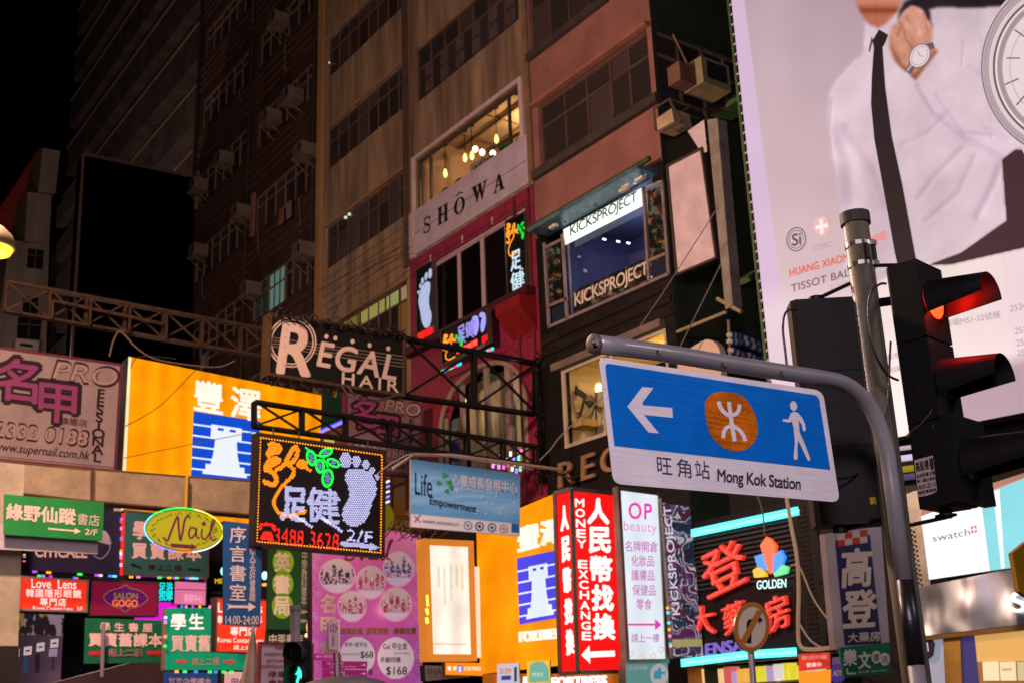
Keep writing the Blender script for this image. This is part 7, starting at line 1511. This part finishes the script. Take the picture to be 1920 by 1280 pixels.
mb = MB(); q = B0 + d * .10 + lt * .14; mb.tube([q, q + up * .02], .04, 12); mb.build('top_boss', sigb, hd)
q = B0 + up * (-H) + d * .1 + lt * .12; mb = MB(); mb.tube([q, q - up * .05], .035, 12); mb.tube([q - up * .03, q - up * .04], .06, 12); mb.build('bottom_boss', sigb, hd)
# sticker and scuffs on the side face
SF = Plane(B0, -lt if (CAM - B0) @ -lt > 0 else lt)
st = polys(SF, [[(1714, 862), (1749, 853), (1757, 920), (1748, 925), (1738, 928), (1722, 931)]], paint('a08c88', .6, .2, 30), hd, .002, 'sticker')
for s_, a, b, c_ in (('高級樓', (1716, 866), (1740, 860), (1718, 884)), ('可議價', (1742, 858), (1749, 857), (1744, 880)), ('全城新業主盤', (1718, 889), (1752, 881), (1719, 896)), ('專人獨立查詢', (1719, 899), (1753, 892), (1720, 905)), ('1800-2510', (1720, 909), (1754, 902), (1721, 917)), ('請致電查詢', (1721, 921), (1755, 913), (1722, 927))): text(SF, s_, a, b, c_, paint('201818'), hd, .02, .004)
random.seed(6)
sc_ = [ell((random.uniform(1676, 1790), random.uniform(560, 900)), random.uniform(.5, 1.2), random.uniform(.5, 1.6), random.uniform(0, 90), 6) for _ in range(50)]; sc_ = [s for s in sc_ if s[0][0] < 1712 + (s[0][1] - 500) * .15 and s[0][0] > 1668 + (s[0][1] - 500) * .13]
polys(SF, sc_ + stroke([(1702, 815), (1708, 808), (1718, 800), (1724, 797), (1732, 788), (1744, 774), (1748, 765)], 2.0) + stroke([(1700, 818), (1706, 812)], 5), paint('4a3e38', .7, .4, 60), hd, .0015, 'scuff_marks')
# brackets and cables to the pole
mb = MB(); q = B0 + d * .1 + lt * .14 + up * .015; z = sp.at((1612, 498))[2]; mb.tube([np.array([sx_ + .03, 4.30, z]), q + up * .01], .012, 6); mb.box(q - (.03, .03, .0), q + (.03, .03, .012)); mb.build('upper_bracket', paint('1a1718', .5), hd)
q = B0 + up * (-H - .045) + d * .1 + lt * .12; mb = MB(); mb.tube([np.array([sx_ + .02, 4.30, q[2] - .02]), q], .012, 6); mb.build('lower_bracket', paint('1a1718', .5), hd)
mb = MB(); z = sp.at((1635, 572))[2]; mb.tube([np.array([sx_ + .04, 4.3, z]), B0 + up * (-.18) + lt * .1], .028, 8); mb.build('middle_arm', sigb, hd)
SC = PY(4.1); mb = MB(); mb.tube([SC.at(p) for p in smooth([(1661, 532), (1650, 533), (1636, 545), (1629, 570), (1630, 615), (1642, 665), (1660, 697), (1672, 707), (1684, 712)])], .0075, 8); mb.build('cable_loop', paint('0e0d0e', .4), hd, True)
mb = MB(); mb.tube([SC.at(p) for p in smooth([(1670, 640), (1668, 680), (1667, 715), (1664, 760), (1655, 800)])], .006, 8); mb.build('cable_drop', paint('0e0d0e', .4), hd, True)
# rear head seen from behind
B1 = PY(4.62).at((1483, 562)); bz = PY(4.62).at((1523, 985))[2]; H1 = B1[2] - bz
h2 = thing('traffic_light', 'black traffic light seen from behind, left of the grey signal pole', 'traffic light', (B1[0] + .2, 4.7, bz))
fa = np.array([.62, .785, 0]); la = np.array([.92, -.39, 0])
la = np.array([fa[1], -fa[0], 0]) 
P = []; wd = .40; 
def bx2(mb, a0, a1, b0, b1, c0, c1, ch=.03):
    pr_ = [(a0, b0 + ch), (a0 + ch, b0), (a1, b0), (a1, b1), (a0 + ch, b1), (a0, b1 - ch)]
    return mb.prism([B1 + fa * a + la * b + up * c0 for a, b in pr_], up * (c1 - c0))
for k in range(3):
    mb = MB(); bx2(mb, 0, .17, 0, wd, -(k + 1) * H1 / 3 + .004, -k * H1 / 3); mb.build('housing', sigb, h2)
    o = B1 + fa * .175 + la * (wd / 2) + up * (-(k + .5) * H1 / 3); va = []; vb = []
    mb = MB(); rr_ = .12
    for j in range(19):
        a = math.radians(-45 + 270 * j / 18); w_ = la * math.cos(a) + up * math.sin(a); va.append(o + w_ * rr_); vb.append(o + w_ * rr_ + fa * .26)
    mb.add(va + vb, [(j, j + 1, j + 20, j + 19) for j in range(18)]); mb.build('visor', sigv, h2, True)
mb = MB(); q = B1 + fa * .08 + la * .17; mb.tube([q, q + up * .035], .045, 12); q2 = B1 + fa * .05 + la * .1 ; mb.tube([q + up * .02, np.array([sx_ - .03, 4.33, sp.at((1600, 520))[2]])], .012, 6); mb.build('upper_bracket', sigb, h2)
mb = MB(); q = B1 + fa * .08 + la * .15 - up * H1; mb.tube([q, q - up * .03], .045, 12); mb.tube([q - up * .02, np.array([sx_ - .02, 4.33, q[2] + .03])], .014, 6); mb.build('lower_bracket', sigb, h2)
SC = PY(4.6); mb = MB(); mb.tube([SC.at(p) for p in smooth([(1492, 580), (1478, 582), (1470, 594), (1468, 620), (1472, 655), (1477, 700)])], .0075, 8); mb.build('cable_loop', paint('0e0d0e', .4), h2, True)
SC = PY(4.45); mb = MB(); mb.tube([SC.at(p) for p in smooth([(1560, 896), (1590, 895), (1620, 880), (1640, 855)])], .005, 6); mb.build('cable_tail', paint('0e0d0e', .4), h2, True)
t = tag(MB().box(PY(4.25).at((1637, 938)) - (.014, .01, .02), PY(4.25).at((1637, 938)) + (.014, .01, .02)).build('cable_connector', paint('8a7a20', .5)), 'tiny yellow and grey cable connector tied to the signal pole', 'connector')
# ================================================================= STREET LAMP
SLP = PY(16.0); c0 = SLP.at((-14, 462)); t = thing('street_lamp', 'glowing warm street lamp bell cut off by the left edge', 'street lamp', (c0[0] - .6, 16, 0))
mb = MB(); mb.tube([c0 + (0, 0, .32), c0 + (0, 0, .28), c0 + (0, 0, .16), c0 + (0, 0, .02), c0 + (0, 0, -.03)], [.05, .12, .24, .29, .28], 24); mb.build('lamp_shade', paint('4a3c2c', .6), t, True)
mb = MB(); mb.tube([c0 + (0, 0, -.02), c0 + (0, 0, -.09), c0 + (0, 0, -.14), c0 + (0, 0, -.16)], [.265, .235, .12, .02], 24); mb.build('lamp_glass', lit('ffb028', 4.5), t, True)
mb = MB(); mb.tube([c0 + (0, 0, .3), c0 + (-.3, 0, .5), c0 + (-.6, 0, .3), (c0[0] - .6, 16, 0)], .04, 10); mb.build('lamp_post', paint('3a3430', .5), t)
lamp(tuple(c0 + (0, 0, -.3)), 260, (1, .62, .25), .2)
# ================================================================= CABLES
def wire(pl_, pts, r, label, col='1a1614', grp='thin cables strung over the street'):
    o = MB().tube([pl_.at(p) for p in smooth(pts, k=5)], r, 5).build('cable', paint(col, .6, 0)); tag(o, label, 'cable', grp)
wire(PY(31), [(232, 800), (300, 760), (373, 687), (420, 650)], .012, 'thin cable crossing the yellow sign from lower left to its top edge', '7a4a10')
wire(PY(31), [(232, 858), (360, 832), (480, 808)], .01, 'thin faint cable across the lower part of the yellow sign', '8a5a10')
wire(PY(27), [(205, 668), (212, 640), (222, 622), (232, 626), (260, 655), (300, 675), (400, 688), (440, 676)], .02, 'grey cable looping from the rusty truss down over the yellow sign top', '6a5a50')
wire(PY(27), [(245, 0 + 690), (262, 668), (330, 672)], .012, 'short dark cable above the yellow sign left part', '3a302c')
wire(PX(XF - .4), [(592, 690), (640, 560), (700, 500), (765, 470)], .01, 'thin cable slanting up across the tan building to its right pier', '2c221c')
wire(PX(XF - .4), [(595, 545), (680, 500), (765, 456)], .01, 'upper thin cable across the tan wall', '2c221c')
wire(PX(XF - .4), [(640, 600), (720, 545), (770, 505), (860, 455), (985, 378)], .01, 'long thin cable crossing the tan wall and the white band', '2c221c')
wire(PX(XF - 1), [(1172, 650), (1215, 590), (1262, 520), (1345, 390)], .01, 'thin cable rising across the black shop front toward the blank board', '6a6060')
wire(PX(XF - 1), [(1275, 650), (1310, 580), (1352, 495)], .014, 'thin grey cable across the dark panel below the blank board', '5a5254')
wire(PY(20), [(1012, 862), (1032, 842), (1056, 812), (1140, 735)], .015, 'thin pale stay wire rising from the pipe end past the lit window', '8a7a74')
wire(PX(XF - .8), [(1474, 925), (1484, 985), (1494, 1040), (1498, 1100), (1497, 1180), (1501, 1210), (1520, 1217), (1574, 1212)], .035, 'thick beige cable running down beside the medicine shop and along its foot', 'a09080')
wire(PX(XF - .8), [(1483, 1060), (1500, 1064), (1530, 1130), (1580, 1190), (1605, 1206)], .018, 'dull yellow cable hanging in a curve right of the medicine shop', '8a8060')
wire(PX(XF - .8), [(1500, 1170), (1520, 1200), (1545, 1215)], .018, 'short grey cable curve at the foot of the medicine shop', '8a8080')
wire(PX(XF - .9), [(1420, 928), (1430, 960), (1434, 1003)], .014, 'thin cable dropping to the petal logo', '5a5254')
def tangle(pl_, paths, r, label, col):
    mb = MB()
    for p in paths: mb.tube([pl_.at(q, random.uniform(-.1, .1)) for q in smooth(p, k=4)], r, 4)
    stuff(tag(mb.build('cable_tangle', paint(col, .6, 0)), label, 'cables'))
random.seed(9); R_ = random.uniform
tangle(PY(20.9), [[(x - 18, y + 3), (x - 8, y - 10 - R_(0, 9)), (x + 3, y - 3 - R_(0, 8)), (x + 9, y + 5), (x + 16, y - 3)] for x, y in [(520 + k * 15 + R_(-6, 6), 594 + k * 2.3) for k in range(17)]], .014, 'tangle of thin cables along the top edge of the black lettered sign', '2a2220')
tangle(PY(20.9), [[(x, y), (x + 4, y + 10 + R_(0, 8)), (x + 12, y + 14 + R_(0, 10)), (x + 22, y + 10), (x + 34, y + 20)] for x, y in [(500 + k * 22, 703 + k * 3.4) for k in range(7)]], .012, 'loose cable ends hanging below the black lettered sign', '2a1c14')
for k, p in enumerate([[(640, 722), (660, 745), (700, 752), (740, 742)], [(652, 722), (670, 742), (715, 748), (757, 735)], [(705, 890), (745, 862), (800, 850), (1000, 880)]]): wire(PY(20.0 - .2 * k), p, .014, ['lower', 'upper', 'pale'][k] + ' sagging cable between the black lettered sign and the blue banner', '4a3c36' if k < 2 else '8a7a70')
tangle(PY(20.3), [[(x - 25, 1000 + R_(-12, 14)), (x, 985 + R_(-16, 10)), (x + 14, 1002 + R_(-12, 8)), (x + 34, 990 + R_(-10, 12))] for x in [742 + k * 6 for k in range(12)]], .014, 'tangle of cables behind the lower left end of the blue banner', '4a3a2c')
tangle(PY(21.1), [[(1010 + R_(-6, 6), 660 + k * 26), (1018 + R_(-8, 8), 672 + k * 26), (1008 + R_(-8, 10), 684 + k * 26), (1022 + R_(-6, 8), 700 + k * 26)] for k in range(9)], .018, 'tangle of cables running down the wall at the right ends of the trusses', '2c1c1c')
tangle(PY(19.9), [[(x, 880 + R_(-5, 5)), (x + 16, 892 + R_(-8, 12)), (x + 34, 884 + R_(-8, 12))] for x in [1010 + k * 9 for k in range(14)]], .014, 'cables sagging above the red exchange light box', '2c2422')
Pgq = PX(XF - .3)
g = sign('printed_sign', 'dark green panel with faint yellow mark between yellow light box and crimson wall', 'sign', PY(26.6), [(606, 728), (646, 733), (645, 800), (606, 800)], .1, paint('123a28', .6, .2), paint('1a2a20')); polys(PY(26.6), [ell((628, 738), 4, 7, 0, 10)], paint('8a7a20'), g, .01, 'mark')
g = sign('light_box_sign', 'tiny warm lit panel peeping out above the foot sign', 'sign', PY(27), [(608, 820), (627, 823), (627, 834), (608, 832)], .1, lit('d8b060', .8, .3))  # small lit window, built as a glowing sign board
# olive disc sign end behind the LED sign
t = tag(MB().prism([PY(21.2).at(p) for p in ell((724, 970), 15, 26, 0, 20)], (0, .06, 0)).build('oval_sign', lit('8a7a10', .45, .5)), 'olive oval sign edge peeping out behind the right side of the foot sign', 'sign')
t = thing('led_strip', 'row of short white light segments at the right edge of the foot sign', 'light strip', PY(21.3).at((724, 945)))
for k in range(5): a = (722, 904 + k * 9.5); MB().beam(PY(21.3).at(a), PY(21.3).at((a[0] + 7, a[1] - 3)), .04, .04, (0, -1, 0)).build('lit_segment', lit(['e0f0ff', 'a090ff'][k % 2], 1.3, .3, True), t)
mb = MB(); mb.beam(PY(21.3).at((722, 968)), PY(21.3).at((770, 972)), .1, .06, (0, -1, 0)); tag(mb.build('support_beam', paint('7a5220', .6, .4)), 'short rusty beam from the foot sign toward the blue banner', 'beam')
